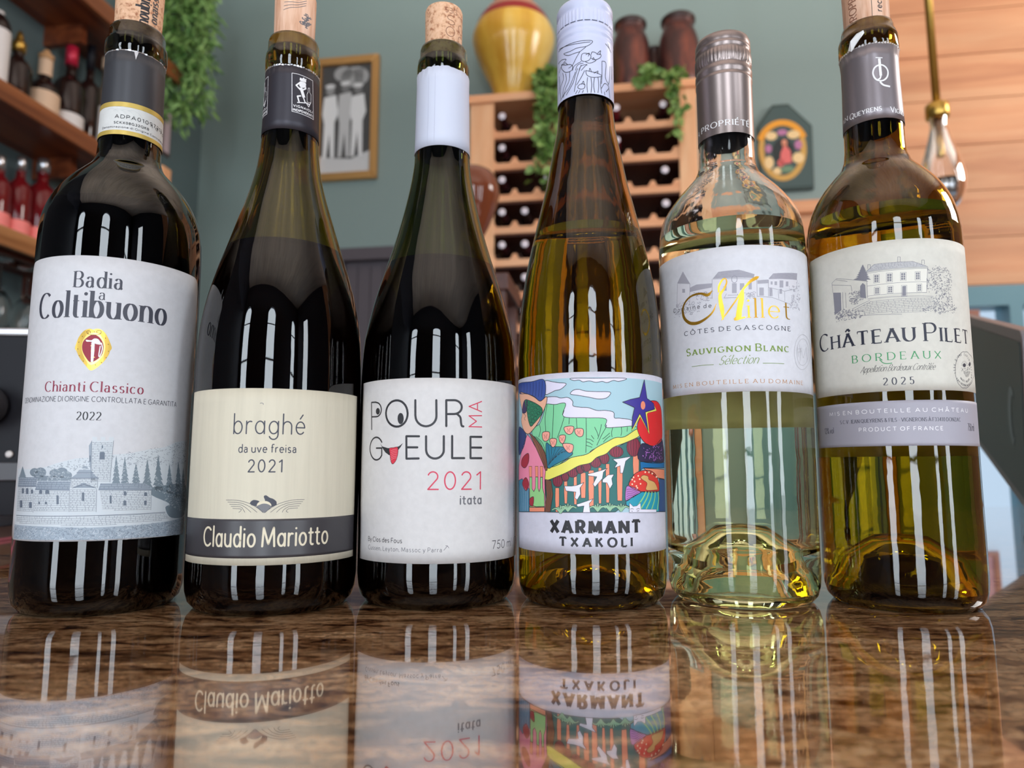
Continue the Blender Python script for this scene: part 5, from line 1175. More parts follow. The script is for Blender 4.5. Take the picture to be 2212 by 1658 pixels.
('s',IL,9,'ink',1,0,0.87,[60,913,20,955,-16,946]),
('s',IL,9.5,'fern',1,0,0.48,[60,913,20,955,-16,944]),
('s',IL,9,'ink',1,0,0.87,[60,913,34,955,10,960]),
('s',IL,9.5,'fern',1,0,0.48,[60,913,34,955,10,958]),
('s',IL,9,'ink',1,0,0.87,[60,913,47,955,36,973]),
('s',IL,9.5,'fern',1,0,0.48,[60,913,47,955,36,972]),
('s',IL,9,'ink',1,0,0.87,[60,913,61,955,62,987]),
('s',IL,9.5,'fern',1,0,0.48,[60,913,61,955,62,985]),
('s',IL,9,'ink',1,0,0.87,[60,913,75,956,87,973]),
('s',IL,9.5,'fern',1,0,0.48,[60,913,75,956,87,972]),
('s',IL,9,'ink',1,0,0.87,[60,913,89,956,113,960]),
('s',IL,9.5,'fern',1,0,0.48,[60,913,89,956,113,958]),
('s',IL,9,'ink',1,0,0.87,[60,913,102,955,138,946]),
('s',IL,9.5,'fern',1,0,0.48,[60,913,102,955,138,944]),
('s',IL,9,'ink',1,0,0.87,[173,917,132,960,95,950]),
('s',IL,9.5,'fern',1,0,0.48,[173,917,132,960,95,949]),
('s',IL,9,'ink',1,0,0.87,[173,917,146,960,121,964]),
('s',IL,9.5,'fern',1,0,0.48,[173,917,146,960,121,962]),
('s',IL,9,'ink',1,0,0.87,[173,917,160,960,148,977]),
('s',IL,9.5,'fern',1,0,0.48,[173,917,160,960,148,976]),
('s',IL,9,'ink',1,0,0.87,[173,917,174,959,174,991]),
('s',IL,9.5,'fern',1,0,0.48,[173,917,174,959,174,989]),
('s',IL,9,'ink',1,0,0.87,[173,917,188,959,200,977]),
('s',IL,9.5,'fern',1,0,0.48,[173,917,188,959,200,975]),
('s',IL,9,'ink',1,0,0.87,[173,917,202,959,227,963]),
('s',IL,9.5,'fern',1,0,0.48,[173,917,202,959,227,962]),
('s',IL,9,'ink',1,0,0.87,[173,917,216,959,254,949]),
('s',IL,9.5,'fern',1,0,0.48,[173,917,216,959,254,948]),
('s',IL,9,'ink',1,0,0.87,[281,912,238,955,200,946]),
('s',IL,9.5,'fern',1,0,0.48,[281,912,238,955,200,944]),
('s',IL,9,'ink',1,0,0.87,[281,912,252,955,227,959]),
('s',IL,9.5,'fern',1,0,0.48,[281,912,252,955,227,957]),
('s',IL,9,'ink',1,0,0.87,[281,912,267,954,254,972]),
('s',IL,9.5,'fern',1,0,0.48,[281,912,267,954,254,971]),
('s',IL,9,'ink',1,0,0.87,[281,912,282,954,282,986]),
('s',IL,9.5,'fern',1,0,0.48,[281,912,282,954,282,984]),
('s',IL,9,'ink',1,0,0.87,[281,912,297,954,310,972]),
('s',IL,9.5,'fern',1,0,0.48,[281,912,297,954,310,970]),
('s',IL,9,'ink',1,0,0.87,[281,912,312,954,339,958]),
('s',IL,9.5,'fern',1,0,0.48,[281,912,312,954,339,956]),
('s',IL,9,'ink',1,0,0.87,[281,912,327,954,368,943]),
('s',IL,9.5,'fern',1,0,0.48,[281,912,327,954,368,942]),
('s',IL,9,'ink',1,0,0.87,[-291,891,-337,933,-380,922]),
('s',IL,9.5,'fern',1,0,0.48,[-291,891,-337,933,-380,920]),
('s',IL,9,'ink',1,0,0.87,[-291,891,-322,933,-349,937]),
('s',IL,9.5,'fern',1,0,0.48,[-291,891,-322,933,-349,935]),
('s',IL,9,'ink',1,0,0.87,[-291,891,-306,933,-320,951]),
('s',IL,9.5,'fern',1,0,0.48,[-291,891,-306,933,-320,949]),
('s',IL,9,'ink',1,0,0.87,[-291,891,-291,934,-291,966]),
('s',IL,9.5,'fern',1,0,0.48,[-291,891,-291,934,-291,964]),
('s',IL,9,'ink',1,0,0.87,[-291,891,-276,934,-262,952]),
('s',IL,9.5,'fern',1,0,0.48,[-291,891,-276,934,-262,951]),
('s',IL,9,'ink',1,0,0.87,[-291,891,-261,935,-235,939]),
('s',IL,9.5,'fern',1,0,0.48,[-291,891,-261,935,-235,938]),
('s',IL,9,'ink',1,0,0.87,[-291,891,-246,935,-208,926]),
('s',IL,9.5,'fern',1,0,0.48,[-291,891,-246,935,-208,925]),
('f',IL,9,'leafteal',1,[-439,1556,-375,1520,-248,1509,-166,1456,-212,1408,-346,1344,-424,1316,-445,1459]),
('s',IL,9.5,'ink',1,1,0.28,[-439,1556,-375,1520,-248,1509,-166,1456,-212,1408,-346,1344,-424,1316,-445,1459]),
('s',IL,9.0,'ink',1,0,0.2,[-419,1335,-407,1432,-422,1538]),
('s',IL,9.0,'ink',1,0,0.2,[-413,1342,-384,1436,-378,1527]),
('s',IL,9.0,'ink',1,0,0.2,[-408,1349,-361,1440,-335,1515]),
('s',IL,9.0,'ink',1,0,0.2,[-402,1356,-339,1444,-294,1504]),
('s',IL,9.0,'ink',1,0,0.2,[-397,1363,-317,1449,-254,1493]),
('s',IL,9.0,'ink',1,0,0.2,[-392,1370,-296,1453,-216,1482]),
('s',IL,9.0,'ink',1,0,0.2,[-386,1377,-275,1457,-178,1471]),
('f',IL,10,'peach',1,[-484,1656,-405,1657,-411,1591,-450,1570,-484,1593]),
('s',IL,10.5,'ink',1,1,0.28,[-484,1656,-405,1657,-411,1591,-450,1570,-484,1593]),
('s',IL,11,'wine',1,0,0.17,[-469,1636,-455,1614,-463,1596]),
('s',IL,11,'wine',1,0,0.17,[-429,1638,-441,1613,-433,1593]),
('f',IL,10,'peach',1,[-395,1591,-329,1589,-334,1536,-365,1511,-390,1538]),
('s',IL,10.5,'ink',1,1,0.28,[-395,1591,-329,1589,-334,1536,-365,1511,-390,1538]),
('s',IL,11,'wine',1,0,0.17,[-383,1575,-371,1553,-378,1535]),
('s',IL,11,'wine',1,0,0.17,[-347,1577,-357,1553,-350,1533]),
('f',IL,10,'peach',1,[-294,1619,-237,1622,-242,1570,-266,1544,-295,1571]),
('s',IL,10.5,'ink',1,1,0.28,[-294,1619,-237,1622,-242,1570,-266,1544,-295,1571]),
('s',IL,11,'wine',1,0,0.17,[-286,1607,-274,1585,-281,1568]),
('s',IL,11,'wine',1,0,0.17,[-252,1609,-262,1585,-256,1566]),
('f',IL,10,'peach',1,[-241,1701,-155,1704,-164,1647,-200,1630,-237,1657]),
('s',IL,10.5,'ink',1,1,0.28,[-241,1701,-155,1704,-164,1647,-200,1630,-237,1657]),
('s',IL,11,'wine',1,0,0.17,[-217,1690,-206,1668,-213,1650]),
('s',IL,11,'wine',1,0,0.17,[-185,1692,-195,1668,-188,1648]),
('f',IL,10,'peach',1,[-137,1681,-67,1680,-67,1620,-103,1607,-137,1638]),
('s',IL,10.5,'ink',1,1,0.28,[-137,1681,-67,1680,-67,1620,-103,1607,-137,1638]),
('s',IL,11,'wine',1,0,0.17,[-119,1667,-109,1645,-115,1628]),
('s',IL,11,'wine',1,0,0.17,[-89,1669,-98,1645,-92,1626]),
('f',IL,10,'peach',1,[-257,1544,-165,1534,-166,1473,-202,1456,-248,1500]),
('s',IL,10.5,'ink',1,1,0.28,[-257,1544,-165,1534,-166,1473,-202,1456,-248,1500]),
('s',IL,11,'wine',1,0,0.17,[-225,1523,-215,1501,-221,1484]),
('s',IL,11,'wine',1,0,0.17,[-193,1525,-203,1501,-196,1482]),
('f',IL,10,'navy',1,[-961,1715,-833,1708,-745,1639,-810,1512,-962,1460]),
('s',IL,10.5,'ink',1,1,0.28,[-961,1715,-833,1708,-745,1639,-810,1512,-962,1460]),
('f',IL,10.0,'pinkb',0,[-717,1647,-658,1608,-572,1506,-474,1362,-452,1283,-462,1195,-453,900,-966,876,-963,1329,-834,1513]),
('s',IL,10.5,'ink',0,1,0.28,[-717,1647,-658,1608,-572,1506,-474,1362,-452,1283,-462,1195,-453,900,-966,876,-963,1329,-834,1513]),
('f',IL,11,'brown',1,[-674,1654,-585,1605,-485,1504,-440,1406,-432,1300,-457,1300,-486,1362,-572,1506,-628,1589]),
('s',IL,11.5,'ink',1,1,0.28,[-674,1654,-585,1605,-485,1504,-440,1406,-432,1300,-457,1300,-486,1362,-572,1506,-628,1589]),
('f',IL,11.0,'brown',0,[-453,1204,-388,1196,-370,1066,-401,901,-464,898,-440,1064]),
('s',IL,11.5,'ink',0,1,0.28,[-453,1204,-388,1196,-370,1066,-401,901,-464,898,-440,1064]),
('s',IL,12,'ink',1,0,0.2,[-650,1635,-559,1551,-497,1433,-469,1318]),
('s',IL,12,'ink',1,0,0.2,[-444,1195,-426,1064,-453,903]),
('s',IL,12,'ink',1,0,0.2,[-623,1630,-533,1550,-481,1433,-460,1318]),
('s',IL,12,'ink',1,0,0.2,[-429,1195,-413,1065,-438,904]),
('s',IL,12,'ink',1,0,0.2,[-598,1625,-508,1549,-464,1433,-451,1318]),
('s',IL,12,'ink',1,0,0.2,[-415,1195,-400,1065,-424,904]),
('s',IL,12,'ink',1,0,0.2,[-573,1620,-484,1549,-449,1433,-442,1318]),
('s',IL,12,'ink',1,0,0.2,[-402,1195,-388,1065,-410,905]),
('f',IL,12,'skin',1,[-924,2079,-724,2054,-597,2010,-512,1963,-433,2003,-442,1922,-507,1809,-532,1765,-598,1705,-699,1651,-797,1697,-860,1794,-832,1886]),
('s',IL,12.5,'ink',1,1,0.28,[-924,2079,-724,2054,-597,2010,-512,1963,-433,2003,-442,1922,-507,1809,-532,1765,-598,1705,-699,1651,-797,1697,-860,1794,-832,1886]),
('f',IL,12.0,'blueh',1,[-958,2178,-640,2168,-463,2168,-452,2013,-518,1965,-597,2015,-724,2054,-924,2081]),
('s',IL,12.5,'ink',1,1,0.28,[-958,2178,-640,2168,-463,2168,-452,2013,-518,1965,-597,2015,-724,2054,-924,2081]),
('s',IL,13,'navy2',1,0,0.22,[-873,2168,-858,2119,-879,2074]),
('s',IL,13,'navy2',1,0,0.22,[-788,2163,-780,2111,-795,2060]),
('s',IL,13,'navy2',1,0,0.22,[-722,2161,-717,2104,-730,2048]),
('s',IL,13,'navy2',1,0,0.22,[-665,2159,-662,2099,-674,2037]),
('s',IL,13,'navy2',1,0,0.22,[-614,2159,-613,2094,-624,2027]),
('s',IL,13,'navy2',1,0,0.22,[-568,2159,-569,2090,-578,2018]),
('s',IL,13,'navy2',1,0,0.22,[-525,2159,-527,2087,-536,2009]),
('s',IL,13,'navy2',1,0,0.22,[-485,2160,-488,2083,-497,2001]),
('f',IL,13,'plumd',1,[-832,1904,-785,1985,-715,1988,-734,1878,-808,1865]),
('s',IL,13.5,'ink',1,1,0.28,[-832,1904,-785,1985,-715,1988,-734,1878,-808,1865]),
('f',IL,13.0,'grape',1,[-763,1992,-641,1972,-506,1908,-486,1853,-531,1801,-612,1742,-658,1726,-699,1793,-725,1878]),
('s',IL,13.5,'ink',1,1,0.28,[-763,1992,-641,1972,-506,1908,-486,1853,-531,1801,-612,1742,-658,1726,-699,1793,-725,1878]),
('s',IL,14,'inkg',0,1,0.17,[-684,1958,-693,1945,-716,1942,-739,1949,-749,1963,-739,1975,-715,1979,-693,1971]),
('s',IL,14,'inkg',0,1,0.17,[-621,1948,-629,1936,-649,1932,-669,1939,-677,1952,-669,1965,-649,1969,-629,1962]),
('s',IL,14,'inkg',0,1,0.17,[-566,1930,-573,1918,-590,1914,-608,1920,-616,1934,-608,1946,-590,1950,-573,1944]),
('s',IL,14,'inkg',0,1,0.17,[-521,1900,-527,1888,-544,1883,-560,1890,-567,1903,-560,1916,-543,1920,-527,1913]),
('s',IL,14,'inkg',0,1,0.17,[-485,1862,-491,1849,-506,1845,-522,1851,-528,1864,-522,1877,-506,1881,-491,1875]),
('s',IL,14,'inkg',0,1,0.17,[-668,1915,-677,1902,-698,1899,-721,1906,-730,1920,-721,1932,-698,1936,-676,1929]),
('s',IL,14,'inkg',0,1,0.17,[-607,1901,-615,1889,-634,1885,-653,1892,-662,1905,-653,1918,-634,1921,-615,1915]),
('s',IL,14,'inkg',0,1,0.17,[-553,1884,-560,1872,-577,1867,-594,1874,-602,1887,-594,1900,-576,1904,-559,1897]),
('s',IL,14,'inkg',0,1,0.17,[-515,1846,-521,1833,-538,1829,-554,1835,-561,1848,-554,1861,-537,1865,-521,1859]),
('s',IL,14,'inkg',0,1,0.17,[-660,1873,-669,1861,-690,1857,-712,1864,-721,1877,-712,1890,-690,1893,-668,1887]),
('s',IL,14,'inkg',0,1,0.17,[-600,1855,-608,1843,-627,1839,-646,1845,-654,1859,-646,1871,-626,1875,-608,1869]),
('s',IL,14,'inkg',0,1,0.17,[-546,1834,-553,1821,-570,1817,-588,1823,-595,1837,-587,1849,-570,1853,-553,1847]),
('s',IL,14,'inkg',0,1,0.17,[-652,1831,-661,1819,-682,1815,-703,1821,-713,1835,-703,1848,-681,1851,-661,1845]),
('s',IL,14,'inkg',0,1,0.17,[-598,1814,-605,1802,-624,1797,-643,1804,-651,1817,-643,1830,-624,1834,-605,1827]),
('s',IL,14,'inkg',0,1,0.17,[-560,1798,-567,1786,-584,1782,-602,1788,-609,1801,-602,1814,-584,1818,-567,1812]),
('s',IL,14,'inkg',0,1,0.17,[-630,1780,-638,1767,-658,1763,-678,1769,-687,1783,-678,1795,-657,1799,-638,1793]),
('s',IL,14,'inkg',0,1,0.17,[-594,1773,-601,1761,-620,1756,-639,1763,-647,1776,-638,1788,-619,1793,-601,1786]),
('s',IL,14,'inkg',0,1,0.17,[-615,1742,-623,1730,-642,1726,-662,1732,-670,1745,-662,1758,-642,1762,-623,1756]),
('s',IL,14,'ink',1,0,0.22,[-797,1855,-744,1837,-775,1812,-754,1787]),
('f',IL,12,'trunk',0,[-689,1332,-640,1332,-644,1227,-682,1227]),
('s',IL,12.5,'ink',0,1,0.17,[-689,1332,-640,1332,-644,1227,-682,1227]),
('f',IL,12.0,'trunk',0,[-588,1332,-547,1332,-550,1228,-582,1228]),
('s',IL,12.5,'ink',0,1,0.17,[-588,1332,-547,1332,-550,1228,-582,1228]),
('f',IL,12.0,'trunk',0,[-520,1331,-483,1331,-486,1228,-514,1228]),
('s',IL,12.5,'ink',0,1,0.17,[-520,1331,-483,1331,-486,1228,-514,1228]),
('f',IL,12.0,'limel',0,[-677,1227,-638,1227,-638,1113,-609,1087,-585,1123,-582,1228,-550,1228,-551,1123,-534,1088,-517,1124,-515,1226,-489,1226,-490,1124,-469,1064,-466,942,-678,933]),
('s',IL,12.5,'ink',0,1,0.28,[-677,1227,-638,1227,-638,1113,-609,1087,-585,1123,-582,1228,-550,1228,-551,1123,-534,1088,-517,1124,-515,1226,-489,1226,-490,1124,-469,1064,-466,942,-678,933]),
('f',IL,12.0,'trunk',0,[-685,942,-632,953,-576,942,-466,950,-466,900,-685,890]),
('s',IL,12.5,'ink',0,1,0.28,[-685,942,-632,953,-576,942,-466,950,-466,900,-685,890]),
('f',IL,12.0,'denim',0,[-964,1189,-836,1209,-686,1112,-688,890,-966,876]),
('s',IL,12.5,'ink',0,1,0.28,[-964,1189,-836,1209,-686,1112,-688,890,-966,876]),
('s',IL,13,'cloud',1,0,0.17,[-894,1153,-912,1024,-895,887]),
('s',IL,13,'cloud',1,0,0.17,[-842,1141,-850,1026,-840,890]),
('s',IL,13,'cloud',1,0,0.17,[-798,1129,-801,1028,-795,892]),
('s',IL,13,'cloud',1,0,0.17,[-760,1117,-758,1029,-755,894]),
('s',IL,13,'cloud',1,0,0.17,[-726,1106,-721,1030,-719,896]),
('f',IL,13,'maroonr',1,[-835,1411,-701,1459,-696,1373,-767,1317,-862,1347]),
('s',IL,13.5,'ink',1,1,0.28,[-835,1411,-701,1459,-696,1373,-767,1317,-862,1347]),
('f',IL,13.0,'maroonr',1,[-836,1163,-748,1221,-690,1157,-748,1091]),
('s',IL,13.5,'ink',1,1,0.28,[-836,1163,-748,1221,-690,1157,-748,1091]),
('f',IL,13.0,'maroonr',1,[-678,1014,-614,1035,-624,953,-678,960]),
('s',IL,13.5,'ink',1,1,0.28,[-678,1014,-614,1035,-624,953,-678,960]),
('f',IL,9,'sunred',1,[476,1685,496,1765,601,1931,676,1967,805,1968,909,1907,933,1788,922,1612,781,1543,689,1527,588,1547,514,1607]),
('s',IL,9.5,'ink',1,1,0.28,[476,1685,496,1765,601,1931,676,1967,805,1968,909,1907,933,1788,922,1612,781,1543,689,1527,588,1547,514,1607]),
('f',IL,9.0,'plumf',1,[512,1528,588,1547,706,1523,882,1601,956,1558,981,1383,508,1379]),
('s',IL,9.5,'ink',1,1,0.28,[512,1528,588,1547,706,1523,882,1601,956,1558,981,1383,508,1379]),
('b',IL,10,'violet',70,1.13,0.3,[524,1510,910,1556,949,1392,520,1388]),
('f',IL,10,'yellow',0,[582,2159,617,1986,725,1939,783,1877,626,1847,611,1833,640,1636,514,1802,432,1684,410,1664,419,1789,448,1888,326,1932,402,1964,514,1987]),
('s',IL,10.5,'ink',0,1,0.13,[582,2159,617,1986,725,1939,783,1877,626,1847,611,1833,640,1636,514,1802,432,1684,410,1664,419,1789,448,1888,326,1932,402,1964,514,1987]),
('f',IL,11,'star',0,[582,2168,614,1986,725,1944,744,1890,627,1862,585,1851,620,1671,509,1833,416,1684,419,1789,448,1888,316,1936,402,1965,514,1989]),
('s',IL,11.5,'ink',0,1,0.28,[582,2168,614,1986,725,1944,744,1890,627,1862,585,1851,620,1671,509,1833,416,1684,419,1789,448,1888,316,1936,402,1965,514,1989]),
('f',IL,12,'trunk',0,[587,1917,583,1899,574,1884,560,1875,546,1874,534,1882,526,1896,524,1913,527,1931,536,1946,549,1955,563,1956,576,1948,584,1934]),
('f',IL,9,'azure',0,[502,1374,683,1373,996,1374,987,1317,542,1316,505,1292]),
('s',IL,9.5,'ink',0,1,0.28,[502,1374,683,1373,996,1374,987,1317,542,1316,505,1292]),
('f',IL,9.0,'trunk',0,[542,1313,984,1301,970,1205,763,1219,579,1292]),
('s',IL,9.5,'ink',0,1,0.28,[542,1313,984,1301,970,1205,763,1219,579,1292]),
('f',IL,9.0,'bluer',0,[804,1211,997,1200,1003,883,785,894]),
('s',IL,9.5,'ink',0,1,0.28,[804,1211,997,1200,1003,883,785,894]),
('f',IL,9.0,'dome',1,[372,1145,400,1218,448,1266,541,1292,663,1283,763,1220,792,1093,523,1090]),
('s',IL,9.5,'ink',1,1,0.28,[372,1145,400,1218,448,1266,541,1292,663,1283,763,1220,792,1093,523,1090]),
('f',IL,9.0,'lilac',1,[335,1124,372,1145,499,1092,416,1050,332,1009]),
('s',IL,9.5,'ink',1,1,0.28,[335,1124,372,1145,499,1092,416,1050,332,1009]),
('f',IL,9.0,'azure2',0,[335,1009,523,1092,796,1091,785,894,471,905,334,970]),
('s',IL,9.5,'ink',0,1,0.28,[335,1009,523,1092,796,1091,785,894,471,905,334,970]),
('f',IL,10,'creamd',0,[430,1227,426,1220,418,1218,412,1223,412,1231,419,1235,427,1233]),
('f',IL,10,'creamd',0,[485,1239,481,1233,473,1231,466,1236,466,1243,473,1248,482,1246]),
('f',IL,10,'creamd',0,[440,1188,436,1181,428,1179,421,1184,422,1192,428,1196,436,1195]),
('f',IL,10,'creamd',0,[413,1162,409,1155,401,1154,395,1159,395,1166,401,1171,409,1169]),
('f',IL,10,'creamd',0,[460,1144,456,1138,448,1136,442,1141,442,1148,449,1153,457,1151]),
('f',IL,10,'creamd',0,[512,1166,508,1159,499,1157,492,1162,492,1169,499,1174,508,1172]),
('f',IL,10,'creamd',0,[577,1274,573,1267,563,1266,555,1270,555,1278,563,1283,573,1281]),
('f',IL,10,'creamd',0,[632,1274,627,1267,616,1265,608,1270,608,1278,616,1283,627,1281]),
('f',IL,10,'creamd',0,[684,1261,678,1254,666,1252,657,1257,658,1265,667,1269,679,1268]),
('f',IL,10,'creamd',0,[414,1205,410,1198,402,1197,396,1202,396,1209,403,1214,410,1212]),
('f',IL,10,'creamd',0,[502,1209,498,1202,489,1201,482,1205,482,1213,489,1218,498,1216]),
('f',IL,10,'creamd',0,[471,1127,467,1120,459,1119,452,1124,452,1131,459,1136,467,1134]),
('f',IL,10,'creamd',0,[761,1229,754,1222,740,1221,729,1226,730,1233,741,1238,755,1236]),
('f',IL,10,'tan',1,[506,1226,540,1246,604,1235,616,1204,707,1177,761,1114,720,1104,573,1107,588,1169,526,1205]),
('s',IL,10.5,'ink',1,1,0.17,[506,1226,540,1246,604,1235,616,1204,707,1177,761,1114,720,1104,573,1107,588,1169,526,1205]),
('s',IL,10.0,'ink',1,0,0.17,[342,1111,382,1115,476,1080]),
('s',IL,10.0,'ink',1,0,0.17,[342,1090,381,1096,463,1069]),
('s',IL,10.0,'ink',1,0,0.17,[341,1068,381,1077,449,1059]),
('s',IL,10.0,'ink',1,0,0.17,[341,1047,380,1059,436,1049]),
('s',IL,10.0,'ink',1,0,0.17,[340,1026,380,1040,423,1039]),
('s',IL,10.0,'limel',1,0,0.7,[572,1091,521,1023,418,918]),
('s',IL,10.0,'limel',1,0,0.7,[615,1090,575,1021,485,916]),
('s',IL,10.0,'limel',1,0,0.7,[661,1089,635,1020,559,914]),
('s',IL,10.0,'limel',1,0,0.7,[713,1088,703,1018,642,911]),
('s',IL,10.0,'limel',1,0,0.7,[771,1087,783,1016,743,907]),
('f',IL,11,'bird',0,[369,991,409,956,451,960,494,990,500,928,729,919,727,888,471,897,367,900]),
('s',IL,11.5,'ink',0,1,0.17,[369,991,409,956,451,960,494,990,500,928,729,919,727,888,471,897,367,900]),
('s',IL,11.0,'ink',1,0,0.22,[377,931,398,935,413,929]),
('s',IL,11.0,'ink',1,0,0.22,[445,928,467,934,486,929]),
('s',IL,11.0,'ink',1,0,0.22,[379,916,402,910]),
('s',IL,11.0,'ink',1,0,0.22,[450,911,477,914]),
('t',LT,1,'ink','XARMANT',-20.55,35.63,24.83,35.63,5.51,1.92,1.35,'wedge',1.8),
('t',LT,1,'ink','TXAKOLI',-15.67,29.52,20.13,29.52,3.91,1.17,0.85,'wedge',4)]
C4 = [
('s','line_drawing',1,'ink',1,0,0.31,[-356,5893,-267,5889,-139,5885,-38,5885,71,5885,71,5856,10,5816,-88,5811,-168,5798,-249,5808,-183,5759,-88,5760,-51,5765,10,5810]),
('s','line_drawing',1,'ink',1,0,0.31,[-339,5910,-182,5875,-50,5861,59,5868]),
('s','line_drawing',1,'ink',1,0,0.31,[-51,5765,-95,5697,-135,5631,-185,5611]),
('s','line_drawing',1,'ink',1,0,0.31,[-371,5757,-290,5757,-215,5727,-270,5701,-316,5673,-345,5637]),
('s','line_drawing',1,'ink',1,0,0.31,[-291,5705,-292,5660,-225,5582,-150,5572,-135,5619,-170,5650,-224,5666,-291,5705]),
('s','line_drawing',1,'ink',1,0,0.31,[-260,5683,-232,5696,-192,5652]),
('s','line_drawing',1,'ink',1,0,0.31,[-33,5730,-40,5667,-4,5644,44,5662,62,5707,33,5732,-9,5740,-33,5730]),
('s','line_drawing',1,'ink',1,0,0.31,[8,5720,45,5739,32,5700]),
('s','line_drawing',1,'ink',1,0,0.31,[63,5720,75,5753,113,5751,132,5735,174,5745,166,5705,105,5667,62,5682]),
('s','line_drawing',1,'ink',1,0,0.31,[132,5742,172,5787,162,5736]),
('s','line_drawing',1,'ink',1,0,0.31,[2,5643,43,5623,99,5647,118,5669]),
('s','line_drawing',1,'ink',1,0,0.31,[80,5664,87,5690,103,5666]),
('s','line_drawing',1,'ink',1,0,0.31,[6,5541,17,5489,65,5465,122,5471,184,5498,136,5518,60,5528,6,5541]),
('s','line_drawing',1,'ink',1,0,0.31,[42,5527,48,5566,66,5522]),
('s','line_drawing',1,'ink',1,0,0.31,[91,5511,136,5544,129,5511]),
('s','line_drawing',1,'ink',1,0,0.31,[187,5672,243,5665,231,5500,275,5440]),
('s','line_drawing',1,'ink',1,0,0.31,[187,5672,184,5498,175,5406]),
('s','line_drawing',1,'ink',1,0,0.31,[315,5664,298,5501,274,5427]),
('s','line_drawing',1,'ink',1,0,0.31,[359,5686,351,5526]),
('s','line_drawing',1,'ink',1,0,0.31,[240,5891,287,5872,349,5838]),
('s','line_drawing',1,'ink',1,0,0.31,[277,5907,321,5850]),
('s','line_drawing',1,'ink',1,0,0.31,[-68,5384,-80,5361,-56,5338,-14,5339,-5,5382,-43,5393,-68,5384]),
('s','line_drawing',1,'ink',1,0,0.31,[-41,5386,-19,5422,-14,5377]),
('s','line_drawing',1,'ink',1,0,0.31,[174,5355,221,5426,284,5405,235,5335]),
('s','line_drawing',1,'ink',1,0,0.31,[-103,5545,-137,5465,-188,5380,-275,5328,-322,5299]),
('s','line_drawing',1,'ink',1,0,0.31,[-78,5578,-104,5507,-138,5414,-220,5316]),
('s','line_drawing',1,'ink',1,0,0.31,[-41,5609,-79,5501,-98,5429,-119,5320]),
('s','line_drawing',1,'ink',1,0,0.31,[-271,5597,-262,5515,-320,5440,-309,5305]),
('s','line_drawing',1,'ink',1,0,0.31,[-225,5569,-218,5482,-264,5400,-275,5315]),
('s','line_drawing',1,'ink',1,0,0.31,[-171,5566,-179,5467,-228,5396,-265,5310]),
('s','line_drawing',1,'ink',1,0,0.31,[-346,5598,-333,5499,-357,5395]),
('s','line_drawing',1,'ink',1,0,0.31,[-136,5567,-116,5613,-40,5648]),
('s','line_drawing',1,'ink',1,0,0.31,[-103,5558,-77,5616,-17,5626]),
('s','line_drawing',1,'ink',1,0,0.31,[-66,5550,-41,5597,19,5610]),
('s','line_drawing',1,'ink',1,0,0.31,[-42,5545,7,5598,25,5604]),
('s','line_drawing',1,'ink',1,0,0.31,[-6,5542,-42,5469,-93,5389]),
('s','line_drawing',1,'ink',1,0,0.31,[23,5464,16,5375,21,5289]),
('s','line_drawing',1,'ink',1,0,0.31,[59,5458,66,5376,57,5289]),
('s','line_drawing',1,'ink',1,0,0.31,[96,5461,86,5377,97,5292]),
('s','line_drawing',1,'ink',1,0,0.31,[135,5473,143,5386,132,5295]),
('s','line_drawing',1,'ink',1,0,0.31,[172,5482,165,5391,177,5298]),
('s','line_drawing',1,'ink',1,0,0.31,[-20,5320,-33,5290]),
('s','line_drawing',1,'ink',1,0,0.31,[-56,5325,-75,5290]),
('s','line_drawing',1,'ink',1,0,0.31,[-81,5330,-106,5291]),
('s','line_drawing',1,'ink',1,0,0.31,[211,5327,218,5291]),
('s','line_drawing',1,'ink',1,0,0.31,[284,5392,302,5284])]
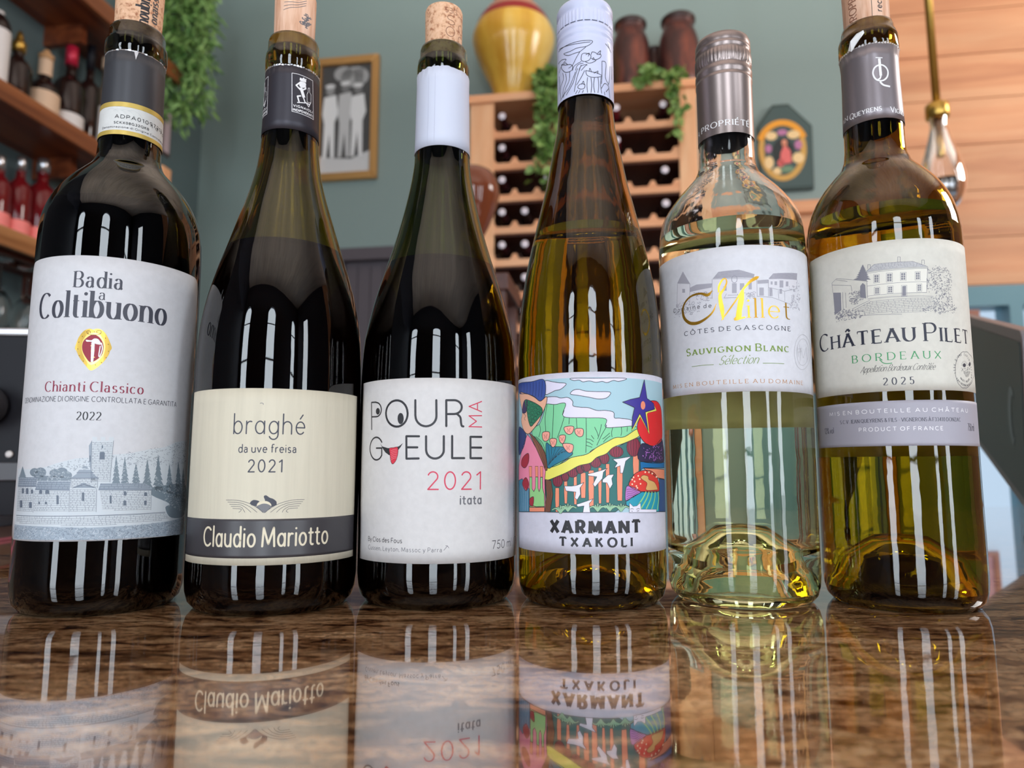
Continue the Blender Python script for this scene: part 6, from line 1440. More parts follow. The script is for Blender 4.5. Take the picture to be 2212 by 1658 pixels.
L5 = [
('f',IL,1,'engr5l',0,[-172,3170,239,3137,232,2971,-185,2974]),
('f',IL,1,'engr5l',0,[-572,3191,-410,3156,-425,2943,-591,2956]),
('f',IL,1,'engr5l',0,[351,3136,714,3172,696,3081,347,3060]),
('f',IL,1,'engr5l',0,[-411,3112,-186,3124,-191,2975,-416,2986]),
('f',IL,2,'engr5',0,[-492,3312,-407,3162,-575,3205]),
('f',IL,2,'engr5',0,[-172,3175,-116,3237,76,3240,217,3190,207,3153]),
('f',IL,2,'engr5',0,[355,3152,404,3204,721,3245,708,3173,355,3144]),
('f',IL,2,'engr5',0,[-411,3125,-340,3143,-180,3129,-187,3087,-413,3080]),
('f',IL,2,'engr5',0,[242,3129,351,3140,349,3103,241,3094]),
('f',IL,2,'engr5',0,[6,3109,48,3106,45,3008,2,3011]),
('f',IL,2,'engr5',0,[-74,3086,-45,3083,-46,3039,-75,3042]),
('f',IL,2,'engr5',0,[77,3104,117,3102,115,3035,74,3037]),
('f',IL,2,'engr5',0,[158,3107,187,3107,185,3039,155,3040]),
('f',IL,2,'engr5',0,[-507,3132,-472,3124,-473,3086,-509,3093]),
('f',IL,2,'engr5',0,[257,3057,300,3058,297,2978,254,2978]),
('f',IL,2,'engr5',0,[373,3122,393,3123,392,3092,372,3091]),
('f',IL,2,'engr5',0,[414,3125,442,3127,440,3089,412,3088]),
('f',IL,2,'engr5',0,[471,3139,516,3143,511,3071,467,3067]),
('f',IL,2,'engr5',0,[547,3136,580,3140,576,3090,543,3086]),
('f',IL,2,'engr5',0,[466,3054,496,3057,493,3007,463,3005]),
('f',IL,2,'engr5',0,[357,3060,384,3061,379,2975,353,2974]),
('s',IL,2,'engr5d',0,1,0.24,[54,3146,50,3128,40,3115,28,3111,15,3117,6,3131,4,3150,8,3168,18,3181,30,3185,43,3179,52,3165]),
('s',IL,2,'engr5d',0,0,0.18,[-172,3170,239,3137]),
('s',IL,2,'engr5d',0,0,0.18,[-178,3171,-185,2974]),
('s',IL,2,'engr5d',0,0,0.18,[236,3137,232,2971]),
('s',IL,2,'engr5d',0,0,0.18,[-571,3198,-589,2955]),
('s',IL,2,'engr5d',0,0,0.18,[-410,3163,-422,2949]),
('s',IL,2,'engr5d',0,0,0.18,[351,3136,343,2973]),
('s',IL,2,'engr5d',0,0,0.18,[714,3172,696,3081]),
('s',IL,2,'engr5d',0,0,0.18,[-48,3009,-72,2968,66,2964,50,3001]),
('s',IL,2,'engr5d',0,0,0.18,[-37,2993,61,2988]),
('s',IL,2,'engr5d',0,0,0.18,[347,3060,525,3035,696,3081]),
('s',IL,2,'engr5d',0,0,0.18,[383,3049,386,2975]),
('s',IL,2,'engr5d',0,0,0.18,[451,3035,454,2955]),
('s',IL,2,'engr5d',0,0,0.18,[524,3029,523,2936]),
('s',IL,2,'engr5d',0,0,0.18,[229,2971,379,2963,565,2915]),
('b',IL,2,'engr5',90,1.29,0.26,[594,3105,747,3152,736,2862,562,2866,602,2969]),
('b',IL,2,'engr5',80,1.41,0.26,[-652,2930,-589,2994,-401,2995,-305,2967,-309,2854,-635,2861]),
('b',IL,2,'engr5',60,1.29,0.24,[-413,3061,-188,3050,-186,2950,-292,2965]),
('b',IL,2,'engr5',30,1.18,0.24,[126,3022,219,3008,216,2935,123,2949]),
('h',IL,2,'engr5d',0.53,0.11,0,[-172,3175,-116,3237,76,3240,217,3190,207,3153]),
('h',IL,2,'engr5d',0.53,0.11,0,[355,3152,404,3204,721,3245,708,3173]),
('t',LT,3,'gray','Domaine de',-32.14,145.53,-9.58,144.41,2.0,0.29,0.29,'serif',3.5),
('f','gold_title',4,'foil',0,[-180,3059,-187,3054,-182,3049,-177,3057]),
('f','gold_title',4,'foil',0,[-187,3054,-198,3047,-188,3037,-182,3049]),
('f','gold_title',4,'foil',0,[-198,3047,-210,3039,-196,3023,-188,3037]),
('f','gold_title',4,'foil',0,[-210,3039,-222,3034,-207,3010,-196,3023]),
('f','gold_title',4,'foil',0,[-222,3034,-230,3032,-223,3002,-207,3010]),
('f','gold_title',4,'foil',0,[-230,3032,-237,3034,-242,3004,-223,3002]),
('f','gold_title',4,'foil',0,[-237,3034,-248,3038,-259,3012,-242,3004]),
('f','gold_title',4,'foil',0,[-248,3038,-264,3045,-273,3021,-259,3012]),
('f','gold_title',4,'foil',0,[-264,3045,-282,3052,-287,3029,-273,3021]),
('f','gold_title',4,'foil',0,[-282,3052,-303,3055,-302,3033,-287,3029]),
('f','gold_title',4,'foil',0,[-303,3055,-324,3056,-321,3034,-302,3033]),
('f','gold_title',4,'foil',0,[-324,3056,-348,3055,-343,3034,-321,3034]),
('f','gold_title',4,'foil',0,[-348,3055,-373,3052,-366,3032,-343,3034]),
('f','gold_title',4,'foil',0,[-373,3052,-397,3046,-388,3028,-366,3032]),
('f','gold_title',4,'foil',0,[-397,3046,-420,3038,-409,3021,-388,3028]),
('f','gold_title',4,'foil',0,[-420,3038,-441,3026,-428,3011,-409,3021]),
('f','gold_title',4,'foil',0,[-441,3026,-462,3011,-447,2998,-428,3011]),
('f','gold_title',4,'foil',0,[-462,3011,-480,2993,-465,2982,-447,2998]),
('f','gold_title',4,'foil',0,[-480,2993,-497,2974,-480,2964,-465,2982]),
('f','gold_title',4,'foil',0,[-497,2974,-509,2954,-490,2946,-480,2964]),
('f','gold_title',4,'foil',0,[-509,2954,-517,2933,-496,2927,-490,2946]),
('f','gold_title',4,'foil',0,[-517,2933,-521,2910,-497,2905,-496,2927]),
('f','gold_title',4,'foil',0,[-521,2910,-522,2886,-495,2883,-497,2905]),
('f','gold_title',4,'foil',0,[-522,2886,-520,2862,-490,2862,-495,2883]),
('f','gold_title',4,'foil',0,[-520,2862,-515,2840,-484,2843,-490,2862]),
('f','gold_title',4,'foil',0,[-515,2840,-506,2820,-475,2827,-484,2843]),
('f','gold_title',4,'foil',0,[-506,2820,-493,2800,-464,2813,-475,2827]),
('f','gold_title',4,'foil',0,[-493,2800,-477,2782,-451,2800,-464,2813]),
('f','gold_title',4,'foil',0,[-477,2782,-459,2766,-437,2789,-451,2800]),
('f','gold_title',4,'foil',0,[-459,2766,-440,2753,-423,2780,-437,2789]),
('f','gold_title',4,'foil',0,[-440,2753,-418,2743,-409,2774,-423,2780]),
('f','gold_title',4,'foil',0,[-418,2743,-396,2737,-392,2770,-409,2774]),
('f','gold_title',4,'foil',0,[-396,2737,-373,2734,-374,2767,-392,2770]),
('f','gold_title',4,'foil',0,[-373,2734,-350,2734,-356,2766,-374,2767]),
('f','gold_title',4,'foil',0,[-350,2734,-328,2737,-337,2767,-356,2766]),
('f','gold_title',4,'foil',0,[-328,2737,-307,2743,-318,2770,-337,2767]),
('f','gold_title',4,'foil',0,[-307,2743,-285,2752,-298,2776,-318,2770]),
('f','gold_title',4,'foil',0,[-285,2752,-264,2763,-277,2784,-298,2776]),
('f','gold_title',4,'foil',0,[-264,2763,-245,2774,-257,2794,-277,2784]),
('f','gold_title',4,'foil',0,[-245,2774,-228,2786,-240,2803,-257,2794]),
('f','gold_title',4,'foil',0,[-228,2786,-214,2797,-226,2812,-240,2803]),
('f','gold_title',4,'foil',0,[-214,2797,-201,2808,-213,2822,-226,2812]),
('f','gold_title',4,'foil',0,[-201,2808,-190,2819,-202,2832,-213,2822]),
('f','gold_title',4,'foil',0,[-190,2819,-180,2832,-192,2843,-202,2832]),
('f','gold_title',4,'foil',0,[-180,2832,-171,2845,-183,2854,-192,2843]),
('f','gold_title',4,'foil',0,[-171,2845,-163,2860,-175,2867,-183,2854]),
('f','gold_title',4,'foil',0,[-163,2860,-157,2878,-166,2882,-175,2867]),
('f','gold_title',4,'foil',0,[-157,2878,-152,2895,-159,2898,-166,2882]),
('f','gold_title',4,'foil',0,[-152,2895,-148,2909,-153,2911,-159,2898]),
('f','gold_title',4,'foil',0,[-148,2909,-145,2919,-149,2921,-153,2911]),
('f','gold_title',4,'foil',0,[-112,3028,-112,3036,-127,3038,-127,3029]),
('f','gold_title',4,'foil',0,[-112,3036,-111,3048,-127,3050,-127,3038]),
('f','gold_title',4,'foil',0,[-111,3048,-110,3061,-128,3064,-127,3050]),
('f','gold_title',4,'foil',0,[-110,3061,-109,3075,-127,3079,-128,3064]),
('f','gold_title',4,'foil',0,[-109,3075,-106,3087,-124,3094,-127,3079]),
('f','gold_title',4,'foil',0,[-106,3087,-102,3098,-119,3107,-124,3094]),
('f','gold_title',4,'foil',0,[-102,3098,-96,3111,-113,3121,-119,3107]),
('f','gold_title',4,'foil',0,[-96,3111,-90,3123,-105,3134,-113,3121]),
('f','gold_title',4,'foil',0,[-90,3123,-83,3134,-97,3146,-105,3134]),
('f','gold_title',4,'foil',0,[-83,3134,-77,3142,-90,3155,-97,3146]),
('f','gold_title',4,'foil',0,[-77,3142,-72,3148,-81,3161,-90,3155]),
('f','gold_title',4,'foil',0,[-72,3148,-67,3153,-73,3166,-81,3161]),
('f','gold_title',4,'foil',0,[-67,3153,-61,3155,-64,3168,-73,3166]),
('f','gold_title',4,'foil',0,[-61,3155,-57,3157,-56,3167,-64,3168]),
('f','gold_title',4,'foil',0,[-57,3157,-54,3156,-49,3164,-56,3167]),
('f','gold_title',4,'foil',0,[-54,3156,-52,3153,-44,3158,-49,3164]),
('f','gold_title',4,'foil',0,[-52,3153,-50,3147,-40,3150,-44,3158]),
('f','gold_title',4,'foil',0,[-50,3147,-49,3139,-38,3140,-40,3150]),
('f','gold_title',4,'foil',0,[-49,3139,-49,3130,-36,3129,-38,3140]),
('f','gold_title',4,'foil',0,[-49,3130,-50,3121,-37,3118,-36,3129]),
('f','gold_title',4,'foil',0,[-50,3121,-53,3112,-39,3106,-37,3118]),
('f','gold_title',4,'foil',0,[-53,3112,-58,3101,-44,3093,-39,3106]),
('f','gold_title',4,'foil',0,[-58,3101,-64,3089,-49,3080,-44,3093]),
('f','gold_title',4,'foil',0,[-64,3089,-70,3077,-55,3067,-49,3080]),
('f','gold_title',4,'foil',0,[-70,3077,-77,3066,-61,3055,-55,3067]),
('f','gold_title',4,'foil',0,[-77,3066,-84,3057,-68,3043,-61,3055]),
('f','gold_title',4,'foil',0,[-84,3057,-93,3048,-76,3031,-68,3043]),
('f','gold_title',4,'foil',0,[-93,3048,-103,3039,-84,3021,-76,3031]),
('f','gold_title',4,'foil',0,[-103,3039,-112,3028,-90,3012,-84,3021]),
('f','gold_title',4,'foil',0,[-112,3028,-119,3014,-93,3003,-90,3012]),
('f','gold_title',4,'foil',0,[-119,3014,-124,2999,-94,2993,-93,3003]),
('f','gold_title',4,'foil',0,[-124,2999,-125,2984,-93,2982,-94,2993]),
('f','gold_title',4,'foil',0,[-125,2984,-126,2970,-92,2970,-93,2982]),
('f','gold_title',4,'foil',0,[-126,2970,-125,2955,-89,2956,-92,2970]),
('f','gold_title',4,'foil',0,[-125,2955,-125,2939,-87,2941,-89,2956]),
('f','gold_title',4,'foil',0,[-125,2939,-124,2923,-85,2926,-87,2941]),
('f','gold_title',4,'foil',0,[-124,2923,-122,2905,-82,2910,-85,2926]),
('f','gold_title',4,'foil',0,[-122,2905,-119,2887,-78,2892,-82,2910]),
('f','gold_title',4,'foil',0,[-119,2887,-116,2869,-76,2873,-78,2892]),
('f','gold_title',4,'foil',0,[-116,2869,-114,2852,-74,2854,-76,2873]),
('f','gold_title',4,'foil',0,[-114,2852,-110,2832,-75,2832,-74,2854]),
('f','gold_title',4,'foil',0,[-110,2832,-106,2809,-77,2809,-75,2832]),
('f','gold_title',4,'foil',0,[-106,2809,-101,2787,-79,2787,-77,2809]),
('f','gold_title',4,'foil',0,[-101,2787,-98,2768,-82,2768,-79,2787]),
('f','gold_title',4,'foil',0,[-98,2768,-95,2754,-83,2754,-82,2768]),
('f','gold_title',4,'foil',0,[-101,2747,-94,2754,-100,2760,-106,2752]),
('f','gold_title',4,'foil',0,[-94,2754,-86,2764,-92,2770,-100,2760]),
('f','gold_title',4,'foil',0,[-86,2764,-75,2777,-83,2784,-92,2770]),
('f','gold_title',4,'foil',0,[-75,2777,-63,2792,-72,2799,-83,2784]),
('f','gold_title',4,'foil',0,[-63,2792,-50,2808,-59,2816,-72,2799]),
('f','gold_title',4,'foil',0,[-50,2808,-35,2828,-45,2836,-59,2816]),
('f','gold_title',4,'foil',0,[-35,2828,-18,2851,-28,2859,-45,2836]),
('f','gold_title',4,'foil',0,[-18,2851,0,2875,-10,2884,-28,2859]),
('f','gold_title',4,'foil',0,[0,2875,18,2900,8,2909,-10,2884]),
('f','gold_title',4,'foil',0,[18,2900,36,2924,25,2933,8,2909]),
('f','gold_title',4,'foil',0,[36,2924,52,2949,41,2958,25,2933]),
('f','gold_title',4,'foil',0,[52,2949,69,2974,56,2983,41,2958]),
('f','gold_title',4,'foil',0,[69,2974,85,2998,72,3008,56,2983]),
('f','gold_title',4,'foil',0,[85,2998,101,3021,87,3032,72,3008]),
('f','gold_title',4,'foil',0,[101,3021,117,3041,102,3054,87,3032]),
('f','gold_title',4,'foil',0,[117,3041,131,3058,116,3072,102,3054]),
('f','gold_title',4,'foil',0,[131,3058,145,3074,130,3089,116,3072]),
('f','gold_title',4,'foil',0,[145,3074,159,3087,143,3104,130,3089]),
('f','gold_title',4,'foil',0,[159,3087,172,3099,156,3118,143,3104]),
('f','gold_title',4,'foil',0,[172,3099,184,3109,168,3130,156,3118]),
('f','gold_title',4,'foil',0,[184,3109,196,3117,181,3141,168,3130]),
('f','gold_title',4,'foil',0,[196,3117,207,3123,193,3150,181,3141]),
('f','gold_title',4,'foil',0,[207,3123,219,3129,205,3157,193,3150]),
('f','gold_title',4,'foil',0,[219,3129,229,3134,215,3163,205,3157]),
('f','gold_title',4,'foil',0,[229,3134,238,3139,224,3167,215,3163]),
('f','gold_title',4,'foil',0,[238,3139,244,3145,233,3170,224,3167]),
('f','gold_title',4,'foil',0,[244,3145,249,3150,241,3170,233,3170]),
('f','gold_title',4,'foil',0,[249,3150,253,3155,248,3170,241,3170]),
('f','gold_title',4,'foil',0,[253,3155,256,3160,253,3168,248,3170]),
('f','gold_title',4,'foil',0,[256,3160,259,3163,257,3168,253,3168]),
('f','gold_title',4,'foil',0,[95,3043,91,3032,111,3027,111,3040]),
('f','gold_title',4,'foil',0,[91,3032,84,3015,112,3010,111,3027]),
('f','gold_title',4,'foil',0,[84,3015,76,2996,112,2989,112,3010]),
('f','gold_title',4,'foil',0,[76,2996,69,2976,111,2966,112,2989]),
('f','gold_title',4,'foil',0,[69,2976,62,2956,110,2945,111,2966]),
('f','gold_title',4,'foil',0,[62,2956,57,2935,106,2923,110,2945]),
('f','gold_title',4,'foil',0,[57,2935,52,2912,102,2900,106,2923]),
('f','gold_title',4,'foil',0,[52,2912,48,2889,96,2877,102,2900]),
('f','gold_title',4,'foil',0,[48,2889,44,2867,91,2855,96,2877]),
('f','gold_title',4,'foil',0,[44,2867,40,2846,87,2836,91,2855]),
('f','gold_title',4,'foil',0,[40,2846,37,2828,85,2820,87,2836]),
('f','gold_title',4,'foil',0,[37,2828,34,2811,84,2804,85,2820]),
('f','gold_title',4,'foil',0,[34,2811,32,2797,83,2788,84,2804]),
('f','gold_title',4,'foil',0,[32,2797,30,2788,80,2771,83,2788]),
('f','gold_title',4,'foil',0,[30,2788,29,2783,72,2755,80,2771]),
('f','gold_title',4,'foil',0,[29,2783,29,2779,59,2742,72,2755]),
('f','gold_title',4,'foil',0,[29,2779,27,2773,44,2737,59,2742]),
('f','gold_title',4,'foil',0,[27,2773,21,2767,31,2736,44,2737]),
('f','gold_title',4,'foil',0,[21,2767,14,2760,21,2737,31,2736]),
('f','gold_title',4,'foil',0,[14,2760,9,2756,15,2737,21,2737]),
('f','gold_title',4,'foil',0,[37,2738,117,2759,114,2773,33,2757]),
('t','gold_title',4,'foil','illet',6.52,137.95,29.42,137.95,9.12,0.88,0.35,'serif',1.4),
('t',LT,4,'slate','CÔTES DE GASCOGNE',-25.08,132.1,29.01,132.1,2.12,0.35,0.24,'serif',4),
('t',LT,4,'green','SAUVIGNON BLANC',-24.28,121.64,27.52,121.64,3.53,0.65,0.26,'smallcaps',1.8),
('t',LT,4,'green','Sélection',-7.4,115.58,10.68,115.58,4.24,0.35,0.15,'script',0.7),
('s',LT,4,'green',0,0,0.24,[-423,2320,-302,2321,-192,2318]),
('s',LT,4,'green',0,0,0.24,[261,2314,367,2316,483,2314]),
('t',LT,4,'bronze','MIS EN BOUTEILLE AU DOMAINE',-34.92,106.15,36.77,106.15,1.88,0.29,0.18,'serif',4),
('s','stamp',4,'stampg',0,1,0.26,[972,2478,960,2449,941,2419,918,2390,892,2364,865,2339,837,2318,810,2301,783,2288,758,2279,734,2275,712,2275,692,2280,674,2289,658,2302,645,2318,635,2338,627,2361,622,2385,619,2411,620,2438,623,2466,629,2493,638,2519,650,2543,664,2565,681,2585,700,2601,721,2614,744,2623,768,2629,794,2630,821,2627,849,2620,877,2609,904,2595,929,2577,950,2557,966,2533,974,2507]),
('s','stamp',4,'stampg',0,1,0.26,[898,2468,891,2444,880,2420,864,2397,846,2376,825,2357,804,2341,783,2329,762,2321,743,2317,724,2318,707,2322,693,2331,680,2343,670,2358,662,2376,657,2397,655,2419,655,2442,658,2465,664,2488,673,2509,684,2529,697,2547,712,2562,730,2574,749,2582,769,2586,790,2587,811,2584,832,2577,852,2566,870,2551,884,2534,894,2514,899,2492]),
('s','stamp',4,'stampg',0,0,0.24,[696,2339,720,2488,762,2394,838,2514,851,2367]),
('s','stamp',4,'stampg',0,0,0.24,[667,2471,743,2491]),
('s','stamp',4,'stampg',0,0,0.24,[670,2440,735,2459]),
('s','stamp',4,'stampg',0,0,0.24,[669,2502,681,2399]),
('s','stamp',4,'stampg',0,0,0.24,[706,2524,709,2414])]
C5 = [
('t',LT,1,'white','PROPRIÉTÉ',-14.78,248.45,14.19,248.45,3.13,0.57,0.28,'serif',1.6),
('t',LT,1,'white','A',-20.11,249.0,-16.51,248.06,2.85,0.43,0.28,'sans',1)]
L6 = [
('f',IL,1,'facade',0,[-139,3194,390,3194,368,2960,-143,2945]),
('f',IL,1,'engr6l',0,[-144,3201,-68,3264,259,3258,394,3205]),
('h',IL,1,'engr6',0.66,0.12,1,[-139,3204,-69,3262,259,3256,388,3205]),
('s',IL,2,'engr6',0,0,0.18,[-144,3198,394,3199]),
('s',IL,2,'engr6',0,0,0.18,[-140,3185,391,3188]),
('s',IL,2,'engr6',0,0,0.18,[-139,3194,-141,2944]),
('s',IL,2,'engr6',0,0,0.18,[390,3194,365,2960]),
('s',IL,2,'engr6',0,0,0.18,[-140,3060,375,3059]),
('s',IL,2,'engr6',0,0,0.18,[-140,2961,367,2954]),
('s',IL,2,'engr6',0,0,0.18,[-141,2933,428,2919]),
('s',IL,2,'engr6',0,0,0.18,[-68,3264,259,3258,394,3205]),
('s',IL,2,'engr6',0,0,0.18,[-144,3201,-68,3264]),
('s',IL,2,'engr6',0,0,0.18,[-488,3165,-429,3197,-129,3105]),
('s',IL,2,'engr6',0,0,0.18,[-489,3145,-287,3094]),
('s',IL,2,'engr6',0,0,0.18,[-437,3187,-319,3142]),
('s',IL,2,'engr6',0,0,0.18,[-488,3165,-483,3065]),
('s',IL,2,'engr6',0,0,0.18,[-374,3047,-378,2875]),
('s',IL,2,'engr6',0,0,0.18,[-344,3034,-347,2881]),
('s',IL,2,'engr6',0,0,0.18,[-287,3094,-279,3033]),
('s',IL,2,'engr6',0,0,0.18,[-124,2918,-289,2858]),
('s',IL,2,'engr6',0,0,0.18,[-114,2905,-267,2843]),
('s',IL,2,'engr6',0,0,0.18,[-205,2780,136,2753]),
('s',IL,2,'engr6',0,0,0.19,[-125,3229,-122,3271,-100,3267,-102,3225]),
('s',IL,2,'engr6',0,0,0.19,[130,3256,134,3311,154,3309,150,3254]),
('s',IL,2,'engr6',0,0,0.19,[338,3228,341,3269,365,3269,362,3228]),
('f',IL,2,'engr6',0,[-71,3157,-37,3154,-41,3086,-75,3088]),
('s',IL,2,'engr6',0,1,0.13,[-78,3166,-30,3161,-34,3077,-83,3081]),
('f',IL,2,'engr6',0,[36,3154,73,3152,68,3080,32,3082]),
('s',IL,2,'engr6',0,1,0.13,[29,3163,80,3159,75,3071,24,3075]),
('f',IL,2,'engr6',0,[153,3150,188,3150,184,3085,149,3085]),
('s',IL,2,'engr6',0,1,0.13,[147,3159,196,3158,191,3077,142,3078]),
('f',IL,2,'engr6',0,[280,3149,313,3150,309,3084,276,3083]),
('s',IL,2,'engr6',0,1,0.13,[273,3157,321,3158,316,3076,268,3075]),
('f',IL,2,'engr6',0,[-72,3030,-40,3028,-43,2973,-75,2975]),
('s',IL,2,'engr6',0,1,0.13,[-79,3039,-33,3035,-37,2964,-83,2968]),
('f',IL,2,'engr6',0,[38,3027,71,3026,68,2971,34,2973]),
('s',IL,2,'engr6',0,1,0.13,[31,3036,79,3033,74,2963,27,2965]),
('f',IL,2,'engr6',0,[288,3030,318,3032,314,2974,284,2972]),
('s',IL,2,'engr6',0,1,0.13,[281,3038,326,3040,321,2966,276,2965]),
('f',IL,2,'engr6',0,[155,3024,187,3025,181,2930,149,2930]),
('s',IL,2,'engr6',0,1,0.13,[148,3033,194,3032,188,2922,142,2923]),
('s',IL,3,'facade',0,0,0.16,[-54,3155,-58,3086]),
('s',IL,3,'facade',0,0,0.16,[-73,3134,-38,3129]),
('s',IL,3,'facade',0,0,0.16,[-74,3111,-40,3106]),
('s',IL,3,'facade',0,0,0.16,[54,3152,50,3080]),
('s',IL,3,'facade',0,0,0.16,[34,3130,71,3126]),
('s',IL,3,'facade',0,0,0.16,[33,3106,70,3102]),
('s',IL,3,'facade',0,0,0.16,[171,3149,167,3084]),
('s',IL,3,'facade',0,0,0.16,[152,3129,187,3126]),
('s',IL,3,'facade',0,0,0.16,[151,3107,186,3104]),
('s',IL,3,'facade',0,0,0.16,[296,3149,292,3083]),
('s',IL,3,'facade',0,0,0.16,[279,3127,312,3126]),
('s',IL,3,'facade',0,0,0.16,[277,3105,310,3104]),
('s',IL,3,'facade',0,0,0.16,[-56,3028,-59,2973]),
('s',IL,3,'facade',0,0,0.16,[-73,3012,-41,3007]),
('s',IL,3,'facade',0,0,0.16,[-74,2993,-42,2989]),
('s',IL,3,'facade',0,0,0.16,[54,3025,51,2971]),
('s',IL,3,'facade',0,0,0.16,[37,3009,70,3005]),
('s',IL,3,'facade',0,0,0.16,[35,2991,69,2987]),
('s',IL,3,'facade',0,0,0.16,[303,3030,299,2972]),
('s',IL,3,'facade',0,0,0.16,[287,3011,317,3010]),
('s',IL,3,'facade',0,0,0.16,[286,2992,315,2991]),
('f',IL,2,'engr6',0,[-480,3064,-393,3045,-398,2867,-474,2835]),
('f',IL,2,'engr6',0,[-208,2961,-201,3071,-178,3098,-156,3075,-156,2941]),
('f',IL,2,'engr6',0,[-166,3281,-157,3258,-161,3262,-147,3234,-155,3239,-138,3211,-150,3216,-129,3187,-145,3194,-120,3164,-139,3171,-111,3141,-134,3149,-102,3118,-250,3145,-213,3163,-238,3164,-205,3183,-226,3184,-197,3204,-213,3203,-189,3224,-201,3223,-181,3244,-190,3242,-174,3265,-178,3262]),
('f',IL,2,'engr6',0,[-188,3168,-135,3182,-144,3113,-261,3147]),
('b',IL,2,'engr6',260,0.88,0.22,[389,3182,494,3220,617,3195,664,3108,643,2991,535,2937,373,2960,370,3068]),
('b',IL,2,'engr6',170,0.99,0.22,[409,2910,609,2965,691,2825,634,2763,444,2752]),
('b',IL,2,'engr6',150,1.1,0.25,[-479,2860,-360,2872,-161,2808,-206,2757,-457,2766]),
('b',IL,2,'engr6',120,0.99,0.22,[-303,3026,-191,3028,-164,2942,-264,2901,-308,2932]),
('b',IL,2,'engr6',60,0.77,0.19,[313,2808,438,2831,445,2764,321,2768]),
('h',IL,2,'engr6',0.82,0.13,1,[-245,2839,-114,2905,426,2904,450,2820,321,2763,-142,2777]),
('t',LT,1,'navyink','CHÂTEAU',-36.07,124.74,12.12,124.74,8.56,1.25,0.38,'smallcaps',1.3),
('t',LT,1,'navyink','PILET',15.45,124.54,43.58,124.54,8.56,1.25,0.38,'smallcaps',1.3),
('t',LT,1,'green2','BORDEAUX',-16.1,116.31,23.15,116.31,3.55,0.5,0.21,'serif',4.5),
('s',LT,1,'green2',1,0,0.38,[-74,2337,-49,2305,-16,2292,29,2295]),
('t',LT,1,'ink','Appellation Bordeaux Contrôlée',-12.53,111.06,19.47,111.06,3.01,0.21,0.11,'script',0.6),
('t',LT,1,'slate','2025',-2.95,104.48,10.17,104.48,3.34,0.54,0.21,'serif',4.5),
('s','seal',1,'slate',0,1,0.21,[1033,2260,1033,2245,1020,2227,999,2209,974,2192,948,2176,923,2162,908,2146,892,2131,873,2118,854,2106,835,2097,816,2090,801,2080,785,2071,769,2065,754,2061,739,2060,726,2062,712,2059,699,2058,687,2060,676,2065,667,2072,659,2081,648,2086,639,2093,632,2102,626,2114,622,2127,620,2141,614,2153,610,2165,608,2180,608,2195,609,2210,613,2225,613,2240,614,2255,617,2271,623,2285,630,2299,638,2311,644,2326,651,2340,660,2352,670,2362,682,2371,694,2377,705,2388,718,2397,731,2403,746,2407,761,2408,776,2407,792,2411,810,2413,827,2412,845,2408,862,2402,877,2394,899,2391,922,2385,944,2378,963,2368,979,2356,990,2343,1022,2334,1082,2328,1082,2313,1082,2297,1082,2281]),
('r','seal',1,'slate',"ISSU D'UNE EXPLOITATION",37.49,111.67,6.98,6.9,200,-30,1.09,0.17),
('r','seal',1,'slate','ENVIRONNEMENTALE',37.49,111.67,8.46,7.85,215,325,0.92,0.17),
('r','seal',1,'slate','HAUTE VALEUR',37.49,111.67,5.94,5.95,225,315,0.92,0.17),
('f','seal',1,'slate',0,[778,2280,770,2268,755,2260,737,2259,724,2265,721,2276,727,2287,742,2295,760,2297,774,2291]),
('s','seal',1,'slate',0,0,0.13,[712,2275,695,2274]),
('s','seal',1,'slate',0,0,0.13,[716,2285,701,2291]),
('s','seal',1,'slate',0,0,0.13,[725,2294,714,2307]),
('s','seal',1,'slate',0,0,0.13,[737,2301,733,2318]),
('s','seal',1,'slate',0,0,0.13,[752,2304,755,2323]),
('s','seal',1,'slate',0,0,0.13,[767,2303,777,2321]),
('s','seal',1,'slate',0,0,0.13,[779,2298,796,2313]),
('s','seal',1,'slate',0,0,0.13,[787,2291,809,2300]),
('s','seal',1,'slate',0,0,0.13,[789,2281,811,2283]),
('b','seal',1,'slate',40,0.58,0.17,[700,2249,857,2261,886,2229,696,2215]),
('h','seal',1,'slate',0.38,0.1,1,[717,2212,873,2228,808,2171,763,2164]),
('f','seal',1,'slate',0,[831,2293,870,2323,893,2312,881,2285,848,2273])]
S6_ = [
('t',LT,1,'white','MIS EN BOUTEILLE AU CHÂTEAU',-31.07,91.51,37.46,91.51,1.75,0.25,0.25,'sans',4),
('t',LT,1,'slate','S.C.V. JEAN QUEYRENS & FILS - VIGNERONS À F33410 DONZAC',-24.35,87.14,31.56,87.14,1.67,0.23,0.15,'serif',1.5),
('t',LT,1,'white','PRODUCT OF FRANCE',-14.89,82.98,21.56,82.98,1.75,0.25,0.25,'sans',4),
('t',LT,1,'slate','12% vol',-35.87,82.88,-28.72,82.88,2.76,0.25,0.25,'sans',1),
('t',LT,1,'slate','750 ml',36.45,82.98,42.43,82.98,3.34,0.25,0.25,'sans',1)]
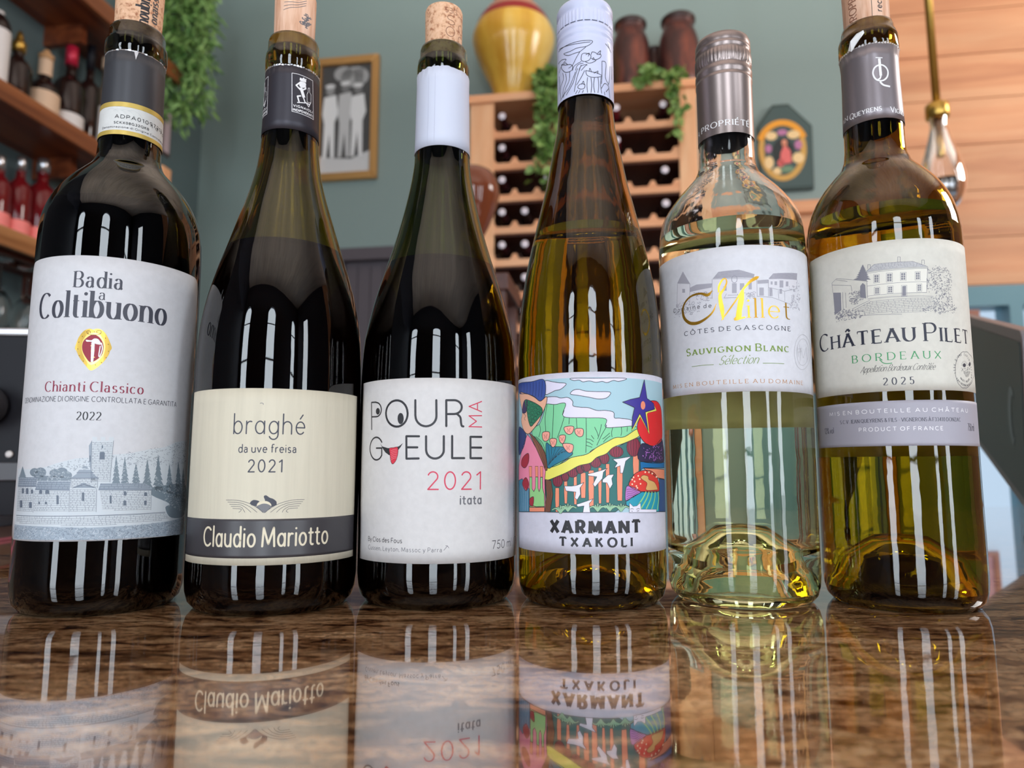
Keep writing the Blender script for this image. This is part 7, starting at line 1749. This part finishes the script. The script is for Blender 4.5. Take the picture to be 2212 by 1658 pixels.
C6 = [
('s',LT,1,'white',1,1,0.83,[183,5428,179,5405,170,5383,157,5365,140,5350,122,5341,103,5338,85,5341,68,5350,53,5365,42,5383,35,5404,31,5427,32,5449,38,5470,47,5488,61,5502,76,5511,94,5516,113,5517,132,5512,149,5502,164,5488,175,5471,182,5451]),
('s',LT,1,'white',0,0,1.33,[101,5590,102,5496,105,5396]),
('s',LT,1,'white',1,0,0.77,[105,5396,94,5366,72,5356]),
('s',LT,1,'white',0,0,0.5,[65,5603,135,5595]),
('s',LT,1,'white',1,0,0.99,[92,5329,125,5289,194,5273]),
('t',LT,1,'white','EAN',-22.26,251.22,-13.12,251.22,2.54,0.39,0.22,'serif',1),
('t',LT,1,'white','QUEYRENS',-11.82,250.34,4.49,250.34,3.09,0.44,0.22,'smallcaps',1),
('t',LT,1,'white','VIGNO',8.69,249.27,19.04,249.27,3.09,0.44,0.22,'smallcaps',1)]
# ------------------------------------------------------------------ the six wine bottles
def glassmat(name, col, ior=1.5, rough=0, bumpy=0):
    m = mat(name, col, rough, 0, Transmission_Weight=1.0, IOR=ior)
    if bumpy:
        q = tex(m, 1, 1, .35); bump(m, noise(m, q, 130, 2, .5, .4), bumpy, .0006)
    return m
def winemat(name, col, ior):
    m = bpy.data.materials.new(name); m.use_nodes = True; nt = m.node_tree; nt.nodes.remove(nt.nodes['Principled BSDF'])
    g = nt.nodes.new('ShaderNodeBsdfGlass'); g.inputs['Color'].default_value = (*col, 1); g.inputs['Roughness'].default_value = 0; g.inputs['IOR'].default_value = ior
    nt.links.new(g.outputs[0], nt.nodes['Material Output'].inputs['Surface']); return m
red_wine = mat('red_wine', (.004,.0006,.001), .9, 0, Specular_IOR_Level=0.0)
cork_m = mat('cork', rgb255(222,176,138), .8); N, L, B = nodes(cork_m); q = tex(cork_m); nn = noise(cork_m, q, 420, 3, .6); L.new(ramp(cork_m, nn, [(.32, rgb255(168,108,76)), (.48, rgb255(224,178,142)), (.7, rgb255(236,196,164))]).outputs[0], B.inputs['Base Color'])
corkp_m = mat('pale_cork', rgb255(228,186,158), .75); N, L, B = nodes(corkp_m); q = tex(corkp_m, 1, 1, .12); nn = noise(corkp_m, q, 300, 3, .6); L.new(ramp(corkp_m, nn, [(.3, rgb255(206,154,122)), (.5, rgb255(230,188,160)), (.7, rgb255(238,202,178))]).outputs[0], B.inputs['Base Color'])
def paper(name, col, laid=0):
    m = mat(name, rgb255(*col), .62)
    q = tex(m, 1, 1, .06 if laid else 1); nn = noise(m, q, 900 if not laid else 700, 3); bump(m, nn, .12 if not laid else .3, .0003)
    N, L, B = nodes(m); c = rgb255(*col); n2 = noise(m, q, 300, 3)
    L.new(ramp(m, n2, [(.3, tuple(v*.84 for v in c)), (.65, tuple(v*.90 for v in c))]).outputs[0], B.inputs['Base Color']); return m
def interp(prof):
    P = sorted(((z, r) for r, z in prof))
    def f(z):
        if z <= P[0][0]: return P[0][1]
        for (z0, r0), (z1, r1) in zip(P, P[1:]):
            if z <= z1: return r0 + (r1-r0)*(z-z0)/max(1e-9, z1-z0)
        return P[-1][1]
    return f
def band(surf, s0, s1, z0, z1, R0, off=0, round_=0, nz=14, jag=0, back=.00012):
    """a wrapped sheet of real thickness; s in mm, z in mm"""
    n = max(8, int((s1-s0)/1.2)); R_ = random.Random(5)
    b = MB(); out = []; 
    for i in range(n+1):
        u = s0+(s1-s0)*i/n; d = min(u-s0, s1-u); c = 0
        if round_ and d < round_: c = round_-math.sqrt(max(0, round_**2-(round_-d)**2))
        zt = z1-c+(R_.uniform(-jag, jag) if jag else 0)
        for j in range(nz): out.append(surf.pt(u, z0+c+(zt-z0-c)*j/(nz-1), off, R0))
        for j in range(nz): out.append(surf.pt(u, z0+c+(zt-z0-c)*j/(nz-1), off-back, R0))
    st = 2*nz; fs = []
    for i in range(n):
        a, e = i*st, (i+1)*st
        for j in range(nz-1):
            fs.append((a+j, e+j, e+j+1, a+j+1)); fs.append((a+nz+j, a+nz+j+1, e+nz+j+1, e+nz+j))
        fs.append((a+nz-1, e+nz-1, e+2*nz-1, a+2*nz-1)); fs.append((a, a+nz, e+nz, e))
    b.add(out, fs, 0, False)
    # smooth only the broad faces
    for k in range(len(b.sm)): b.sm[k] = (k % (2*(nz-1)+2)) < 2*(nz-1)
    fs_end = [tuple(range(0, nz)) + tuple(range(2*nz-1, nz-1, -1))]
    e = n*st; b.add([], []); b.f.append(list(fs_end[0])); b.m.append(0); b.sm.append(False); b.f.append([e+k for k in fs_end[0]][::-1]); b.m.append(0); b.sm.append(False)
    return b
mm = lambda L_: [(r/1000, z/1000) for r, z in L_]
def bottle(label, az, D, R, shoulder, neck, lip, level, gm, kind, wine, punt=22, group='wine bottles lined up on the granite bar', wall=2.6, smooth=5, base=None):
    """outer profile from heel to lip (mm); kind 'red' or 'white'"""
    a = math.radians(az); t = thing('wine_bottle', label, 'wine bottle', (D*math.sin(a), D*math.cos(a), 0.0003), -a, group)
    heel = [(0,punt),(R*.25,punt*.95),(R*.50,punt*.68),(R*.66,punt*.3),(R*.74,1.6),(R*.80,.15),(R*.84,.0),(R*.90,.8),(R*.96,3.6),(R*.99,8),(R,13.5)]
    body = spline([(R, 13.5), (R, 30)] + shoulder, smooth)
    outer = heel + body[1:] + neck + lip
    prof = interp([q for q in outer if q[1] > 12 and q[0] > 11])
    rz = lambda z: prof(z)
    # inside wall
    rin_lip = min(q[0] for q in lip)
    def inn(z): return max(9.4, rz(z)-wall) if z < lip[0][1]-4 else 9.4
    top = lip[-1][1]
    zs = [z for z in [top-.5] + [top-2-(top-2-level)*i/40 for i in range(41)]]
    inner_up = [(max(inn(z), 9.4), z) for z in zs]
    b = MB()
    pr = outer + inner_up
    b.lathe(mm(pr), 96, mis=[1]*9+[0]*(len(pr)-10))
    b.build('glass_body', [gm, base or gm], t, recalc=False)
    wl = MB(); lo = punt+4
    low = [(0,lo),(R*.25,lo*.97),(R*.5,lo*.74),(R*.66,lo*.42),(R*.76,5.2),(R*.86,4.4),(R-wall-.6,9),(R-wall,15)]
    nz = 46; side = [(inn(z), z) for z in [15+(level-15)*i/nz for i in range(1, nz+1)]]
    side[-1] = (inner_up[-1][0], level)
    k = len(low)+len(side)-1
    wl.lathe(mm(low+side+[(0, level)]), 96, mis=[0]*k+[1])
    wl.build('wine', [wine, wine_top], t, recalc=False)
    return t, (lambda z: rz(z*1000)/1000)
wine_top = winemat('wine_surface', (.9,.9,.8), 1.33)
def lathe_part(prof, name, m, parent, n=72, rf=None):
    b = MB(); b.lathe(mm(prof), n, rf=rf); return b.build(name, m, parent)
def cork(t, r0, r1, z0, z1, m, name='cork'):
    b = MB(); b.lathe(mm([(0,z0),(r0-.3,z0),(r0,z0+.6),(r1,z1-1.5),(r1-.4,z1-.3),(r1-1.4,z1),(0,z1)]), 40); return b.build(name, m, t), Surface(lambda z: (r0+(r1-r0)*(z*1000-z0)/(z1-z0))/1000)
CAPF = [(0.0, 0.0)]

# 1 --- tall dark Tuscan red
g1 = glassmat('olive_glass_deep', (.08,.07,.018), 1.5, 0, .035)
t, rf = bottle('dark red wine bottle, white label with abbey engraving, leftmost in the row', -29.47, .4103, 37.3,
    [(37.5,100),(37.6,150),(37.4,176),(36.7,187.3),(35.5,193),(33.6,198.4),(30.8,204.2),(26.8,210),(21.5,216),(17.2,221),(15.2,226)], [(14.8,232),(14.5,250),(14.2,270),(14.1,280)],
    [(14.1,281),(14.9,282.2),(15.0,284),(15.0,288.5),(14.7,290.2),(13.7,291),(13.6,296.4),(13.1,298),(12.2,298.5),(11.7,298)], 195, g1, 'red', red_wine)
S1 = Surface(rf)
lab = band(S1, -53.5, 45.5, 33.3, 163.6, 37.3, .0001, 6).build('front_label', paper('white_label_paper', (222,223,228)), t); print_art(L1, Surface(rf, .00011), 37.3, lab)
capm1 = mat('charcoal_capsule', rgb255(66,67,72), .42, .3)
cp = band(S1, -46.4, 46.4, 234, 280.3, 14.8, .0003, 0, 8, .35).build('capsule', capm1, t)
sl = band(S1, -46.4, 46.4, 234, 251.5, 14.8, .0004).build('tax_strip', paper('strip_paper', (226,228,226)), t)
gb = mat('strip_gold', rgb255(206,178,92), .4, .3)
for z0, z1 in ((234,236.3),(249,251.6)): band(S1, -46.4, 46.4, z0, z1, 14.8, .00046).build('gold_edge', gb, sl)
print_art(N1, Surface(rf, .00047), 14.9, sl)
fo = mat('torn_foil', (.85,.85,.88), .3, .8)
b = MB(); R_ = random.Random(4)
for i in range(60):
    s = -46+i*1.55; h = R_.uniform(.2,.7); b.add([S1.pt(s,280,.0004,14.8),S1.pt(s+1.5,280+R_.uniform(-.2,.3),.0004,14.8),S1.pt(s+1.4,280+h,.0006,14.8),S1.pt(s,280+h*.8,.0006,14.8)],[(0,1,2,3)])
b.add([S1.pt(-1.2,280,.0007,14.8),S1.pt(.9,280,.0007,14.8),S1.pt(-.2,275.5,.0007,14.8)],[(0,2,1)])
b.build('torn_edge', fo, cp, recalc=False)
ck, cs = cork(t, 11.3, 11.9, 292, 326, cork_m)
print_art([('t','printing',1,'ink','noubitloC',4.5,298,4.5,322,6.2,1.1,.5,'serif',.8),('t','printing',1,'ink','onaissalC',9.4,301,9.4,324,4.5,1.0,.5,'serif',.8),('s','printing',1,'brown',1,0,.9,[-190,6310,-150,6260,-90,6250,-60,6265,0,6285,50,6330]),('s','printing',1,'brown',1,0,.8,[-190,6350,-140,6300,-80,6295,-20,6320,20,6370])], Surface(cs.rf, .00003), 11.4, ck)

# 2 --- broad-shouldered Piedmont red
g2 = glassmat('amber_olive_glass', (.33,.275,.032), 1.5, 0, .035)
t, rf = bottle('burgundy-shaped red wine bottle, cream label with black name band, second from left', -18.185, .3812, 40.5,
    [(40.6,60),(40.5,100),(40.2,121),(39.2,136),(36.9,149.9),(33.4,163.6),(29,177.6),(24.7,191.6),(20.3,205.9),(17.0,219),(15.2,231)], [(14.5,240),(14.1,258),(13.8,276)],
    [(13.8,276.5),(14.3,278),(14.4,283),(14.1,286.5),(13.4,287.2),(13.3,293.5),(12.9,295.3),(12.1,295.8),(11.3,295.2)], 177.4, g2, 'red', red_wine)
S2 = Surface(rf)
lab = band(S2, -54, 47, 22.7, 101.8, 40.5, .0001, 0).build('front_label', paper('cream_label_paper', (226,219,198), 1), t)
bnd = band(S2, -54, 47, 25.8, 42.9, 40.5, .00013).build('name_band', mat('charcoal_band', rgb255(66,64,68), .35), lab)
print_art([q for q in L2 if q[1] != 'producer_name'], Surface(rf, .00011), 40.5, lab); print_art([('t','lettering')+q[2:] for q in L2 if q[1] == 'producer_name'], Surface(rf, .00016), 40.5, bnd)
capm2 = mat('black_violet_capsule', rgb255(54,52,60), .42, .35)
cp = band(S2, -44, 44, 239.8, 275.2, 14.2, .0003, 0, 8, .5).build('capsule', capm2, t); print_art(C2, Surface(rf, .00033), 14.1, cp)
print_art([tuple([q[0], 'emblem_copy'] + list(q[2:-1]) + [[v-26*20 if i % 2 == 0 else v for i, v in enumerate(q[-1])]]) if q[0] in 'fs' else tuple(list(q[:1]) + ['emblem_copy'] + list(q[2:5]) + [q[5]-26, q[6], q[7]-26] + list(q[8:])) for q in C2], Surface(rf, .00033), 14.1, cp)
b = MB(); R_ = random.Random(9)
for i in range(56):
    s = -43.5+i*1.55; h = R_.uniform(.2,.9); b.add([S2.pt(s,275,.0004,14.2),S2.pt(s+1.4,275+R_.uniform(-.3,.3),.0004,14.2),S2.pt(s+1.2,275.2+h,.0006,14.2),S2.pt(s+.2,275.1+h*.8,.0006,14.2)],[(0,1,2,3)])
b.build('torn_edge', fo, cp, recalc=False)
ck, cs = cork(t, 10.6, 11.0, 289, 323, corkp_m)
print_art([('s','printing',1,'gray',1,0,.28,[-130+k*4,6170+44*k,-60+k*10,6190+34*k,20+6*k,6206+30*k,110+k*2,6260+28*k]) for k in range(5)]+[('b','printing',1,'gray',40,2.2,.5,[60,6020,150,6020,170,6150,90,6160])], Surface(cs.rf, .00003), 10.8, ck)

# 3 --- white capsule Chilean red
g3 = glassmat('leaf_green_glass', (.15,.18,.03), 1.5, 0, .035)
t, rf = bottle('burgundy-shaped red wine bottle with plain white capsule and cartoon lettering label', -5.884, .3785, 40.5,
    [(40.9,60),(40.9,100),(40.7,114),(40,128),(38.8,136.6),(35,153.2),(30,170),(24.8,187.1),(20.3,204.3),(17,220),(15.4,231)], [(14.9,240),(14.6,262),(14.3,281)],
    [(14.3,282),(14.5,283.5),(14.6,288),(14.3,291.5),(13.4,292.4),(13.2,298),(12.8,299.8),(12,300.3),(11.2,299.8)], 173.4, g3, 'red', red_wine)
S3 = Surface(rf)
lab = band(S3, -49.5, 61, 21.6, 108.4, 40.5, .0001, 0).build('front_label', paper('bone_label_paper', (224,222,222)), t); print_art(L3, Surface(rf, .00011), 40.5, lab)
cp = band(S3, -45.5, 45.5, 237.4, 282.9, 14.6, .0003, 0, 8, .4).build('capsule', mat('white_capsule', rgb255(206,212,230), .5), t)
b = MB(); 
for s in (-8.2, -4.4): b.add([S3.pt(s,238,.00034,14.6),S3.pt(s+.12,238,.00034,14.6),S3.pt(s+.12,282,.00034,14.6),S3.pt(s,282,.00034,14.6)],[(0,1,2,3)])
b.build('seam', mat('seam_grey', rgb255(176,180,200), .5), cp, recalc=False)
ck, cs = cork(t, 10.2, 10.6, 293, 324, cork_m)
A_ = 20
print_art([('t','printing',1,'brown','O',1.0,303.5,6.5,303.5,5.6,.35,.35,'sans',1),('t','printing',1,'brown','S',1.3,310.5,6.5,310.5,5.4,.35,.35,'sans',1),('t','printing',1,'brown','DES',7.8,320.2,.6,320.2,2.9,.3,.3,'sans',1),('t','printing',1,'brown','FOUS',9.4,318,9.4,297,4.2,.35,.35,'sans',2)], Surface(cs.rf, .00003), 10.4, ck)

# 4 --- tall hock bottle with picture label
g4 = glassmat('brown_amber_glass', (.32,.185,.010), 1.5, 0, .16)
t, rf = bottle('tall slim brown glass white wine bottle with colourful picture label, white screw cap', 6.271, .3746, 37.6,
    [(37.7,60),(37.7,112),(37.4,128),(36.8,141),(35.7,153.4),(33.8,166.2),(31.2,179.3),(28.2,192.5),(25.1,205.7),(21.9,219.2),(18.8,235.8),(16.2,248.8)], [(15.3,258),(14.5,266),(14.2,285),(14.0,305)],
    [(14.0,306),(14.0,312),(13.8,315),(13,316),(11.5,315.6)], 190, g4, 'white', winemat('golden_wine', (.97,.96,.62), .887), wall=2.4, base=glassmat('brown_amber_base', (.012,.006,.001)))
S4 = Surface(rf)
lab = band(S4, -51.5, 51.5, 26.1, 111.2, 37.6, .0001, 0).build('front_label', paper('lilac_white_paper', (226,226,242)), t); print_art(L4, Surface(rf, .00011), 37.6, lab)
band(S4, 78, 157, 30, 112, 37.6, .0001).build('back_label', mat('lilac_white_paper'), t)
capw = mat('white_enamel', rgb255(206,212,240), .35)
def knurl(z0, z1, n, d): return lambda r, z, a: r + (d*math.copysign(abs(math.cos(n*a))**.6, math.cos(n*a)) if z0 <= z*1000 <= z1 else 0)
cp = lathe_part([(15.6,264),(15.6,296.5),(15.7,297.4),(15.2,298.2),(15.2,299.3),(15.8,300),(15.8,301.2),(15.2,302),(15.2,303.4),(15.7,304),(15.7,305.8),(15.35,306),(15.2,306.4),(15.4,306.8),(15.55,307.2),(15.55,312.8),(15.2,313.4),(15.15,315),(15.7,315.8),(15.7,318.6),(15.0,320.3),(13.6,321),(0,321)], 'screw_cap', capw, t, 180, knurl(307, 313, 45, .00022))
print_art(C4, Surface(lambda z: .01565, .00003), 15.2, cp)
b = MB()
for i in range(26):
    a = -52+i*4.0; b.add([Surface(lambda z: .0155).pt(a,306.2,.0,15.4),Surface(lambda z: .0155).pt(a+3.1,306.2,.0,15.4),Surface(lambda z: .0155).pt(a+3.1,306.7,.0,15.4),Surface(lambda z: .0155).pt(a,306.7,.0,15.4)],[(0,1,2,3)])
b.build('break_line', mat('line_grey', rgb255(70,74,96), .5), cp, recalc=False)
lathe_part([(0,304),(9.2,304),(9.2,313),(0,313)], 'stopper', mat('black_liner', (.02,.02,.02), .4), t)

# 5 --- clear glass Gascogne white
g5 = glassmat('clear_bottle_glass', (.955,.975,.955), 1.5, 0, .12)
t, rf = bottle('clear glass white wine bottle with pewter screw cap and gold lettered white label', 17.586, .394, 37.5,
    [(37.6,60),(38.0,110),(38.3,140),(38.3,175),(37.8,188),(36.9,195.3),(35.0,201.5),(31.4,207.6),(27,213.5),(21.5,219.8),(17.6,224.5),(15.6,229)], [(15.0,233),(14.7,245),(14.3,262),(14.1,285)],
    [(14.0,288),(14.0,296),(13.8,299),(13,300),(11.5,299.6)], 190.7, g5, 'white', winemat('pale_straw_wine', (.955,.955,.80), .887), punt=34, wall=2.6)
S5 = Surface(rf)
lab = band(S5, -50.5, 54.5, 102.2, 174.4, 37.6, .0001, 0).build('front_label', paper('cool_white_paper', (226,227,234)), t); print_art(L5, Surface(rf, .00011), 37.6, lab)
band(S5, 74, 160, 88, 172, 37.6, .0001).build('back_label', paper('tan_white_paper', (214,206,178)), t)
pew = mat('pewter_cap', rgb255(150,136,132), .33, .75)
cp = lathe_part([(15.0,244.4),(15.0,277.2),(15.3,278),(15.3,279),(14.8,280),(14.8,281),(15.3,282),(15.3,284),(14.7,285.5),(14.6,286.8),(15.15,287.8),(15.15,293.4),(14.7,294.3),(14.7,296),(15.05,296.6),(15.05,297.5),(14.7,298.2),(14.9,299.2),(14.9,301.8),(14.2,303.7),(12.9,304.4),(0,304.4)], 'screw_cap', pew, t, 180, knurl(287.7, 293.5, 45, .0002))
print_art(C5, Surface(lambda z: .01502, .00003), 14.6, cp)

# 6 --- amber glass Bordeaux white
g6 = glassmat('honey_amber_glass', (.30,.205,.013), 1.5, 0, .12)
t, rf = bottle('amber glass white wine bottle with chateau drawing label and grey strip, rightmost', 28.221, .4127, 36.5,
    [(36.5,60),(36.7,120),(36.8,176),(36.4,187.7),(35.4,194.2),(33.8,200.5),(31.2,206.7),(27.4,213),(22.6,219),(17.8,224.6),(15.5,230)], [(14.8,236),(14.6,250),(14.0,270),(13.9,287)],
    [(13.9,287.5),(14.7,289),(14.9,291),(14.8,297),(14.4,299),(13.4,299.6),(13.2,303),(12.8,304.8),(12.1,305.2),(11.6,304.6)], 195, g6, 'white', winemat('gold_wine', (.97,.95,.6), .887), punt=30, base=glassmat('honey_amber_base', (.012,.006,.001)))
S6 = Surface(rf)
lab = band(S6, -43.5, 54, 101.5, 174.2, 36.5, .0001, 2).build('front_label', paper('ivory_label_paper', (224,222,212)), t); print_art(L6, Surface(rf, .00011), 36.5, lab)
stp = band(S6, -44.2, 55, 75.9, 97.0, 36.5, .0001).build('grey_strip', mat('grey_strip_paper', rgb255(166,164,176), .5), t); print_art(S6_, Surface(rf, .00011), 36.5, stp)
band(S6, 76, 152, 72, 168, 36.5, .0001).build('back_label', mat('ivory_label_paper'), t)
cp = band(S6, -45.5, 45.5, 246.3, 288.2, 14.5, .0003, 0, 8, .4).build('capsule', mat('silver_taupe_capsule', rgb255(138,130,134), .36, .55), t); print_art(C6, Surface(rf, .00033), 14.5, cp)
b = MB(); R_ = random.Random(11)
for i in range(58):
    s = -45+i*1.55; h = R_.uniform(.2,.7); b.add([S6.pt(s,288,.0004,14.5),S6.pt(s+1.4,288+R_.uniform(-.3,.3),.0004,14.5),S6.pt(s+1.2,288.2+h,.0006,14.5),S6.pt(s+.2,288.1+h*.8,.0006,14.5)],[(0,1,2,3)])
fl = [(-9.5,288.5),(-7.5,292.5),(-4.5,295),(-1.5,296),(-1.2,294.6),(-3.5,292),(-5.5,289.5),(-7.8,287)]
b.add([S6.pt(s,z,.0012+.0006*math.sin(i),14.5) for i,(s,z) in enumerate(fl)],[tuple(range(8))])
b.build('torn_edge', mat('torn_foil_white', (.8,.8,.79), .4, .1), cp, recalc=False)
ck, cs = cork(t, 11.3, 11.8, 298, 332, corkp_m)
print_art([('t','printing',1,'brown','PROPRIETE',-4.5,303.5,-4.5,330,4.3,.6,.35,'serif',.8),('s','printing',1,'inkg',0,0,.25,[60,6110,62,6560]),('t','printing',1,'ink','recyclable',8.4,308,8.4,329,3.2,.45,.45,'sans',.8)], Surface(cs.rf, .00003), 11.4, ck)
for o in scene.objects:
    if o.type == 'MESH' and o.parent and o.parent.get('label') and o.parent.name.startswith('wine_bottle') and o.parent.location.z < .01 and o.name.startswith('wine'): pass
